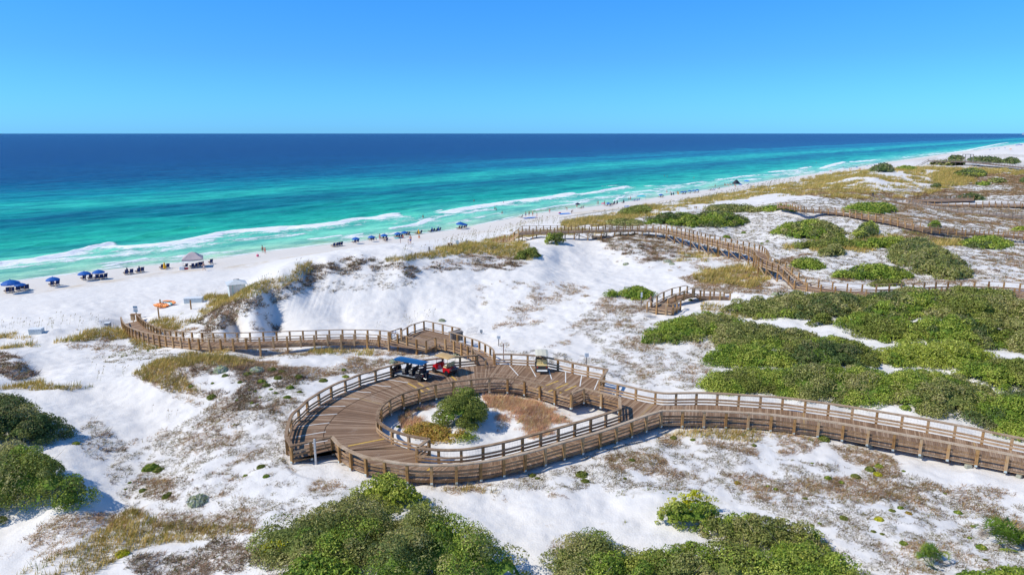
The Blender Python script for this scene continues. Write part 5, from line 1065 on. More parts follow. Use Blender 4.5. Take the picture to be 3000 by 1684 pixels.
SH = [
 # foreground centre
 ([(640,1335),(700,1300),(790,1272),(880,1242),(960,1248),(1010,1290),(1020,1360),(970,1420),(880,1470),(760,1470),(700,1420),(655,1385)], 1.9, 'oak', 'broad grey-green scrub oak sloping down to the left at the bottom centre', dict(mix=[('green', .58)], twig=.5, cover=2.6, grow=1.06)),
 ([(985,1290),(1030,1262),(1090,1262),(1170,1292),(1250,1340),(1310,1400),(1335,1446),(1330,1520),(960,1520),(940,1420),(985,1350)], 3.2, 'green', 'big rounded dark green scrub oak at the bottom centre edge of the photo', dict(mix=[('oak', .56), ('dark', .66)], lump=1.4, cover=2.8, twig=.15, grow=1.06)),
 ([(888,1245),(905,1218),(960,1200),(1020,1208),(1068,1238),(1072,1268),(1010,1285),(940,1270),(900,1262)], 1.7, 'lime', 'bright lime green bush crowning the bottom centre thicket below the turnaround', dict(leaf=1.3, grow=1.12)),
 ([(655,1385),(690,1362),(735,1372),(740,1395),(700,1410),(660,1408)], .9, 'yellow', 'yellow-green bush at the left foot of the bottom centre thicket', {}),
 ([(700,1446),(720,1410),(790,1385),(860,1390),(920,1420),(930,1470),(820,1520),(700,1520)], 1.5, 'green', 'glossy broad-leaved shrub at the bottom edge under the grey-green oak', dict(leaf=1.9, mix=[('lime', .62)])),
 # foreground right
 ([(1640,1300),(1650,1278),(1700,1268),(1760,1272),(1830,1285),(1800,1318),(1760,1340),(1690,1332)], 1.5, 'green', 'mid green bush carrying the yellow-topped one at the bottom right of centre', dict(twig=.4)),
 ([(1660,1275),(1690,1254),(1740,1244),(1790,1250),(1812,1266),(1780,1282),(1720,1286),(1680,1290)], 1.3, 'yellow', 'yellow-topped evergreen bush alone on the sand at the bottom right of centre', dict(lump=.8)),
 ([(1760,1300),(1830,1285),(1920,1295),(2020,1320),(2080,1360),(2080,1400),(1960,1400),(1860,1360),(1790,1340)], 1.5, 'oak', 'grey-green scrub oak arching right of the yellow-topped bush', dict(mix=[('green', .55)], twig=.5)),
 ([(1400,1372),(1440,1345),(1500,1340),(1560,1352),(1600,1400),(1600,1446),(1560,1520),(1420,1520),(1385,1420)], 1.5, 'green', 'green scrub oak forming the left shoulder of the bottom right thicket', dict(grow=1.2, mix=[('oak', .5)], twig=.6)),
 ([(1570,1375),(1680,1362),(1800,1350),(1900,1372),(1960,1420),(1960,1520),(1560,1520),(1560,1430)], 1.8, 'oak', 'wide grey-green thicket along the bottom edge right of centre', dict(mix=[('green', .5), ('olive', .62)], twig=.6)),
 ([(1920,1370),(2030,1345),(2110,1385),(2165,1425),(2185,1470),(2160,1520),(1930,1520),(1900,1430)], 1.9, 'green', 'right end of the bottom thicket, darker green and domed', dict(mix=[('dark', .62), ('olive', .55)], twig=.3)),
 ([(2380,1440),(2460,1425),(2560,1420),(2620,1430),(2620,1520),(2350,1520)], .8, 'green', 'low leafy shrub in the bottom right corner under the palmettos', {}),
 # left mound
 ([(-80,1010),(0,998),(60,1003),(120,1022),(150,1045),(190,1070),(200,1085),(150,1105),(90,1122),(0,1130),(-80,1120)], 3.0, 'dark', 'grey-topped wind-pruned oak on the left dune, upper of the two at the left edge', dict(mix=[('oak', .48), ('green', .6)], twig=1.4)),
 ([(-80,1105),(0,1105),(60,1108),(130,1125),(190,1165),(222,1195),(236,1228),(190,1255),(120,1275),(50,1300),(-80,1320)], 3.5, 'green', 'big rounded oak on the left dune, the lower one, its right side in shade', dict(mix=[('oak', .5), ('olive', .62)], twig=.5, sharp=.6)),
 # island
 ([(1085,1062),(1095,1035),(1120,1008),(1155,985),(1192,980),(1222,1010),(1232,1048),(1222,1075),(1180,1086),(1120,1080)], 2.7, 'green', 'rounded green bush standing on the island inside the turnaround', dict(mix=[('olive', .5)], lump=1.0, cover=3, sharp=.6)),
 ([(1008,1085),(1040,1062),(1090,1052),(1120,1075),(1190,1088),(1225,1094),(1180,1118),(1110,1116),(1050,1102)], .55, 'rust', 'low olive and rust coloured shrub spreading at the foot of the island bush', dict(mix=[('green', .56)], lump=.7)),
 # right thicket
 ([(1628,845),(1650,822),(1700,800),(1760,790),(1840,798),(1870,815),(1820,835),(1760,845),(1700,862),(1650,862)], 1.5, 'green', 'left tongue of the thicket, a smooth green mound in front of the overlook', dict(grow=1.2, mix=[('oak', .55)])),
 ([(1810,815),(1900,815),(1990,825),(2060,840),(2040,870),(1950,880),(1860,875),(1800,862)], 1.4, 'oak', 'grey-green scrub right of the smooth green mound below the overlook', dict(grow=1.2, mix=[('green', .55)], twig=.3)),
 ([(1780,880),(1850,868),(1950,872),(2020,890),(2000,915),(1900,925),(1820,915),(1785,905)], 1.6, 'green', 'dark green clump on the left flank of the large thicket', dict(grow=1.2, mix=[('dark', .55)])),
 ([(2000,860),(2080,848),(2170,862),(2220,885),(2200,920),(2110,925),(2020,915),(1985,890)], 1.8, 'green', 'green and yellowish oak clump in the middle of the large thicket', dict(grow=1.2, mix=[('olive', .52), ('dark', .62)])),
 ([(1760,975),(1790,945),(1850,925),(1940,925),(2020,940),(2050,965),(2000,990),(1900,990),(1820,985)], 1.5, 'olive', 'olive coloured oak scrub just behind the ramp railing on the left of the thicket', dict(grow=1.2, mix=[('green', .5)])),
 ([(1960,925),(2060,915),(2170,920),(2240,945),(2270,980),(2240,1015),(2120,1010),(2010,1000),(1950,970)], 1.7, 'green', 'green oak scrub behind the middle of the ramp railing', dict(grow=1.2, mix=[('oak', .5)], twig=.3)),
 ([(2210,945),(2330,930),(2440,950),(2500,990),(2520,1040),(2430,1050),(2330,1040),(2250,1015)], 1.7, 'oak', 'pale grey-green oak scrub behind the right half of the ramp railing', dict(grow=1.2, mix=[('green', .52)], twig=.6)),
 ([(2460,1000),(2560,980),(2660,1000),(2700,1100),(2600,1110),(2500,1070),(2450,1040)], 1.8, 'green', 'dark green oak scrub at the right edge just behind the ramp', dict(grow=1.2, mix=[('dark', .5)])),
 ([(2230,880),(2300,865),(2400,868),(2470,882),(2490,905),(2420,925),(2310,920),(2240,905)], 1.5, 'lime', 'bright green dome in the middle of the right thicket', dict(grow=1.2, mix=[('green', .5)])),
 ([(2440,905),(2520,900),(2620,915),(2660,980),(2560,990),(2470,960),(2420,930)], 1.7, 'green', 'mixed green scrub at the right edge above the ramp', dict(grow=1.2, mix=[('olive', .5)])),
 ([(2120,800),(2180,785),(2260,800),(2330,825),(2330,850),(2260,860),(2180,845),(2140,825)], 1.8, 'olive', 'yellow-green oak at the end of the white sand gap inside the thicket', dict(grow=1.2, mix=[('green', .5)])),
 ([(2280,800),(2380,790),(2480,805),(2550,840),(2540,880),(2440,880),(2350,865),(2290,840)], 2.2, 'green', 'large green oak dome right of the white sand gap', dict(mix=[('olive', .5), ('dark', .64)])),
 ([(2520,800),(2620,790),(2680,850),(2640,900),(2550,890),(2520,850)], 2.2, 'oak', 'grey-green oak at the right edge beyond the green dome', {}),
 ([(1830,765),(1900,748),(1980,745),(2040,760),(2030,790),(1960,800),(1890,792),(1840,780)], 1.6, 'green', 'dark scrub beside the overlook ramp at the far left of the upper thicket', dict(grow=1.2, mix=[('oak', .5), ('olive', .64)])),
 ([(1950,745),(2050,733),(2160,738),(2190,760),(2160,790),(2060,800),(1980,795)], 1.9, 'oak', 'grey-green oak belt in front of the low boardwalk, left part', dict(grow=1.2, mix=[('dark', .55)], twig=.4)),
 ([(2040,800),(2090,790),(2100,810),(2060,822),(2020,818)], 1.2, 'olive', 'small olive bush at the left edge of the white sand gap', {}),
 ([(2150,738),(2260,728),(2370,735),(2390,765),(2340,800),(2230,800),(2160,780)], 2.1, 'green', 'dark oak belt in front of the low boardwalk, middle part', dict(grow=1.2, mix=[('oak', .5), ('dark', .6)], twig=.3)),
 ([(2340,735),(2440,728),(2530,745),(2560,790),(2520,815),(2420,805),(2350,790)], 2.2, 'olive', 'olive oak belt in front of the low boardwalk, right part', dict(grow=1.2, mix=[('oak', .48)])),
 ([(2460,735),(2530,735),(2600,770),(2660,800),(2600,815),(2540,800)], 1.8, 'oak', 'grey-green oak running off the right edge below the low boardwalk', {}),
 # around the footbridge
 ([(1368,603),(1380,590),(1400,587),(1418,592),(1419,606),(1402,617),(1382,613)], 2.6, 'green', 'round dark green bush on the dune crest below the footbridge, casting a blue shadow', dict(mix=[('olive', .55)], sharp=.6)),
 ([(1290,648),(1310,632),(1345,625),(1362,630),(1355,648),(1320,656)], 1.3, 'olive', 'olive shrub on the crest left of the round dark bush', dict(mix=[('green', .55)])),
 ([(1530,745),(1560,730),(1600,720),(1630,730),(1642,742),(1620,752),(1570,748)], 1.1, 'green', 'green shrub on the low mound left of the overlook', dict(grow=1.2, mix=[('olive', .55)], twig=.3)),
 ([(1520,562),(1560,552),(1610,555),(1622,566),(1560,570)], 1.0, 'oak', 'low dull green scrub behind the footbridge handrail', {}),
 ([(1555,535),(1590,520),(1620,517),(1640,528),(1610,540),(1575,545)], 1.4, 'olive', 'olive bush topping the dune between beach and footbridge', {}),
 ([(1600,560),(1640,545),(1700,535),(1745,532),(1775,548),(1770,572),(1735,575),(1680,563)], 2.2, 'green', 'wind-combed green thicket behind the footbridge, left half', dict(mix=[('dark', .55)])),
 ([(1745,532),(1800,530),(1860,536),(1885,548),(1870,565),(1825,572),(1780,575),(1765,555)], 2.2, 'dark', 'darker thicket behind the footbridge, right half, with its shaded side facing the sand', dict(mix=[('green', .5)], twig=.4)),
 ([(1760,525),(1840,518),(1900,524),(1930,530),(1870,534),(1800,532)], .7, 'oak', 'thin strip of scrub on the sand behind the green thicket', {}),
 ([(1905,525),(1960,520),(2010,528),(1990,535),(1930,534)], .8, 'green', 'flat green patch beside the start of the distant boardwalk', {}),
 ([(1938,590),(1950,570),(1990,555),(2050,549),(2100,560),(2130,575),(2120,598),(2060,606),(1990,602)], 2.4, 'green', 'domed dark green thicket on the mound between the two boardwalks', dict(mix=[('oak', .52)], twig=.2)),
 ([(1985,620),(2060,605),(2130,600),(2180,605),(2170,620),(2080,625),(2010,628)], 1.0, 'olive', 'yellow-olive strip below the domed thicket', {}),
 ([(2150,600),(2158,575),(2180,562),(2205,568),(2200,590),(2175,602)], 1.8, 'dark', 'small dark bush right of the domed thicket', dict(grow=1.2, mix=[('lime', .6)])),
 ([(2055,640),(2070,622),(2110,615),(2130,630),(2110,648),(2075,648)], 1.4, 'oak', 'grey-green bush standing below the olive strip', {}),
 ([(2130,620),(2180,605),(2240,596),(2290,600),(2270,620),(2200,628)], 1.5, 'green', 'bright green bushes on the crest left of the large grey oak', dict(mix=[('lime', .58)])),
 ([(2235,610),(2290,592),(2340,600),(2380,625),(2425,655),(2448,685),(2430,705),(2380,705),(2320,690),(2270,665),(2235,640)], 2.4, 'oak', 'large grey-green oak sprawling down the dune above the low boardwalk', dict(mix=[('dark', .56)], twig=.8)),
 ([(1985,665),(2000,652),(2040,650),(2080,665),(2070,680),(2020,680)], 1.3, 'green', 'green mound above the bridge stairs', dict(mix=[('olive', .5)])),
 ([(2085,690),(2110,675),(2180,664),(2250,668),(2300,690),(2280,705),(2200,708),(2130,700)], 1.6, 'green', 'long low green hedge-like mound above the low boardwalk', dict(mix=[('dark', .6)])),
 ([(2170,715),(2230,705),(2280,712),(2270,720),(2200,722)], .8, 'olive', 'olive strip at the foot of the long green mound', {}),
 ([(2410,610),(2440,595),(2490,590),(2530,600),(2545,618),(2510,628),(2450,622)], 1.5, 'green', 'green bush in the sand near the right edge above the low boardwalk', dict(mix=[('dark', .55)])),
 ([(2110,528),(2140,516),(2200,511),(2255,516),(2250,532),(2210,542),(2160,538)], 1.6, 'green', 'flat-topped green thicket behind the distant boardwalk', {}),
 ([(2400,502),(2425,490),(2455,489),(2480,498),(2478,508),(2440,510)], 1.8, 'dark', 'dark bush beside the far parking loop', {}),
 ([(2185,432),(2200,420),(2225,414),(2246,422),(2250,434),(2215,436)], 3.2, 'dark', 'dark wind-shaped bush crowning the dune at the beach edge', dict(twig=.6)),
 ([(2255,425),(2275,419),(2300,424),(2295,431),(2265,430)], 1.5, 'green', 'small green bush right of the wind-shaped one', {}),
 ([(2395,438),(2420,428),(2460,425),(2480,435),(2470,446),(2430,448)], 2.5, 'dark', 'dark bush in front of the farthest walkway', dict(mix=[('lime', .6)])),
 ([(2385,398),(2400,393),(2425,395),(2420,403),(2395,403)], 2.2, 'dark', 'small round bush near the farthest beach stair', {}),
 ([(2430,400),(2480,396),(2520,404),(2515,412),(2460,410)], 2.0, 'dark', 'dark scrub beyond the farthest walkway, left clump', {}),
 ([(2520,404),(2555,400),(2562,412),(2535,414)], 2.0, 'dark', 'dark scrub beyond the farthest walkway, right clump', {}),
 ([(2340,410),(2400,406),(2430,412),(2400,417),(2350,416)], 1.6, 'oak', 'scrub strip at the foot of the farthest beach stair', {}),
 ([(2485,455),(2510,450),(2530,458),(2510,462)], 1.2, 'oak', 'small grey bush on the far dunes, left of three', {}),
 ([(2455,462),(2475,458),(2490,464),(2470,468)], 1.2, 'green', 'small green bush on the far dunes', {}),
 ([(2340,468),(2358,461),(2370,468),(2355,474)], 1.5, 'dark', 'grey bush on a bare far dune in white sand', {}),
 ([(2560,456),(2600,452),(2610,460),(2570,462)], 1.2, 'dark', 'small dark bush at the far right edge', {}),
 ([(2540,515),(2600,508),(2620,520),(2560,522)], 1.0, 'green', 'green bush at the right edge below the far parking loop', {}),
 ([(2535,575),(2600,570),(2620,582),(2560,584)], 1.0, 'lime', 'bright green strip at the right edge in front of the distant boardwalk', {}),
 ([(2330,566),(2350,558),(2370,566),(2350,574)], 1.3, 'green', 'small dark bush on the dune in front of the distant boardwalk', {}),
 ([(2640,1000),(2800,990),(2980,1040),(2960,1120),(2760,1100),(2660,1060)], 1.8, 'green', 'oak scrub beyond the right edge behind the ramp', {}),
 ([(2640,800),(2820,790),(3000,830),(2980,900),(2760,900),(2650,850)], 2.2, 'olive', 'oak scrub beyond the right edge above the ramp', {}),
]
for pts, h, tone, label, kw_ in SH: shrub(pts, h, tone, label, **kw_)
# ------------------------------------------------------------------ small shrubs on the sand
ORD = ['first', 'second', 'third', 'fourth', 'fifth', 'sixth', 'seventh', 'eighth', 'ninth', 'tenth', 'eleventh', 'twelfth', 'thirteenth', 'fourteenth', 'fifteenth', 'sixteenth', 'seventeenth', 'eighteenth', 'nineteenth', 'twentieth']
ORD += ['twenty-'+o for o in ORD[:9]]+['thirtieth']+['thirty-'+o for o in ORD[:9]]+['fortieth']
def cushion(tone, seed, flat=0.62):
    r_ = np.random.default_rng(seed); n = 620
    d = r_.normal(0, 1, (n, 3)); d[:, 2] = np.abs(d[:, 2]); d /= np.linalg.norm(d, axis=1)[:, None]
    lob = 0.82+0.32*vn(d[:, 0]*2.6+seed, d[:, 1]*2.6+5)+r_.normal(0, .05, n)
    p = d*lob[:, None]*np.array([1, 1, flat]); nr = d+r_.normal(0, .6, (n, 3)); nr /= np.linalg.norm(nr, axis=1)[:, None]
    t = np.cross(nr, r_.normal(0, 1, (n, 3))); t /= np.linalg.norm(t, axis=1)[:, None]; b = np.cross(nr, t); s = (0.10+0.09*r_.random(n))[:, None]
    V = np.stack([p-t*s, p-b*s*.55, p+t*s, p+b*s*.55], 1).reshape(-1, 3); F = np.arange(n*4).reshape(-1, 4)
    tn = np.array(TONES[tone]); C_ = tn[np.clip((vn(d[:, 0]*3+9, d[:, 2]*3)*5+r_.normal(0, .8, n)), 0, 4).astype(int)]*(0.75+.5*r_.random((n, 1)))
    u, v = np.meshgrid(np.linspace(0, 2*np.pi, 13), np.linspace(0.0, np.pi/2, 6)); q = np.stack([np.cos(u)*np.cos(v), np.sin(u)*np.cos(v), np.sin(v)*flat-.03], -1).reshape(-1, 3)*0.80
    F2 = grid_faces(6, 13)+len(V)
    o = np_mesh('small_shrub', np.vstack([V, q]), np.vstack([F, F2]), M_LEAF, face_col=np.vstack([C_, np.repeat(tn[2:3], len(F2), 0)]))
    me = o.data; bpy.data.objects.remove(o); return me
CU = {t: [cushion(t, 11+i*7) for i in range(2)] for t in ('green', 'olive', 'lime', 'silver', 'yellow', 'rust')}
def z3(L, x0, y0, s): return [(x0+a/s, y0+b/s, r/s, t) for a, b, r, t in L]
SM = [('on the brown dune left of the turnaround', z3([(1370,690,38,'olive'),(1600,650,42,'olive'),(1655,722,38,'olive'),(1690,665,34,'olive'),(1850,712,38,'olive'),(2082,748,38,'olive'),(1500,760,40,'green'),(1545,792,38,'olive'),(1035,902,42,'olive'),(835,802,24,'green'),(605,712,16,'green'),(682,780,26,'olive'),(1040,775,17,'green'),
      (1160,702,30,'olive'),(1412,960,22,'green'),(1465,975,16,'green'),(1487,910,18,'green'),(1385,840,20,'green'),(1440,852,17,'green'),(1590,832,20,'green'),(1636,866,20,'green'),(1745,905,34,'green'),(1860,858,24,'olive'),(2277,645,22,'olive'),(2298,712,30,'lime'),(1245,1165,14,'green'),(1270,935,17,'green'),(1120,640,66,'silver'),(1452,648,60,'silver'),
      (1770,815,36,'green'),(1300,765,24,'olive'),(1410,605,24,'olive'),(1570,932,14,'green')], 300, 880, 3.22)),
      ('on the sand in the lower left', z3([(905,795,44,'green'),(955,805,30,'olive'),(860,932,22,'olive'),(1190,985,58,'silver'),(1477,845,16,'green'),(1602,846,20,'green'),(1572,790,26,'olive'),(737,1305,38,'yellow'),(1003,965,26,'olive'),(456,650,20,'lime'),(780,886,12,'green'),(757,925,10,'green'),(1020,950,18,'olive')], 0, 980, 2.054)),
      ('on the sandy slope in the lower right', z3([(417,487,34,'green'),(552,535,28,'green'),(685,475,42,'olive'),(200,692,28,'olive'),(1128,782,30,'green'),(1043,810,32,'olive'),(1205,835,30,'rust'),(918,890,42,'yellow'),(1690,828,38,'green'),(1158,426,20,'green'),(905,455,40,'yellow'),(830,405,50,'olive'),(920,375,40,'lime'),(263,350,16,'green'),
      (1562,645,18,'green'),(1838,962,24,'green'),(862,1014,26,'olive'),(948,1036,24,'olive'),(337,935,20,'green'),(265,952,24,'olive'),(1160,1122,38,'green'),(570,880,40,'olive'),(1920,1165,50,'green'),(1800,1075,26,'green'),(1955,1290,24,'olive'),(380,110,50,'olive')], 2300, 1250, 3.331)),
      ('on the sand just below the ramp', z3([(662,1080,60,'olive'),(692,1146,38,'olive'),(1132,950,30,'olive'),(1526,738,32,'olive'),(1708,757,26,'olive'),(192,1095,34,'olive'),(242,1122,24,'olive'),(2412,1197,22,'green'),(2487,1225,24,'green'),(2122,1162,30,'rust'),(345,1250,12,'lime'),(1065,1124,18,'olive'),(1495,1255,16,'olive'),(2285,812,24,'olive')], 1500, 1050, 3.22)),
      ('on the island inside the turnaround', z3([(1450,365,34,'olive'),(1570,350,30,'olive'),(1350,545,24,'olive'),(2150,470,10,'green')], 800, 1100, 3.68)+z3([(1290,1235,56,'silver'),(1205,1292,34,'green'),(720,1313,18,'green'),(595,1330,14,'green'),(1172,1190,18,'green')], 1400, 980, 5.152)),
      ('around the overlook and the footbridge', z3([(1550,290,26,'green'),(1370,335,42,'green'),(1805,385,22,'olive'),(1745,408,20,'green'),(305,622,34,'silver'),(750,590,40,'silver'),(790,620,30,'silver'),(990,1003,24,'olive'),(1310,975,26,'olive'),(1108,1072,16,'green'),(1210,1062,16,'olive'),(1320,1110,16,'olive'),(1890,940,46,'silver'),(950,535,30,'silver')], 1750, 600, 3.615)),
      ('beside the west walkway and platform', z3([(1780,700,90,'silver'),(785,810,62,'silver'),(35,935,36,'green'),(1520,190,50,'silver'),(55,1035,44,'lime')], 1000, 900, 5.152)),
      ]
TN = {'green': 'green', 'olive': 'olive green', 'lime': 'bright green', 'silver': 'silvery blue-green', 'yellow': 'yellow-green', 'rust': 'rust brown'}
for where, L in SM:
    cnt = {}
    for (px, py, rp, tone) in sorted(L, key=lambda t: t[0]):
        g = ground_at(px, py+rp*0.35); dep = g[1]*cp-(g[2]-CAMZ)*sp; rad = rp*dep/FPX
        o = bpy.data.objects.new('small_shrub', random.choice(CU[tone])); link(o); o.location = (g[0], g[1], g[2]-0.04); o.rotation_euler = (0, 0, random.random()*6.28); o.scale = (rad*(.92+.2*random.random()), rad, rad*(1.0+.3*random.random()))
        k = cnt.get(tone, 0); cnt[tone] = k+1
        tag(o, '%s %s small shrub from the left %s' % (ORD[k], TN[tone], where), 'shrub', 'small shrubs dotted over the sand')

# ------------------------------------------------------------------ saw palmettos
def palmetto(px, py, rp, n, label, dead=0):
    g = ground_at(px, py); dep = g[1]*cp-(g[2]-CAMZ)*sp; rad = rp*dep/FPX
    root = empty('palmetto', tuple(g), label=label, cat='palmetto', group='palmettos in the lower right')
    def fronds(nf, el0, el1, cols, nm, wid):
        V = []; C_ = []
        for i in range(nf):
            a = random.random()*6.28; el_ = el0+(el1-el0)*random.random(); L = rad*(.45+.35*random.random())
            d = np.array([math.cos(a)*math.cos(el_), math.sin(a)*math.cos(el_), math.sin(el_)]); o_ = np.array([random.gauss(0, rad*.14), random.gauss(0, rad*.14), 0.0]); hub = o_+d*L
            s = np.cross(d, [0, 0, 1]); s /= np.linalg.norm(s); u = np.cross(s, d)
            c0 = np.array(random.choice(cols))*(.75+.5*random.random())
            V += [o_-s*.012, o_+s*.012, hub]; C_.append(c0)
            for k in range(13):
                t = (k-6)/6*1.45; q = d*math.cos(t)+s*math.sin(t)-u*0.12*abs(t); tip = hub+q*rad*(.50+.1*random.random())*(1-.12*abs(t))+np.array([0, 0, -.05*rad*abs(t)])
                ww = wid*rad; sd_ = np.cross(q, u); V += [hub-sd_*ww*.3, hub+sd_*ww*.3+q*.02, tip]; V += [hub+q*rad*.22-sd_*ww, hub+q*rad*.22+sd_*ww, tip]; C_ += [c0*(.8+.4*random.random())]*2
        V = np.array(V); o = np_mesh(nm, V, np.arange(len(V)).reshape(-1, 3), M_LEAF, face_col=np.clip(np.array(C_), 0, 1), parent=root); return o
    fronds(n, R(12), R(80), [(.14, .24, .03), (.20, .30, .04), (.27, .34, .05), (.10, .19, .03)], 'fronds', .035)
    if dead: fronds(dead, R(-14), R(12), [(.42, .33, .24), (.30, .22, .16), (.50, .42, .33)], 'dead_fronds', .02).location.z = 0.22
palmetto(2945, 1590, 70, 34, 'large saw palmetto with dead brown fronds beneath, at the lower right edge', 16)
palmetto(2728, 1650, 50, 24, 'medium saw palmetto left of the large one, at the bottom edge')
palmetto(2411, 1655, 34, 14, 'small saw palmetto poking out of the bottom right thicket')
palmetto(2868, 1548, 16, 8, 'tiny yellowing palmetto frond cluster at the left foot of the large palmetto')

# ------------------------------------------------------------------ paint and fabric
M_NAVY = simple('navy_fabric', (0.012, 0.035, 0.13), 0.7, 0.3, 0.2); M_BLUE = simple('blue_canopy', (0.010, 0.11, 0.42), 0.6, 0.3, 0.15); M_DBLUE = simple('dark_umbrella', (0.012, 0.022, 0.055), 0.7, 0.3)
M_SKYB = simple('bright_blue_cloth', (0.03, 0.25, 0.75), 0.7, 0.2); M_TEAL = simple('teal_canopy', (0.03, 0.52, 0.60), 0.7, 0.2); M_RED = simple('red_fabric', (0.70, 0.06, 0.06), 0.6, 0.3); M_PINK = simple('pink_fabric', (0.75, 0.16, 0.25), 0.6, 0.3)
M_YELF = simple('yellow_fabric', (0.80, 0.42, 0.02), 0.6, 0.3); M_ORG = simple('orange_plastic', (0.85, 0.24, 0.02), 0.35, 0.5); M_BLACK = simple('black_plastic', (0.02, 0.02, 0.025), 0.4, 0.5); M_WOODL = simple('pale_wood', (0.48, 0.33, 0.18), 0.7, 0.3)
M_METAL = simple('steel', (0.5, 0.5, 0.5), 0.35, 0.5, metal=0.9); M_GREYF = simple('grey_mauve_canopy', (0.50, 0.42, 0.42), 0.75, 0.2); M_WPL = simple('white_panel', (0.78, 0.80, 0.80), 0.5, 0.4, 0.05); M_LBL = simple('pale_blue_panel', (0.62, 0.68, 0.68), 0.5, 0.4)
M_SKIN = simple('sunlit_skin', (0.56, 0.30, 0.20), 0.6, 0.3, 0.08); M_SKIN2 = simple('tanned_skin', (0.36, 0.18, 0.11), 0.6, 0.3, 0.08); M_HAIR = simple('dark_hair', (0.05, 0.03, 0.02), 0.6, 0.3); M_WFAB = simple('white_fabric', (0.75, 0.75, 0.74), 0.8, 0.2); M_GRN = simple('green_fabric', (0.04, 0.30, 0.22), 0.8, 0.2)
M_GREYB = simple('grey_plastic', (0.30, 0.34, 0.38), 0.5, 0.4); M_TAN = simple('tan_roof', (0.56, 0.37, 0.16), 0.55, 0.3); M_CREAM = simple('cream_roof', (0.66, 0.62, 0.48), 0.55, 0.3); M_CSEAT = simple('cream_vinyl', (0.70, 0.55, 0.26), 0.5, 0.4)
SEA_A = math.atan2(-S_N[1], -S_N[0])                      # compass of the sea
def fit(px, py): g = ground_at(px, py); return Vector((g[0], g[1], g[2])), (g[1]*cp-(g[2]-CAMZ)*sp)/FPX

# ------------------------------------------------------------------ beach umbrellas
def umb_proto(mat, loc):
    root = empty('beach_umbrella', loc); b = MB(); n = 8; prof = [(0.10, 1.80), (0.55, 1.70), (0.95, 1.54), (1.22, 1.36), (1.22, 1.24)]
    v = [(0, 0, 1.86)]
    for r_, z in prof:
        for i in range(n*2): t = math.pi*i/n; k = r_*(1 if i % 2 == 0 else 0.955); v.append((k*math.cos(t), k*math.sin(t), z+(0 if i % 2 == 0 or r_ > 1.2 and z < 1.3 else .015)))
    f = [(0, 1+i, 1+(i+1) % (2*n)) for i in range(2*n)]+[(1+k*2*n+j, 1+(k+1)*2*n+j, 1+(k+1)*2*n+(j+1) % (2*n), 1+k*2*n+(j+1) % (2*n)) for k in range(4) for j in range(2*n)]
    b.add(v, f); b.build('canopy', mat, root, fix=False)
    p = MB(); p.bar((0, 0, -0.2), (0, 0, 1.84), 0.025, n=8); p.build('pole', M_WOODL, root)
    p = MB(); p.lathe([(0.02, 1.84), (0.05, 1.88), (0.04, 1.95), (0.005, 1.99)], n=8); p.build('finial', mat, root)
    for i in range(8): t = math.pi*2*i/8; r_ = MB(); r_.bar((0.03*math.cos(t), .03*math.sin(t), 1.42), (0.85*math.cos(t), 0.85*math.sin(t), 1.52), 0.008, n=4); r_.build('rib', M_METAL, root)
    return root
UP = {}
def umbrella(px, py, wpx, mat, label, grp='open beach umbrellas along the beach', hs=1.0):
    g, m = fit(px, py); k = wpx*m/2.44
    if mat.name not in UP: UP[mat.name] = o = umb_proto(mat, g)
    else: o = copy_tree(UP[mat.name])
    o.location = g; o.scale = (k, k, k*hs); o.rotation_euler = (0, 0, random.random()); tag(o, label, 'umbrella', grp); return o
UB = [(36, 857, 50, 'blue umbrella at the far left end of the beach, largest, over a row of chairs'), (62, 851, 30, 'blue umbrella half hidden behind the largest one at the far left'),
 (158, 839, 37, 'blue umbrella standing alone over two chairs, second set from the left edge'), (250, 821, 35, 'blue umbrella, left one of the close pair near the left edge'), (291, 816, 34, 'blue umbrella, right one of the close pair near the left edge'),
 (1043, 713, 23.5, 'blue umbrella right of the row of four chairs, over two loungers'), (1089, 707, 22, 'blue umbrella with its shadow to the right, second after the four chairs'), (1126, 702, 21.5, 'blue umbrella with people and a cart under it, third after the four chairs'),
 (1166, 697, 21.5, 'blue umbrella, left of the overlapping pair with red towel'), (1185, 693, 20.5, 'blue umbrella, right of the overlapping pair with red towel'), (1349, 671, 27, 'wide blue umbrella alone just above the end of the foredune'), (1361, 669, 19, 'blue umbrella tucked behind the wide lone one'),
 (1782, 604, 13.5, 'blue umbrella right beside the red one'), (1936, 579, 13.5, 'blue umbrella with two chairs just right of the teal canopy'), (1998, 569, 11, 'blue umbrella, first of five in the distant row, left'), (2007, 568, 11, 'blue umbrella, second of five in the distant row'), (2020, 566, 12, 'blue umbrella, third of five in the distant row'),
 (2032, 565, 11.5, 'blue umbrella, fourth of five in the distant row'), (2042, 564, 12, 'blue umbrella, last of five in the distant row'), (2169, 547, 11, 'blue umbrella right behind the black tent')]
for px, py, wd, lb in UB: umbrella(px, py+3*wd/37, wd, M_BLUE, lb, hs=1.14)
umbrella(1692, 611, 15, M_DBLUE, 'dark navy umbrella standing at the water line in front of breaking foam', hs=1.5); umbrella(1767, 604, 13.5, M_PINK, 'red umbrella left of a blue one near the water')
umbrella(2433, 504, 7, M_RED, 'tiny red umbrella on the far beach'); umbrella(2510, 495, 8, M_BLUE, 'tiny blue umbrella on the far beach right of the red one')
for i, (px, py) in enumerate(((2540,489),(2552,488),(2562,486),(2900,442.5),(2912,440.5),(2926,438.5),(2944,437),(2978,430.5),(2985,429),(2992,430))):
    umbrella(px, py, 5 if i < 7 else 8, M_BLUE, 'distant blue umbrella on the far beach, %s from the left of the tiny ones' % ORD[i], 'tiny far umbrellas')
umbrella(2960, 441, 7, M_ORG, 'tiny orange umbrella near the right edge of the far beach', 'tiny far umbrellas')
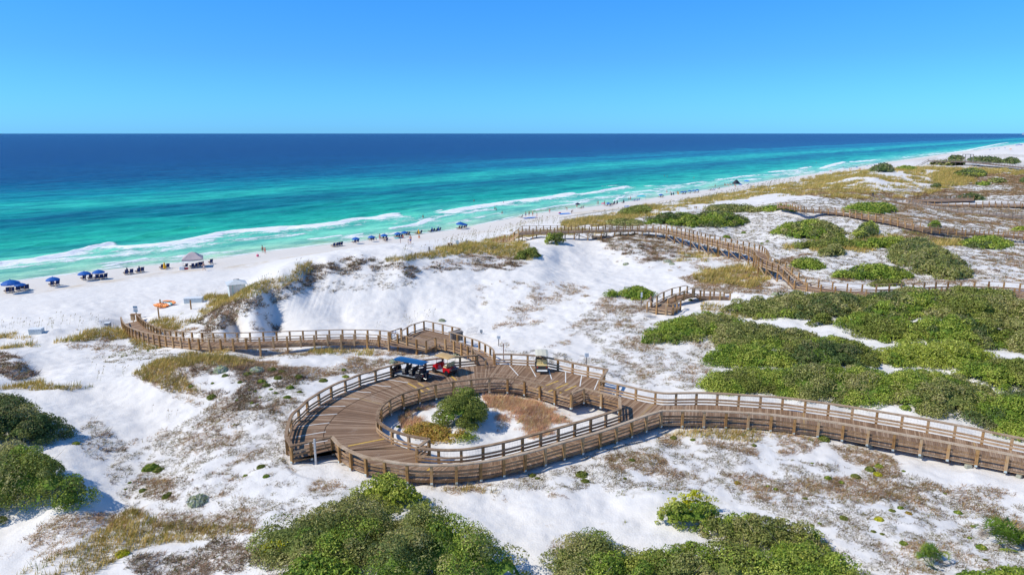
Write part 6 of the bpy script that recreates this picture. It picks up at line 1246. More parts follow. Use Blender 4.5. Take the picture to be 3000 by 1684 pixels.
def closed(px, py, hpx, mat, label):
    g, m = fit(px, py); h = hpx*m*1.2; root = empty('closed_umbrella', g, label=label, cat='umbrella', group='folded umbrellas on the beach')
    b = MB(); k = h/2.0; b.lathe([(0.26*k, 0.30*k), (0.36*k, 0.45*k), (0.26*k, 1.1*k), (0.12*k, 1.7*k), (0.01, 1.95*k)], n=10); o = b.build('folded_canopy', mat, root, smooth=True)
    for v in o.data.vertices: a = math.atan2(v.co.y, v.co.x); s = 1+.18*math.cos(5*a); v.co.x *= s; v.co.y *= s
    p = MB(); p.bar((0, 0, -0.2), (0, 0, 2.0*k), 0.025*k, n=6); p.build('pole', M_WOODL, root); root.rotation_euler = (R(random.uniform(-7, 7)), R(random.uniform(-8, 2)), 0)
for a in ((375, 802, 17, M_DBLUE, 'folded dark umbrella between two navy chairs, left of two'), (411, 797.5, 17, M_DBLUE, 'folded dark umbrella between two navy chairs, right of two'), (484, 790, 20, M_YELF, 'folded yellow umbrella left of the grey tent'), (1228, 687, 14, M_YELF, 'folded yellow umbrella left of two folded blue ones'),
          (1266, 680, 13.5, M_BLUE, 'folded blue umbrella, left of two beyond the yellow one'), (1284, 678, 13, M_BLUE, 'folded blue umbrella, right of two beyond the yellow one'), (1800, 599, 10, M_DBLUE, 'folded dark umbrella right of the red and blue pair, left one'), (1808, 598, 10, M_DBLUE, 'folded dark umbrella right of the red and blue pair, right one'),
          (1827.5, 595.5, 10, M_DBLUE, 'folded dark umbrella alone left of the teal canopy'), (1967, 573.5, 8.5, M_DBLUE, 'folded dark umbrella, left of two before the distant blue row'), (1973, 572.5, 8.5, M_DBLUE, 'folded dark umbrella, right of two before the distant blue row'), (1987, 571, 8.5, M_YELF, 'folded yellow umbrella just before the distant blue row')):
    closed(*a)

# ------------------------------------------------------------------ beach chairs, backs to the dunes
def chair_proto(mat, loc):
    root = empty('beach_chair', loc); w_ = .31
    s = MB(); s.bevbox((0, .28, .34), (.60, .95, .04), .012, rx=R(4)); s.build('seat', mat, root)
    b = MB(); b.bevbox((0, -.42, .68), (.60, .05, .90), .015, rx=R(22)); b.build('backrest', mat, root)
    f = MB()
    for x in (-w_, w_): f.beam((x, -.62, .05), (x, .80, .40), .035, .05); f.beam((x, -.20, .28), (x, -.62, 1.12), .035, .05); f.beam((x, .1, .05), (x, -.32, .60), .035, .05)
    f.beam((-w_, .78, .40), (w_, .78, .40), .04, .04); f.build('frame', M_WOODL, root)
    for x in (-w_, w_): a = MB(); a.bevbox((x, -.02, .58), (.06, .55, .03), .008); a.build('armrest', M_WOODL, root)
    l = MB(); l.bevbox((0, 1.02, .22), (.5, .42, .03), .01, rx=R(-20)); l.build('footrest', M_WOODL, root)
    return root
CP_ = {}
def chair(px, py, label, mat=None, rot=0.0, k=1.0):
    mat = mat or M_NAVY; g, m = fit(px, py)
    if mat.name not in CP_: CP_[mat.name] = o = chair_proto(mat, g)
    else: o = copy_tree(CP_[mat.name])
    o.location = g; o.scale = (k,)*3; o.rotation_euler = (0, 0, SEA_A-math.pi/2+rot+random.uniform(-.12, .12)); tag(o, label, 'beach chair', 'beach chairs facing the sea')
def chairs(L, where, **k_):
    n = len(L)
    for i, (px, py) in enumerate(sorted(L)):
        chair(px, py, ('navy beach chair ' if 'mat' not in k_ else 'blue folding chair ')+((ORD[i]+' from the left ') if n > 2 else (('left one ', 'right one ')[i] if n == 2 else ''))+where, **k_)
chairs([(22,858),(36,857),(53,853),(65,849),(79,849)], 'under the big blue umbrella at the left edge'); chairs([(152,838.5),(167.6,836)], 'under the lone blue umbrella near the left edge')
chairs([(245.5,820),(265,819)], 'under the left of the close umbrella pair'); chairs([(283,819),(297,818),(308,816)], 'by the right of the close umbrella pair')
chairs([(369.7,804.5),(385,802.5)], 'beside the left folded dark umbrella'); chairs([(404.7,800),(416.6,797)], 'beside the right folded dark umbrella'); chairs([(475,788.5),(491,786)], 'behind the folded yellow umbrella left of the tent')
chairs([(545,785),(563,784.5),(573.6,783),(584,780),(591,779)], 'in the shade of the grey tent', k=.9); chairs([(618,772.5)], 'standing alone right of the grey tent')
chairs([(977,723.5),(985,722.5),(992,721),(999,720)], 'in the row of four without an umbrella'); chairs([(1038,712.5),(1047,710.5)], 'under the umbrella next to the row of four'); chairs([(1085,705),(1092,704.5)], 'under the second umbrella after the row of four')
chairs([(1120,701.5),(1129,701.5),(1131,708)], 'under the third umbrella after the row of four'); chairs([(1161,697),(1167,697),(1175,697)], 'under the overlapping umbrella pair'); chairs([(1190,690),(1196,690)], 'right of the overlapping umbrella pair')
chairs([(1222,686.5),(1231.5,685)], 'beside the distant folded yellow umbrella'); chairs([(1261,681),(1269,679)], 'beside the left folded blue umbrella'); chairs([(1278,678.5),(1287,676.5)], 'beside the right folded blue umbrella')
chairs([(1343,671.5),(1350,671.5),(1358.5,668.5),(1364,667)], 'under the wide lone blue umbrella'); chairs([(1527,638.5)], 'at the left of the standing group', mat=M_GREYB); chairs([(1701,611.5),(1707,610)], 'right of the dark navy umbrella', mat=M_GREYB)
chairs([(1777,604.5),(1787,603.5),(1793,602)], 'under the red and blue pair'); chairs([(1797,600.5),(1805,599)], 'by the two folded dark umbrellas'); chairs([(1824,596)], 'by the lone folded dark umbrella'); chairs([(1857,590),(1865,589.5),(1871,587.5)], 'left of the teal canopy', mat=M_SKYB)
chairs([(1933,579),(1940,578.5)], 'under the umbrella right of the teal canopy'); chairs([(1999,570),(2006,569.5),(2021,567.5),(2034,566),(2044,565)], 'under the distant row of five umbrellas'); chairs([(2080,559)], 'lying alone past the distant row'); chairs([(2087,558.5),(2092,558)], 'in the pale pair past the distant row', mat=M_SKYB)
chairs([(2105,554.5)], 'reclined just left of the far group of people'); chairs([(2189,543.5)], 'under the far blue canopy'); chairs([(2184,577)], 'dark and alone at the edge of the dune grass')

# ------------------------------------------------------------------ tents and canopies
def tent(px, py, wpx, mat, label, h=2.3, peak=1.0, flat=False, rot=0.0, asp=1.0):
    g, m = fit(px, py); w_ = wpx*m; root = empty('canopy_tent', g, rot, label=label, cat='tent'); a = w_/2/1.2; b_ = a*asp; b = MB()
    v = [(0, 0, h+peak)]; n = 6; rings = []
    for k, (s, z) in enumerate(((.33, h+peak*.78), (.68, h+peak*.34), (1.0, h), (1.0, h-.28))):
        ring = []
        for e in range(4):
            c0 = [(-1, -1), (1, -1), (1, 1), (-1, 1)][e]; c1 = [(-1, -1), (1, -1), (1, 1), (-1, 1)][(e+1) % 4]
            for j in range(n):
                t = j/n; sag = 0.10*math.sin(math.pi*t)*(1 if k > 0 else 0); ring.append(((c0[0]*(1-t)+c1[0]*t)*a*s, (c0[1]*(1-t)+c1[1]*t)*b_*s, z-sag*(1-.5*flat)))
        rings.append(ring)
    for r_ in rings: v += r_
    N = 4*n; f = [(0, 1+i, 1+(i+1) % N) for i in range(N)]+[(1+k*N+j, 1+(k+1)*N+j, 1+(k+1)*N+(j+1) % N, 1+k*N+(j+1) % N) for k in range(3) for j in range(N)]
    b.add(v, f); b.build('canopy', mat, root, fix=False)
    for x, y in ((-a, -b_), (a, -b_), (a, b_), (-a, b_)): p = MB(); p.bar((x*.98, y*.98, -.1), (x*.98, y*.98, h), .025*max(1, a/2), n=6); p.build('leg', M_METAL, root)
tent(567, 783, 66, M_GREYF, 'greyish white canopy tent on the beach with chairs in its shade', h=2.0, peak=1.25, rot=R(22)); tent(2156, 547, 20, M_BLACK, 'black peaked tent in the far group near the water', h=1.8, peak=1.9, rot=R(30))
tent(1879, 588, 30, M_TEAL, 'long teal sun canopy on slim poles near the water', h=2.0, peak=.25, flat=True, rot=R(-5), asp=.4); tent(2187, 543, 17, M_SKYB, 'bright blue flat canopy at the right end of the far group', h=2.4, peak=.3, flat=True, rot=R(-10), asp=.5)
# ------------------------------------------------------------------ people: one skinned body per pose, copied; clothes and hair are children
POSES = {
 'stand': dict(hip=(0,0,.92), chest=(0,.0,1.30), neck=(0,.02,1.47), head=(0,.04,1.64), sh=.19, el=[(-.26,0,1.12),(.26,0,1.12)], ha=[(-.27,.08,.86),(.27,.08,.86)], kn=[(-.10,.03,.49),(.11,.0,.49)], ft=[(-.12,0,.07),(.14,.02,.07)]),
 'walk': dict(hip=(0,0,.90), chest=(0,.05,1.28), neck=(0,.07,1.45), head=(0,.10,1.62), sh=.19, el=[(-.25,.16,1.10),(.26,-.14,1.10)], ha=[(-.22,.34,.93),(.25,-.12,.84)], kn=[(-.10,-.05,.48),(.11,.24,.52)], ft=[(-.10,-.34,.13),(.11,.28,.07)]),
 'bend': dict(hip=(0,-.12,.82), chest=(0,.22,1.00), neck=(0,.38,1.04), head=(0,.52,1.02), sh=.18, el=[(-.20,.38,.72),(.20,.40,.74)], ha=[(-.14,.52,.46),(.14,.54,.50)], kn=[(-.12,.06,.45),(.12,.02,.45)], ft=[(-.14,-.04,.07),(.15,.0,.07)]),
 'crouch': dict(hip=(0,-.1,.34), chest=(0,.10,.66), neck=(0,.16,.80), head=(0,.22,.96), sh=.18, el=[(-.24,.26,.52),(.24,.26,.52)], ha=[(-.12,.42,.34),(.14,.42,.36)], kn=[(-.16,.28,.48),(.18,.26,.46)], ft=[(-.15,.10,.07),(.16,.08,.07)]),
 'lean': dict(hip=(0,-.10,.92), chest=(0,.08,1.26), neck=(0,.14,1.42), head=(0,.17,1.59), sh=.20, el=[(-.27,.26,1.14),(.27,.26,1.14)], ha=[(-.18,.48,1.08),(.18,.48,1.08)], kn=[(-.10,-.06,.49),(.11,.0,.49)], ft=[(-.12,-.14,.07),(.14,-.08,.07)]),
}
def skin_mesh(V, E, Rr, name, sub=1):
    me = bpy.data.meshes.new(name); me.from_pydata(V, E, []); o = bpy.data.objects.new(name, me); col.objects.link(o)
    o.modifiers.new('s', 'SKIN'); 
    for i, r_ in enumerate(Rr): me.skin_vertices[0].data[i].radius = r_ if isinstance(r_, tuple) else (r_, r_)
    me.skin_vertices[0].data[0].use_root = True
    m = o.modifiers.new('u', 'SUBSURF'); m.levels = sub; m.render_levels = sub
    dg = bpy.context.evaluated_depsgraph_get(); r = bpy.data.meshes.new_from_object(o.evaluated_get(dg)); r.name = name; bpy.data.objects.remove(o)
    r.polygons.foreach_set('use_smooth', [True]*len(r.polygons)); return r
BODY = {}
def body(pose):
    if pose in BODY: return BODY[pose]
    P = POSES[pose]; V = []; E = []; Rr = []
    def v(p, r_): V.append(tuple(p)); Rr.append(r_); return len(V)-1
    mid = [(a+b)/2 for a, b in zip(P['hip'], P['chest'])]
    h = v(P['hip'], (.15, .11)); w_ = v(mid, (.13, .10)); c = v(P['chest'], (.16, .12)); n = v(P['neck'], .058); k = v(P['head'], (.082, .10)); t = v((P['head'][0], P['head'][1]-.005, P['head'][2]+.10), (.06, .07))
    E += [(h, w_), (w_, c), (c, n), (n, k), (k, t)]
    nose = v((P['head'][0], P['head'][1]+.105, P['head'][2]), .014); E.append((k, nose))
    for s in (0, 1):
        sg = -1 if s == 0 else 1
        sh_ = v((sg*P['sh'], P['chest'][1]*.75+P['neck'][1]*.25, P['chest'][2]*.35+P['neck'][2]*.65-.02), .056); el = v(P['el'][s], .040); ha = v(P['ha'][s], .026); E += [(c, sh_), (sh_, el), (el, ha)]
        d = Vector(P['ha'][s])-Vector(P['el'][s]); d.normalize(); pm_ = Vector(P['ha'][s])+d*.08; q = v(pm_, (.036, .018)); E.append((ha, q)); sd_ = d.cross(Vector((0, 1, .2))).normalized()
        for j, (o_, L) in enumerate(((-.03, .065), (-.01, .078), (.01, .072), (.03, .056))):
            f1 = v(pm_+sd_*o_+d*L*.5, .0095); f2 = v(pm_+sd_*o_+d*L+Vector((0, .012, 0)), .008); E += [(q, f1), (f1, f2)]
        th = v(Vector(P['ha'][s])+d*.05+sd_*.045*sg, .010); E.append((ha, th))
        hp = v((sg*.095, P['hip'][1], P['hip'][2]-.07), .092); kn = v(P['kn'][s], .058); ft = v(P['ft'][s], .038); f = Vector(P['ft'][s]); toe = v(f+Vector((sg*.02, .17, -.03)), (.038, .025)); E += [(h, hp), (hp, kn), (kn, ft), (ft, toe)]
    me = skin_mesh(V, E, Rr, 'person')
    def cl(parts, g):
        V2 = []; E2 = []; R2_ = []; 
        for a, b, ra, rb in parts:
            i = len(V2); V2 += [a, b]; E2.append((i, i+1)); R2_ += [ra, rb]
        # merge shared points
        m_ = {}; VV = []; RR2 = []; mp = []
        for p, r_ in zip(V2, R2_):
            kk = tuple(round(x, 4) for x in p)
            if kk not in m_: m_[kk] = len(VV); VV.append(tuple(p)); RR2.append(r_)
            mp.append(m_[kk])
        return skin_mesh(VV, [(mp[a], mp[b]) for a, b in E2], RR2, g)
    hip = Vector(P['hip']); ch = Vector(P['chest']); 
    sh1 = cl([(tuple(hip), tuple(hip+(Vector(mid)-hip)*.45), (.165, .125), (.15, .115))]+[(tuple(hip), (sg*.10, hip.y, hip.z-.07), (.165, .125), .108) for sg in (-1, 1)]+[((sg*.10, hip.y, hip.z-.07), tuple(Vector((sg*.10, hip.y, hip.z-.07)).lerp(Vector(P['kn'][i]), .62)), .108, .088) for i, sg in enumerate((-1, 1))], 'shorts')
    tp = cl([(tuple(hip+(Vector(mid)-hip)*.3), tuple(mid), (.155, .12), (.148, .115)), (tuple(mid), tuple(ch), (.148, .115), (.178, .135)), (tuple(ch), tuple(ch.lerp(Vector(P['neck']), .6)), (.178, .135), .09)], 'shirt')
    hb = MB(); hd = Vector(P['head']); hb.lathe([(.10, -.03), (.118, .03), (.112, .09), (.075, .15), (.02, .172)], c=(hd.x, hd.y-.02, hd.z), n=10); hm = hb.mesh('hair')
    BODY[pose] = (me, sh1, tp, hm); return BODY[pose]
CACHE = {}
def with_mat(me, mat):
    k = (me.name, mat.name)
    if k not in CACHE: m2 = me.copy(); m2.materials.clear(); m2.materials.append(mat); CACHE[k] = m2
    return CACHE[k]
def person(px, py, pose, face, label, bottom=None, top=None, k=1.0, skin=None, z=None, hair=None, loc=None):
    g = Vector(loc) if loc is not None else fit(px, py)[0]
    if z is not None: g.z = z
    me, s1, tp, hm = body(pose); o = bpy.data.objects.new('person', with_mat(me, skin or M_SKIN)); link(o); o.location = g; o.rotation_euler = (0, 0, R(face)); o.scale = (k,)*3
    tag(o, label, 'person', 'people on the beach' if loc is None else None)
    if bottom: link(bpy.data.objects.new('shorts', with_mat(s1, bottom)), o)
    if top: link(bpy.data.objects.new('shirt', with_mat(tp, top)), o)
    link(bpy.data.objects.new('hair', with_mat(hm, hair or M_HAIR)), o); return o
person(598.7, 792.5, 'walk', 95, 'person in pale pink shorts walking in front of the grey tent', M_WFAB); person(769.7, 740.5, 'stand', 20, 'person in dark swimwear standing at the water edge, left of a pair', M_BLACK, M_BLACK); person(777, 743.5, 'stand', -10, 'person in a sun hat and red bottoms at the water edge, right of a pair', M_RED, None, hair=M_WFAB)
person(1203, 715.5, 'stand', 150, 'shirtless person in blue shorts standing on the beach below the umbrellas', M_BLUE); person(1196, 717.5, 'stand', -80, 'small child beside the person in blue shorts', M_BLACK, M_WFAB, k=.55); person(1173.5, 712.5, 'stand', 60, 'child in a long white shirt left of the person in blue shorts', M_WFAB, M_WFAB, k=.62)
person(1228.5, 698.5, 'crouch', 30, 'child crouching and digging in the sand under the yellow umbrella', M_ORG); person(1103, 704, 'bend', 60, 'child in turquoise bending beside the second umbrella', M_TEAL, M_TEAL, k=.7); person(1113, 704, 'stand', 30, 'person in pink beside the third blue umbrella', M_PINK, None); person(1181, 698, 'crouch', 180, 'person seated with a red and white towel under the overlapping umbrellas', M_RED, M_RED)
person(1540, 636, 'stand', 10, 'person in green at the left of the standing group', M_BLUE, M_GRN); person(1550, 633.5, 'stand', 20, 'person in dark clothes, second in the standing group', M_BLACK, M_BLACK); person(1560.5, 633.5, 'stand', -40, 'person in a hat, third in the standing group', M_BLACK, None, hair=M_WFAB); person(1573, 639, 'stand', 90, 'person in swimwear at the right of the standing group', M_RED, None)
person(1610.3, 625.5, 'stand', 0, 'person in a red dress standing between the group and the blue sheet', M_PINK, M_PINK); person(1661, 616.5, 'bend', 70, 'person with red shorts bending at the water edge', M_RED, M_DBLUE); person(1674.6, 625.5, 'bend', -60, 'person bending at the right end of the blue sheet', M_BLACK, M_BLACK, skin=M_SKIN2)
person(1690, 609.5, 'stand', 0, 'person standing under the dark navy umbrella', M_RED, None); person(1750, 601.5, 'walk', 60, 'person in white wading at the water edge, left of two', M_WFAB, M_WFAB); person(1752.5, 601, 'walk', -60, 'person wading at the water edge, right of two', M_BLACK, M_GREYB); person(1771, 601, 'stand', 40, 'person in black beside the red umbrella', M_BLACK, M_BLACK)
person(1842, 588, 'stand', 10, 'person in dark clothes left of the teal canopy', M_BLACK, M_BLACK, k=.8); person(1847, 587.5, 'stand', 10, 'person in red swimwear left of the teal canopy', M_RED, M_RED); person(1953.4, 568, 'stand', 10, 'person in a red shirt standing in the shallows', M_RED, M_RED); person(1964, 571.5, 'stand', 10, 'person in white near the two folded dark umbrellas', M_WFAB, M_WFAB); person(1984.5, 569.5, 'stand', 10, 'person in red behind the folded yellow umbrella', M_RED, None)
person(2095, 549, 'stand', 10, 'person in white standing alone at the far water edge', M_BLACK, M_WFAB); 
for i, (a, b, m1) in enumerate(((2123, 545.5, M_RED), (2126, 545, M_BLACK), (2130, 545.5, M_RED), (2134, 545, M_ORG), (2138, 544, M_BLACK), (2141, 543.5, M_RED), (2152, 546, M_RED), (2155, 547.5, M_RED))): person(a, b, ('stand', 'crouch')[i % 2], i*50, 'person in the far group left of the black tent, %s from the left' % ORD[i], m1, m1 if i % 3 == 0 else None)
for i, (a, b, m1) in enumerate(((2488, 499, M_ORG), (2493, 498.5, M_RED), (2470, 494, M_BLACK), (2517, 499, M_RED), (2521, 499, M_RED))): person(a, b, 'stand', 0, 'tiny figure on the far beach, %s from the left' % ORD[i], m1, m1)
for i, (a, b, m1) in enumerate(((1389, 614, None), (1450, 624, None), (1454, 626, None), (1475, 613, None), (1471, 631, None), (1240, 653.5, None), (1945, 538, None), (1953, 539, None), (2032, 537, None), (2749, 458, M_YELF), (2390, 488, None), (2381, 489, None))):
    person(a, b, 'stand', i*37, 'swimmer waist deep in the surf, %s from the left' % ORD[i] if i != 9 else 'swimmer in yellow in the far surf below the wind-shaped bush', M_BLACK, m1, z=-0.85, skin=M_SKIN2)

# ------------------------------------------------------------------ golf carts on the turnaround deck
DZ = ZT-RH
def wheel(parent, x, y, r_=.25):
    t = MB(); t.lathe([(r_*.62, -.09), (r_*.95, -.095), (r_, -.06), (r_, .06), (r_*.95, .095), (r_*.62, .09)], c=(0, 0, 0), n=20, axis='x'); w_ = empty_child('wheel', (x, y, r_), parent); t.build('tyre', M_BLACK, w_, smooth=False)
    s = -1 if x < 0 else 1; c = MB(); c.lathe([(r_*.60, s*.02), (r_*.62, s*.075), (r_*.50, s*.085), (r_*.42, s*.04), (r_*.14, s*.05), (r_*.12, s*.09), (.01, s*.09)], n=14, axis='x'); c.build('rim', M_METAL, w_)
def empty_child(name, loc, parent): o = bpy.data.objects.new(name, None); o.empty_display_size = .1; link(o, parent); o.location = loc; return o
def gloss(name, c): m = NM(name, 0.22, 0.6); m.color(c); m.b.inputs['Coat Weight'].default_value = .5; m.b.inputs['Coat Roughness'].default_value = .08; return m.m
G_RED = gloss('red_paint', (.62, .012, .02)); G_NAVY = gloss('black_blue_paint', (.008, .014, .028)); G_DARK = gloss('dark_green_black_paint', (.012, .016, .018)); G_ROOFB = gloss('blue_roof', (.008, .075, .21)); M_TAIL = gloss('red_lamp', (.7, .02, .02)); M_LAMP = gloss('clear_lamp', (.75, .75, .72)); G_BSEAT = simple('black_vinyl', (.025, .028, .035), .4, .5)
def cart(pr, pf, label, body_m, roof_m, seat_m, rows=1, rear='seat', stripes=False, scale=1.0):
    pr = at(pr[0], pr[1], DZ); pf = at(pf[0], pf[1], DZ); c = (pr+pf)/2; a = math.atan2(pf[1]-pr[1], pf[0]-pr[0])-math.pi/2
    root = empty('golf_cart', (c[0], c[1], DZ+0.002), a, label=label, cat='golf cart', group='golf carts parked on the turnaround'); root.scale = (scale,)*3
    ex = (rows-1)*.80; L0 = -1.15-ex/2; L1 = 1.15+ex/2
    def p(fn, name, mat, smooth=False): b = MB(); fn(b); return b.build(name, mat, root, smooth)
    # chassis and floor
    p(lambda b: b.bevbox((0, 0, .24), (1.02, (L1-L0)*.92, .10), .03), 'chassis', M_BLACK); p(lambda b: b.bevbox((0, (L1-L0)*.06, .315), (1.06, (L1-L0)*.62, .05), .015), 'floor', M_GREYB)
    f = L1
    def cowl(b):
        b.prism([(f-.02, .26), (f+.07, .42), (f+.02, .60), (f-.16, .80), (f-.36, .94), (f-.46, .93), (f-.42, .62), (f-.50, .34), (f-.46, .27)], -.30, .30, 'yz')
        for s in (-1, 1): b.prism([(f-.10, .52), (f-.02, .58), (f-.18, .78), (f-.40, .90), (f-.52, .80), (f-.58, .44), (f-.52, .34), (f-.44, .52), (f-.27, .60)], s*.302, s*.56, 'yz')
    p(cowl, 'front_body', body_m)
    r0 = L0
    def rearb(b):
        b.prism([(r0+.02, .42), (r0+.0, .66), (r0+.12, .74), (r0+.86, .74), (r0+.92, .62), (r0+.90, .30), (r0+.66, .30), (r0+.60, .46), (r0+.44, .56), (r0+.24, .52), (r0+.16, .40)], -.54, .54, 'yz')
    p(rearb, 'rear_body', body_m)
    ys = [r0+.62]+[r0+.62+.84*(i+1) for i in range(rows-1)]
    for i, y in enumerate(ys):
        if i > 0: p(lambda b: b.bevbox((0, y, .50), (1.0, .44, .40), .04), 'seat_box', body_m)
        p(lambda b: b.bevbox((0, y+.02, .80), (1.06, .50, .13), .05), 'seat', seat_m); 
        for s in (-.27, .27): p(lambda b: b.bevbox((s, y-.27, 1.06), (.50, .12, .44), .05, rx=R(12)), 'seat_back', seat_m)
        for s in (-1, 1): p(lambda b: b.bar((s*.55, y-.22, .82), (s*.55, y-.24, .98), .018).bar((s*.55, y-.24, .98), (s*.55, y+.14, .98), .022), 'armrest', M_BLACK)
    if rear == 'seat':
        p(lambda b: b.bevbox((0, r0+.10, .78), (1.04, .42, .12), .05), 'rear_seat', seat_m)
        for s in (-.27, .27): p(lambda b: b.bevbox((s, r0+.32, 1.00), (.50, .10, .36), .04, rx=R(-8)), 'rear_seat_back', seat_m)
        p(lambda b: b.bevbox((0, r0-.26, .34), (1.02, .42, .05), .015), 'foot_step', M_WPL if rows == 1 else M_BLACK)
        for s in (-1, 1): p(lambda b: b.bar((s*.50, r0-.44, .36), (s*.50, r0-.10, .40), .02).bar((s*.50, r0-.42, .36), (s*.50, r0-.38, .95), .016), 'grab_rail', M_METAL)
    else:
        p(lambda b: b.bevbox((0, r0-.10, .66), (.98, .50, .06), .015).bar((-.48, r0-.34, .68), (-.48, r0-.34, .90), .014).bar((.48, r0-.34, .68), (.48, r0-.34, .90), .014).bar((-.48, r0-.34, .90), (.48, r0-.34, .90), .014), 'bag_rack', M_BLACK)
    p(lambda b: b.bevbox((0, L0-.05 if rear != 'seat' else L0+.0, .40), (.9, .08, .14), .02), 'rear_bumper', M_BLACK); p(lambda b: b.bevbox((0, L1+.07, .34), (.8, .07, .12), .02), 'front_bumper', M_BLACK)
    for s in (-1, 1):
        p(lambda b: b.bevbox((s*.44, r0-.003, .60), (.13, .04, .12), .01), 'tail_lamp', M_TAIL); p(lambda b: b.bevbox((s*.36, f-.045, .64), (.18, .10, .10), .02, rx=R(-40)), 'headlight', M_LAMP)
        wheel(root, s*.52, f-.26); wheel(root, s*.52, r0+.38)
        p(lambda b: b.bar((s*.50, f-.48, .92), (s*.50, f-.66, 1.78), .020), 'strut', M_BLACK); p(lambda b: b.bar((s*.53, r0+.30, .74), (s*.52, r0+.22, 1.78), .020), 'strut', M_BLACK)
    if rows > 1:
        for s in (-1, 1): p(lambda b: b.bar((s*.53, (L0+L1)/2-.05, .5), (s*.52, (L0+L1)/2-.05, 1.78), .018), 'strut', M_BLACK)
    p(lambda b: b.bar((0.24, f-.50, .86), (0.24, f-.72, 1.02), .02), 'steering_column', M_BLACK); 
    def sw(b):
        n = 16; R0 = .17; cc = Vector((.24, f-.73, 1.04)); ax = Vector((0, -.62, .78)).normalized(); u = Vector((1, 0, 0)); v_ = ax.cross(u)
        for i in range(n): b.bar(cc+(u*math.cos(6.283*i/n)+v_*math.sin(6.283*i/n))*R0, cc+(u*math.cos(6.283*(i+1)/n)+v_*math.sin(6.283*(i+1)/n))*R0, .014)
        b.bar(cc-u*R0, cc+u*R0, .012)
    p(sw, 'steering_wheel', M_BLACK); p(lambda b: b.bevbox((0, f-.50, .97), (.92, .16, .08), .02), 'dashboard', M_BLACK)
    # roof: crowned sheet with ribs
    y0, y1 = r0+.02-(.10 if rear == 'seat' else 0), f-.42; b = MB(); ny, nx = 9, 7; v = []
    for kz in (0, 1):
        for j in range(ny):
            for i in range(nx):
                u = -1+2*i/(nx-1); w_ = -1+2*j/(ny-1); ed = max(abs(u), abs(w_)); z = 1.80+.07*(1-u*u)*(1-.3*w_*w_)-.04*(ed**8)+(.012 if i % 2 else 0)-(.035 if kz else 0); v.append((u*.62, (y0+y1)/2+w_*(y1-y0)/2, z))
    gf = [tuple(int(q) for q in r_) for r_ in grid_faces(ny, nx)]; M0 = nx*ny
    per = [i for i in range(nx)]+[j*nx+nx-1 for j in range(1, ny)]+[M0-1-i for i in range(1, nx)]+[j*nx for j in range(ny-2, 0, -1)]
    b.add(v, gf+[tuple(reversed([q+M0 for q in r_])) for r_ in gf]+[(per[i], per[(i+1) % len(per)], per[(i+1) % len(per)]+M0, per[i]+M0) for i in range(len(per))]); b.build('roof', roof_m, root)
    return root
cart((1231, 1111), (1170, 1098.5), 'dark six-seat golf cart with a blue roof, parked nearest the turnaround curve', G_NAVY, G_ROOFB, G_BSEAT, rows=3, rear='seat', scale=.96)
cart((1322, 1098), (1285, 1086.5), 'red golf cart with a tan roof and yellowish seats beside the blue-roofed one', G_RED, M_TAN, M_CSEAT, rows=1, rear='rack')
cart((1587.5, 1092), (1584.5, 1070), 'cream-roofed golf cart seen from behind with cream seats and red tail lamps', G_DARK, M_CREAM, M_CSEAT, rows=1, rear='seat')

# ------------------------------------------------------------------ beach supply shed
g, m_ = fit(695, 866); sh0 = empty('storage_shed', g, R(28), label='white and pale blue wooden storage shed with a metal roof on the upper beach', cat='shed'); sh0.scale = (.92, .92, .86); W2 = 1.25
def shed_wall():
    m = NM('striped_shed_boards', .6, .3); sx_ = m.n('ShaderNodeSeparateXYZ'); m.l(m.obj(), sx_.inputs[0]); u = m.math('ADD', sx_.outputs[0], sx_.outputs[1]); f = m.math('FRACT', m.math('MULTIPLY', u, 1.6)); m.color(m.mix(m.math('GREATER_THAN', f, .72), (.76, .76, .73), (.42, .62, .60))); return m.m
b = MB(); b.box((0, 0, 1.15), (2.5, 2.5, 2.5)); b.build('wall', shed_wall(), sh0)
b = MB(); b.add([(-1.6, -1.6, 2.36), (1.6, -1.6, 2.36), (1.6, 1.6, 2.36), (-1.6, 1.6, 2.36), (0, 0, 3.0), (-1.6, -1.6, 2.28), (1.6, -1.6, 2.28), (1.6, 1.6, 2.28), (-1.6, 1.6, 2.28)], [(0, 1, 4), (1, 2, 4), (2, 3, 4), (3, 0, 4), (0, 5, 6, 1), (1, 6, 7, 2), (2, 7, 8, 3), (3, 8, 5, 0), (8, 7, 6, 5)]); rf = b.build('roof', simple('zinc_roof', (.60, .63, .63), .45, .4), sh0)
b = MB(); b.box((.1, .55, 2.84), (.9, .7, .05), rx=R(-21)); b.build('solar_panel', M_BLACK, rf)
b = MB(); b.bevbox((0.2, -1.265, 1.05), (1.3, .04, 2.0), .01); dr = b.build('door', M_WPL, sh0); b = MB(); b.bar((.7, -1.32, 1.0), (.7, -1.32, 1.2), .02); b.build('handle', M_METAL, dr)
b = MB(); b.bevbox((-1.265, 0, 1.75), (.04, 1.9, 1.0), .01); b.build('hatch', M_LBL, sh0)

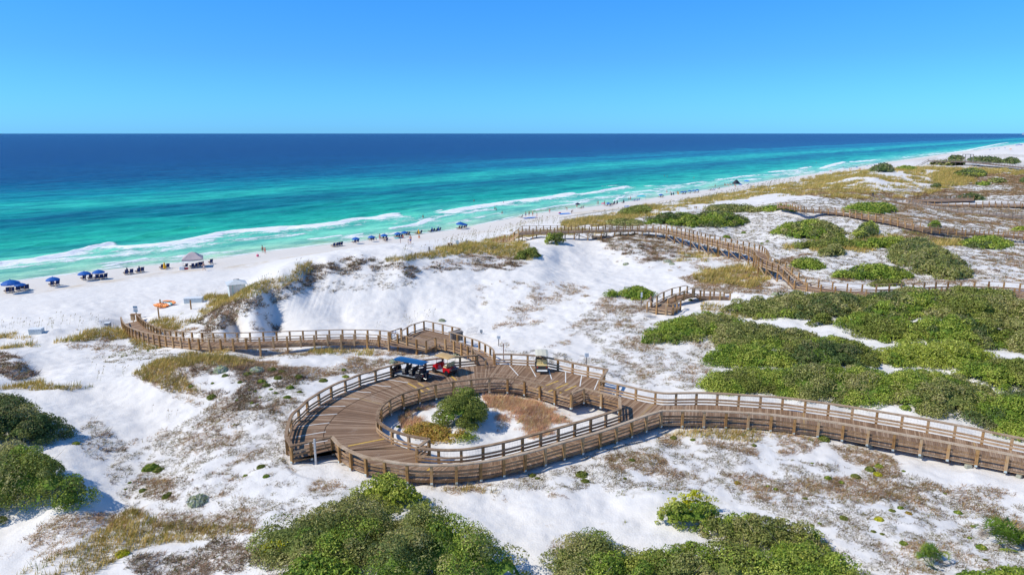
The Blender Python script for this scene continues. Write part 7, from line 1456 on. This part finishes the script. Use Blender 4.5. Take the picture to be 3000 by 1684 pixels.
# ------------------------------------------------------------------ crates and boxes
def crate(px, py, w_, d, h, rz, mat, label, lid=True, name='storage_box'):
    g, _ = fit(px, py); r = empty(name, g, rz, label=label, cat='storage box'); b = MB(); b.bevbox((0, 0, h/2-.05), (w_, d, h), .03); b.build('body', mat, r)
    if lid: b = MB(); b.bevbox((0, 0, h-.02), (w_+.06, d+.06, .08), .02); b.build('lid', M_WPL, r)
    for s in (-1, 1): b = MB(); b.bevbox((s*w_/2, 0, h*.5), (.05, .3, .06), .01); b.build('handle', M_METAL, r)
crate(568, 885, 2.6, 1.2, .75, R(12), M_LBL, 'low pale box lying on the sand right of the orange kayaks'); crate(108, 977, 1.5, .9, .7, R(10), M_LBL, 'low grey-white box on the beach grass near the left edge'); crate(316, 955, .7, .6, .5, R(10), M_GREYB, 'small grey box on the sand left of the walkway entrance')
crate(1144, 1000, .5, .5, .1, 0, M_GREYB, 'unused', True) if False else None

# ------------------------------------------------------------------ kayaks
def kayak(px, py, rz, mat, label, tilt):
    g, _ = fit(px, py); o_ = empty('kayak', g+Vector((0, 0, .12+(.30 if tilt > 20 else 0))), rz, label=label, cat='kayak', group='kayaks lying side by side'); o_.scale = (.8,)*3; o_.rotation_euler = (R(tilt), 0, rz); n = 14; v = []; f = []
    for i in range(n+1):
        t = -1+2*i/n; w_ = .38*math.sqrt(max(0, 1-abs(t)**2.4)); k = 10; up_ = .16*abs(t)**3
        for j in range(k): a = 2*math.pi*j/k; v.append((t*1.6, w_*math.cos(a), .16*math.sin(a)*(.5+.5*math.sqrt(max(0, 1-t**4)))+up_+.08))
    for i in range(n):
        for j in range(k): f.append((i*k+j, (i+1)*k+j, (i+1)*k+(j+1) % k, i*k+(j+1) % k))
    b = MB(); b.add(v, f+[tuple(range(k)), tuple(range(n*k+k-1, n*k-1, -1))]); b.build('hull', mat, o_, smooth=True)
    for x in (-.5, .35): b = MB(); b.lathe([(.26, .225), (.30, .25), (.27, .275), (.22, .25), (.22, .18), (.05, .17)], c=(x, 0, 0), n=14); s = b.build('seat_well', M_BLACK if x > 0 else mat, o_)
M_TEALP = simple('teal_plastic', (.05, .35, .38), .4, .5)
for i, (px, py, mt_) in enumerate(((472, 903, M_ORG), (478, 901, M_ORG), (484, 899, M_WPL), (489, 897, M_TEALP), (494, 895, M_ORG), (499, 893, M_ORG))):
    kayak(px, py, R(-16), mt_, '%s kayak in the row of six on the sand, %s from the left' % ({M_ORG: 'orange', M_WPL: 'white', M_TEALP: 'teal'}[mt_], ORD[i]), 64)
for px, py, mt_, lb in ((1832, 611, M_GREYB, 'grey paddle board lying on the sand left of the grassy dune'), (1836, 606, M_SKYB, 'small blue board behind the grey paddle board')):
    kayak(px, py, R(30), mt_, lb, 6)

# ------------------------------------------------------------------ posts and signs
def post(px0, py0, px1, py1, label, mat=None, wpx=3.2, name='wooden_post', cat='post'):
    g, m = fit(px1, py1); h = (py1-py0)*m/0.96; r = empty(name, g, label=label, cat=cat); b = MB(); w_ = wpx*m; b.bevbox((0, 0, h/2-.15), (w_, w_, h+.3), w_*.12); b.build('post', mat or W_POST, r); c = MB(); c.add([(-w_*.55, -w_*.55, h), (w_*.55, -w_*.55, h), (w_*.55, w_*.55, h), (-w_*.55, w_*.55, h), (0, 0, h+w_*.5)], [(0, 1, 4), (1, 2, 4), (2, 3, 4), (3, 0, 4), (3, 2, 1, 0)]); c.build('post_cap', mat or W_GREY, r); return r, h, m
post(467, 878, 471, 901, 'wooden post sticking up among the orange kayaks'); post(461, 900, 466, 931, 'wooden post in front of the orange kayaks'); post(557, 879, 560, 906, 'wooden post in the grass right of the kayaks')
post(924, 1284, 926, 1360, 'pale grey timber post standing alone in front of the turnaround corner', simple('bleached_timber', (.55, .53, .50), .85, .2, .2), 5.5); post(1419, 973 if False else 1005, 1420, 1006, 'x', W_GREY) if False else None
r_, h_, m_ = post(1475, 1006, 1475, 1054, 'rusty steel post behind the turnaround railing', simple('rust_metal', (.22, .08, .05), .8, .3), 2.2, 'steel_post')
b = MB(); b.bar((0, 0, h_), (.5, 0, h_+.12), .03); b.build('arm', M_METAL, r_)
g = at(1423, 1077, DZ); r = empty('bollard', (g[0], g[1], DZ), label='square timber bollard in the middle of the footpath entrance', cat='bollard'); b = MB(); b.bevbox((0, 0, .46), (.16, .16, .92), .015); b.build('post', W_POST, r); b = MB(); b.bevbox((0, 0, .94), (.18, .18, .04), .01); b.build('post_cap', W_GREY, r)
def sign(px0, py0, px1, py1, wpx, hpx, label, face, marks=True):
    r, h, m = post(px0, py0+hpx*.4, px1, py1, label, W_GREY, 2.6, 'sign', 'sign'); w_, hh = wpx*m, hpx*m/.95; b = MB(); b.bevbox((0, -.07, h), (w_, .03, hh), .008); p_ = b.build('panel', face, r)
    if marks:
        for k in range(4): b = MB(); b.box((0, -.089, h+hh*(.3-.2*k)), (w_*(.75-.1*(k % 2)), .006, hh*.07)); b.build('text_line', M_GREYB, p_)
    return r
sign(1461, 984, 1461, 1013, 11, 9, 'small white sign on a post behind the link footpath', M_WPL); sign(1718, 1034, 1718, 1072, 13, 12, 'small white notice sign standing beyond the cart bays', M_WPL); sign(1878, 858, 1878, 900, 5, 14, 'narrow white marker on a pole left of the small overlook', M_WPL, False)
sign(1257.8, 724, 1257.8, 735, 5, 9, 'small weathered sign on the foredune edge', W_GREY, False); sign(1368, 706, 1368, 717, 4, 9, 'thin marker at the top of the foredune, right of the solar panel', W_GREY, False); sign(1410, 966, 1410, 977, 8, 9, 'small grey sign on the sand behind the platform', M_GREYB, False); sign(2556, 566, 2556, 577, 6, 9, 'dark sign at the start of the grey distant boardwalk', M_BLACK, False)
r = sign(392, 898, 401, 934, 13, 17, 'white and blue beach notice board at the walkway entrance', M_WPL); 
for ch in r.children:
    if ch.name.startswith('panel'):
        m = None
        b = MB(); me_ = ch.data; zs = [v.co.z for v in me_.vertices]; xs = [v.co.x for v in me_.vertices]; b.box((0, -.09, max(zs)-.10), (max(xs)*1.9, .01, .16)); b.build('header', simple('blue_header', (.03, .16, .30), .5, .3), ch); b = MB(); b.box((0, -.088, min(zs)+.12), (max(xs)*1.9, .008, .10)); b.build('footer', simple('teal_footer', (.20, .45, .55), .5, .3), ch)
sign(1339.4, 706, 1340, 724, 9, 10, 'tilted solar panel on a post at the foredune', M_LBL, False)
def bins(px, py, wpx, hpx, label):
    g, m = fit(px, py); w_ = wpx*m; r = empty('bin_stand', g, R(-4), label=label, cat='bin stand'); h = hpx*m/.95
    for x in (-w_*.3, w_*.3):
        b = MB(); b.bevbox((x, 0, h*.58), (w_*.34, .35, h*.62), .03); b.build('bin', M_WOODL, r); b = MB(); b.bevbox((x, 0, .1*h), (.09, .09, h*.7), .01); b.build('leg', W_POST, r)
    b = MB(); b.bevbox((0, 0, h*.93), (w_, .5, .07), .02); b.build('cover', W_POST, r)
bins(400, 945, 31, 26, 'tan wooden double bin stand at the foot of the beach walkway'); bins(1319, 727, 15, 15, 'tan double bin stand at the foredune edge beyond the bowl'); bins(2038, 613, 8, 8, 'orange-brown bin stand on the dune grass near the middle of the beach')
# bin cabinet and bicycle on the platform
c1 = (LINK_R[-1]+PLAT_B[1])/2; r = empty('bin_cabinet', (c1[0]+.1, c1[1]-.45, c1[2]-RH), R(25), label='grey slatted bin cabinet in the corner of the viewing platform', cat='cabinet')
b = MB(); b.bevbox((0, 0, .5), (1.5, .7, 1.0), .02); b.build('body', W_GREY, r); b = MB(); b.bevbox((0, -.01, 1.04), (1.62, .84, .06), .015); b.build('lid', W_GREY, r)
for k in range(6): b = MB(); b.bevbox((-.62+.25*k, -.365, .5), (.16, .03, .86), .006); b.build('slat', W_CAP, r)
def bicycle(loc, rz, label, mat, full=True):
    r = empty('bicycle', loc, rz, label=label, cat='bicycle')
    def ring(b, c, R0, t, n=18):
        for i in range(n): b.bar((c[0]+R0*math.cos(6.283*i/n), c[1], c[2]+R0*math.sin(6.283*i/n)), (c[0]+R0*math.cos(6.283*(i+1)/n), c[1], c[2]+R0*math.sin(6.283*(i+1)/n)), t, n=5)
    for x in (-.52, .52): b = MB(); ring(b, (x, 0, .33), .32, .025); b.build('wheel', M_BLACK, r)
    b = MB(); b.bar((-.52, 0, .33), (-.12, 0, .82), .02); b.bar((-.05, 0, .30), (.40, 0, .80), .022); b.bar((-.12, 0, .80), (.40, 0, .82), .02); b.bar((.52, 0, .33), (.38, 0, .95), .02); b.bar((-.52, 0, .33), (-.05, 0, .30), .018); b.bar((-.05, 0, .30), (-.15, 0, .90), .02); b.build('frame', mat, r)
    b = MB(); b.bevbox((-.16, 0, .93), (.26, .15, .07), .02); b.build('saddle', M_BLACK, r); b = MB(); b.bar((.36, -.28, 1.0), (.36, .28, 1.0), .016); b.bar((.38, 0, .9), (.36, 0, 1.0), .016); b.build('handlebar', M_METAL, r)
gq = at(1151, 996, 4.85); bicycle((gq[0], gq[1]+.5, 4.86), R(60), 'blue bicycle leaning in the corner where the west walkway meets the platform', M_SKYB)
for i in range(13):
    q = at(2702+i*11.5, 583.5-i*.25, 5.32); bicycle((q[0], q[1], 5.32), R(95+random.uniform(-12, 12)), 'dark bicycle in the row inside the far parking loop, %s from the left' % ORD[i], M_BLACK if i % 4 else M_GREYB)
q = at(2692, 583, 5.32); bicycle((q[0], q[1], 5.32), R(20), 'yellow bicycle at the left end of the far parking loop', M_YELF)
# person leaning on the overlook rail
pz = at(1907, 900, 5.4); person(0, 0, 'lean', 75, 'shirtless person in dark shorts leaning on the rail of the small overlook', M_DBLUE, None, loc=(pz[0]+.1, pz[1]+.1, 5.4), skin=M_SKIN2)
# sand fences
def fence(px0, py0, px1, py1, n, h, label, lean=10):
    a = fit(px0, py0)[0]; b_ = fit(px1, py1)[0]; r = empty('sand_fence', a, label=label, cat='fence'); d = (b_-a); ux = d.normalized()
    for i in range(n):
        t = i/(n-1); p = d*t; b = MB(); zz = Vector((math.sin(R(lean))*h, 0, h*math.cos(R(lean)))); b.beam(p+Vector((0, 0, -.15)), p+zz, .045, .015); b.build('slat', W_GREY, r)
    for f_ in (.35, .75):
        b = MB(); off = Vector((math.sin(R(lean))*h*f_, 0.015, h*f_)); b.bar(off, d+off, .008, n=4); b.build('wire', M_METAL, r)
fence(1361, 984, 1393, 979, 13, 1.15, 'leaning slatted sand fence behind the viewing platform', 24); fence(1886, 926, 1904, 932, 12, .95, 'broken slatted sand fence at the left foot of the small overlook', 14); fence(1904, 936, 1920, 934, 8, .5, 'short half-buried sand fence below the small overlook', 12)
# concrete blocks by the ramp
for i, (px, py) in enumerate(((2836, 1370), (2985, 1399), (2694, 1337), (2546, 1309))):
    g, _ = fit(px, py); b = MB(); b.bevbox((0, 0, .1), (.42, .30, .30), .03); o = b.build('concrete_block', simple('old_concrete', (.38, .38, .30), .9, .2, .2) if i == 0 else bpy.data.materials['old_concrete'], None); o.location = g; o.rotation_euler = (0, 0, i*.7); tag(o, 'small concrete block on the sand below the ramp, %s from the right' % ORD[[1, 0, 2, 3][i]], 'block', 'concrete blocks below the ramp')
# small things on the beach
def ball(px, py, r0, mat, label):
    g, _ = fit(px, py); b = MB(); b.lathe([(.02, -r0), (r0*.7, -r0*.7), (r0, 0), (r0*.7, r0*.7), (.02, r0)], n=12); o = b.build('beach_ball', mat, None, smooth=True); o.location = g+Vector((0, 0, r0*.9)); tag(o, label, 'ball')
ball(755, 752, .32, M_PINK, 'pink ball lying on the sand left of the pair at the water')
def mat_cloth(px, py, w_, d, rz, mat, label):
    g, _ = fit(px, py); b = MB(); n = 8; v = [((i/n-.5)*w_, (j/n-.5)*d, .10+.12*vn(np.array([i*.9+px]), np.array([j*.9]))[0]) for j in range(n+1) for i in range(n+1)]; b.add(v, [tuple(int(q) for q in f) for f in grid_faces(n+1, n+1)]); o = b.build('beach_blanket', mat, None, fix=False); o.location = g; o.rotation_euler = (0, 0, rz)
    md_ = o.modifiers.new('t', 'SOLIDIFY'); md_.thickness = .03; tag(o, label, 'blanket')
mat_cloth(1654, 627, 4.2, 2.6, R(20), M_SKYB, 'bright blue sheet spread on the sand'); mat_cloth(1547, 640, 3.2, 1.8, R(30), M_BLUE, 'blue umbrella cloth lying on the sand, left heap of the group'); mat_cloth(1560, 638.5, 3.0, 1.8, R(30), M_SKYB, 'lighter blue cloth heap in the middle of the group'); mat_cloth(1168, 698.5, 2.2, 1.4, R(30), M_TEAL, 'turquoise towel heap under the overlapping umbrellas')
def cooler(px, py, mat, label, k=1.0):
    g, _ = fit(px, py); r = empty('cooler', g, R(20), label=label, cat='cooler'); r.scale = (k,)*3; b = MB(); b.bevbox((0, 0, .2), (.7, .42, .42), .04); b.build('body', mat, r); b = MB(); b.bevbox((0, 0, .45), (.74, .46, .10), .03); b.build('lid', M_WPL, r)
cooler(546, 789, M_RED, 'red cooler at the left edge of the tent shade'); cooler(533, 790.5, M_WPL, 'white cooler left of the red one by the tent', 1.3); cooler(1640, 625.5, M_RED, 'red cooler at the left end of the blue sheet')
# far skyline on the horizon, right edge
M_FAR = simple('haze_tinted_tower', (.30, .42, .55), .8, .1, .05)  # distance haze painted into the wall colour as pale blue
for i, (px, w_, h) in enumerate(((2977, 40, 85), (2984, 70, 60), (2992, 55, 95), (2999, 40, 70), (2966, 60, 35), (3010, 80, 80))):
    d = 13000; x = (px-1500)/FPX*d; o_ = empty('distant_tower', (x, d, 0), label='high-rise tinted pale blue for haze on the far horizon, %s from the left' % ORD[[1, 2, 3, 4, 0, 5][i]], cat='building', group='far skyline'); b = MB(); b.box((0, 0, h/2), (w_, w_, h)); b.build('wall', M_FAR, o_); b = MB(); b.box((0, 0, h+4), (w_*.6, w_*.6, 8)); b.build('roof', M_FAR, o_)
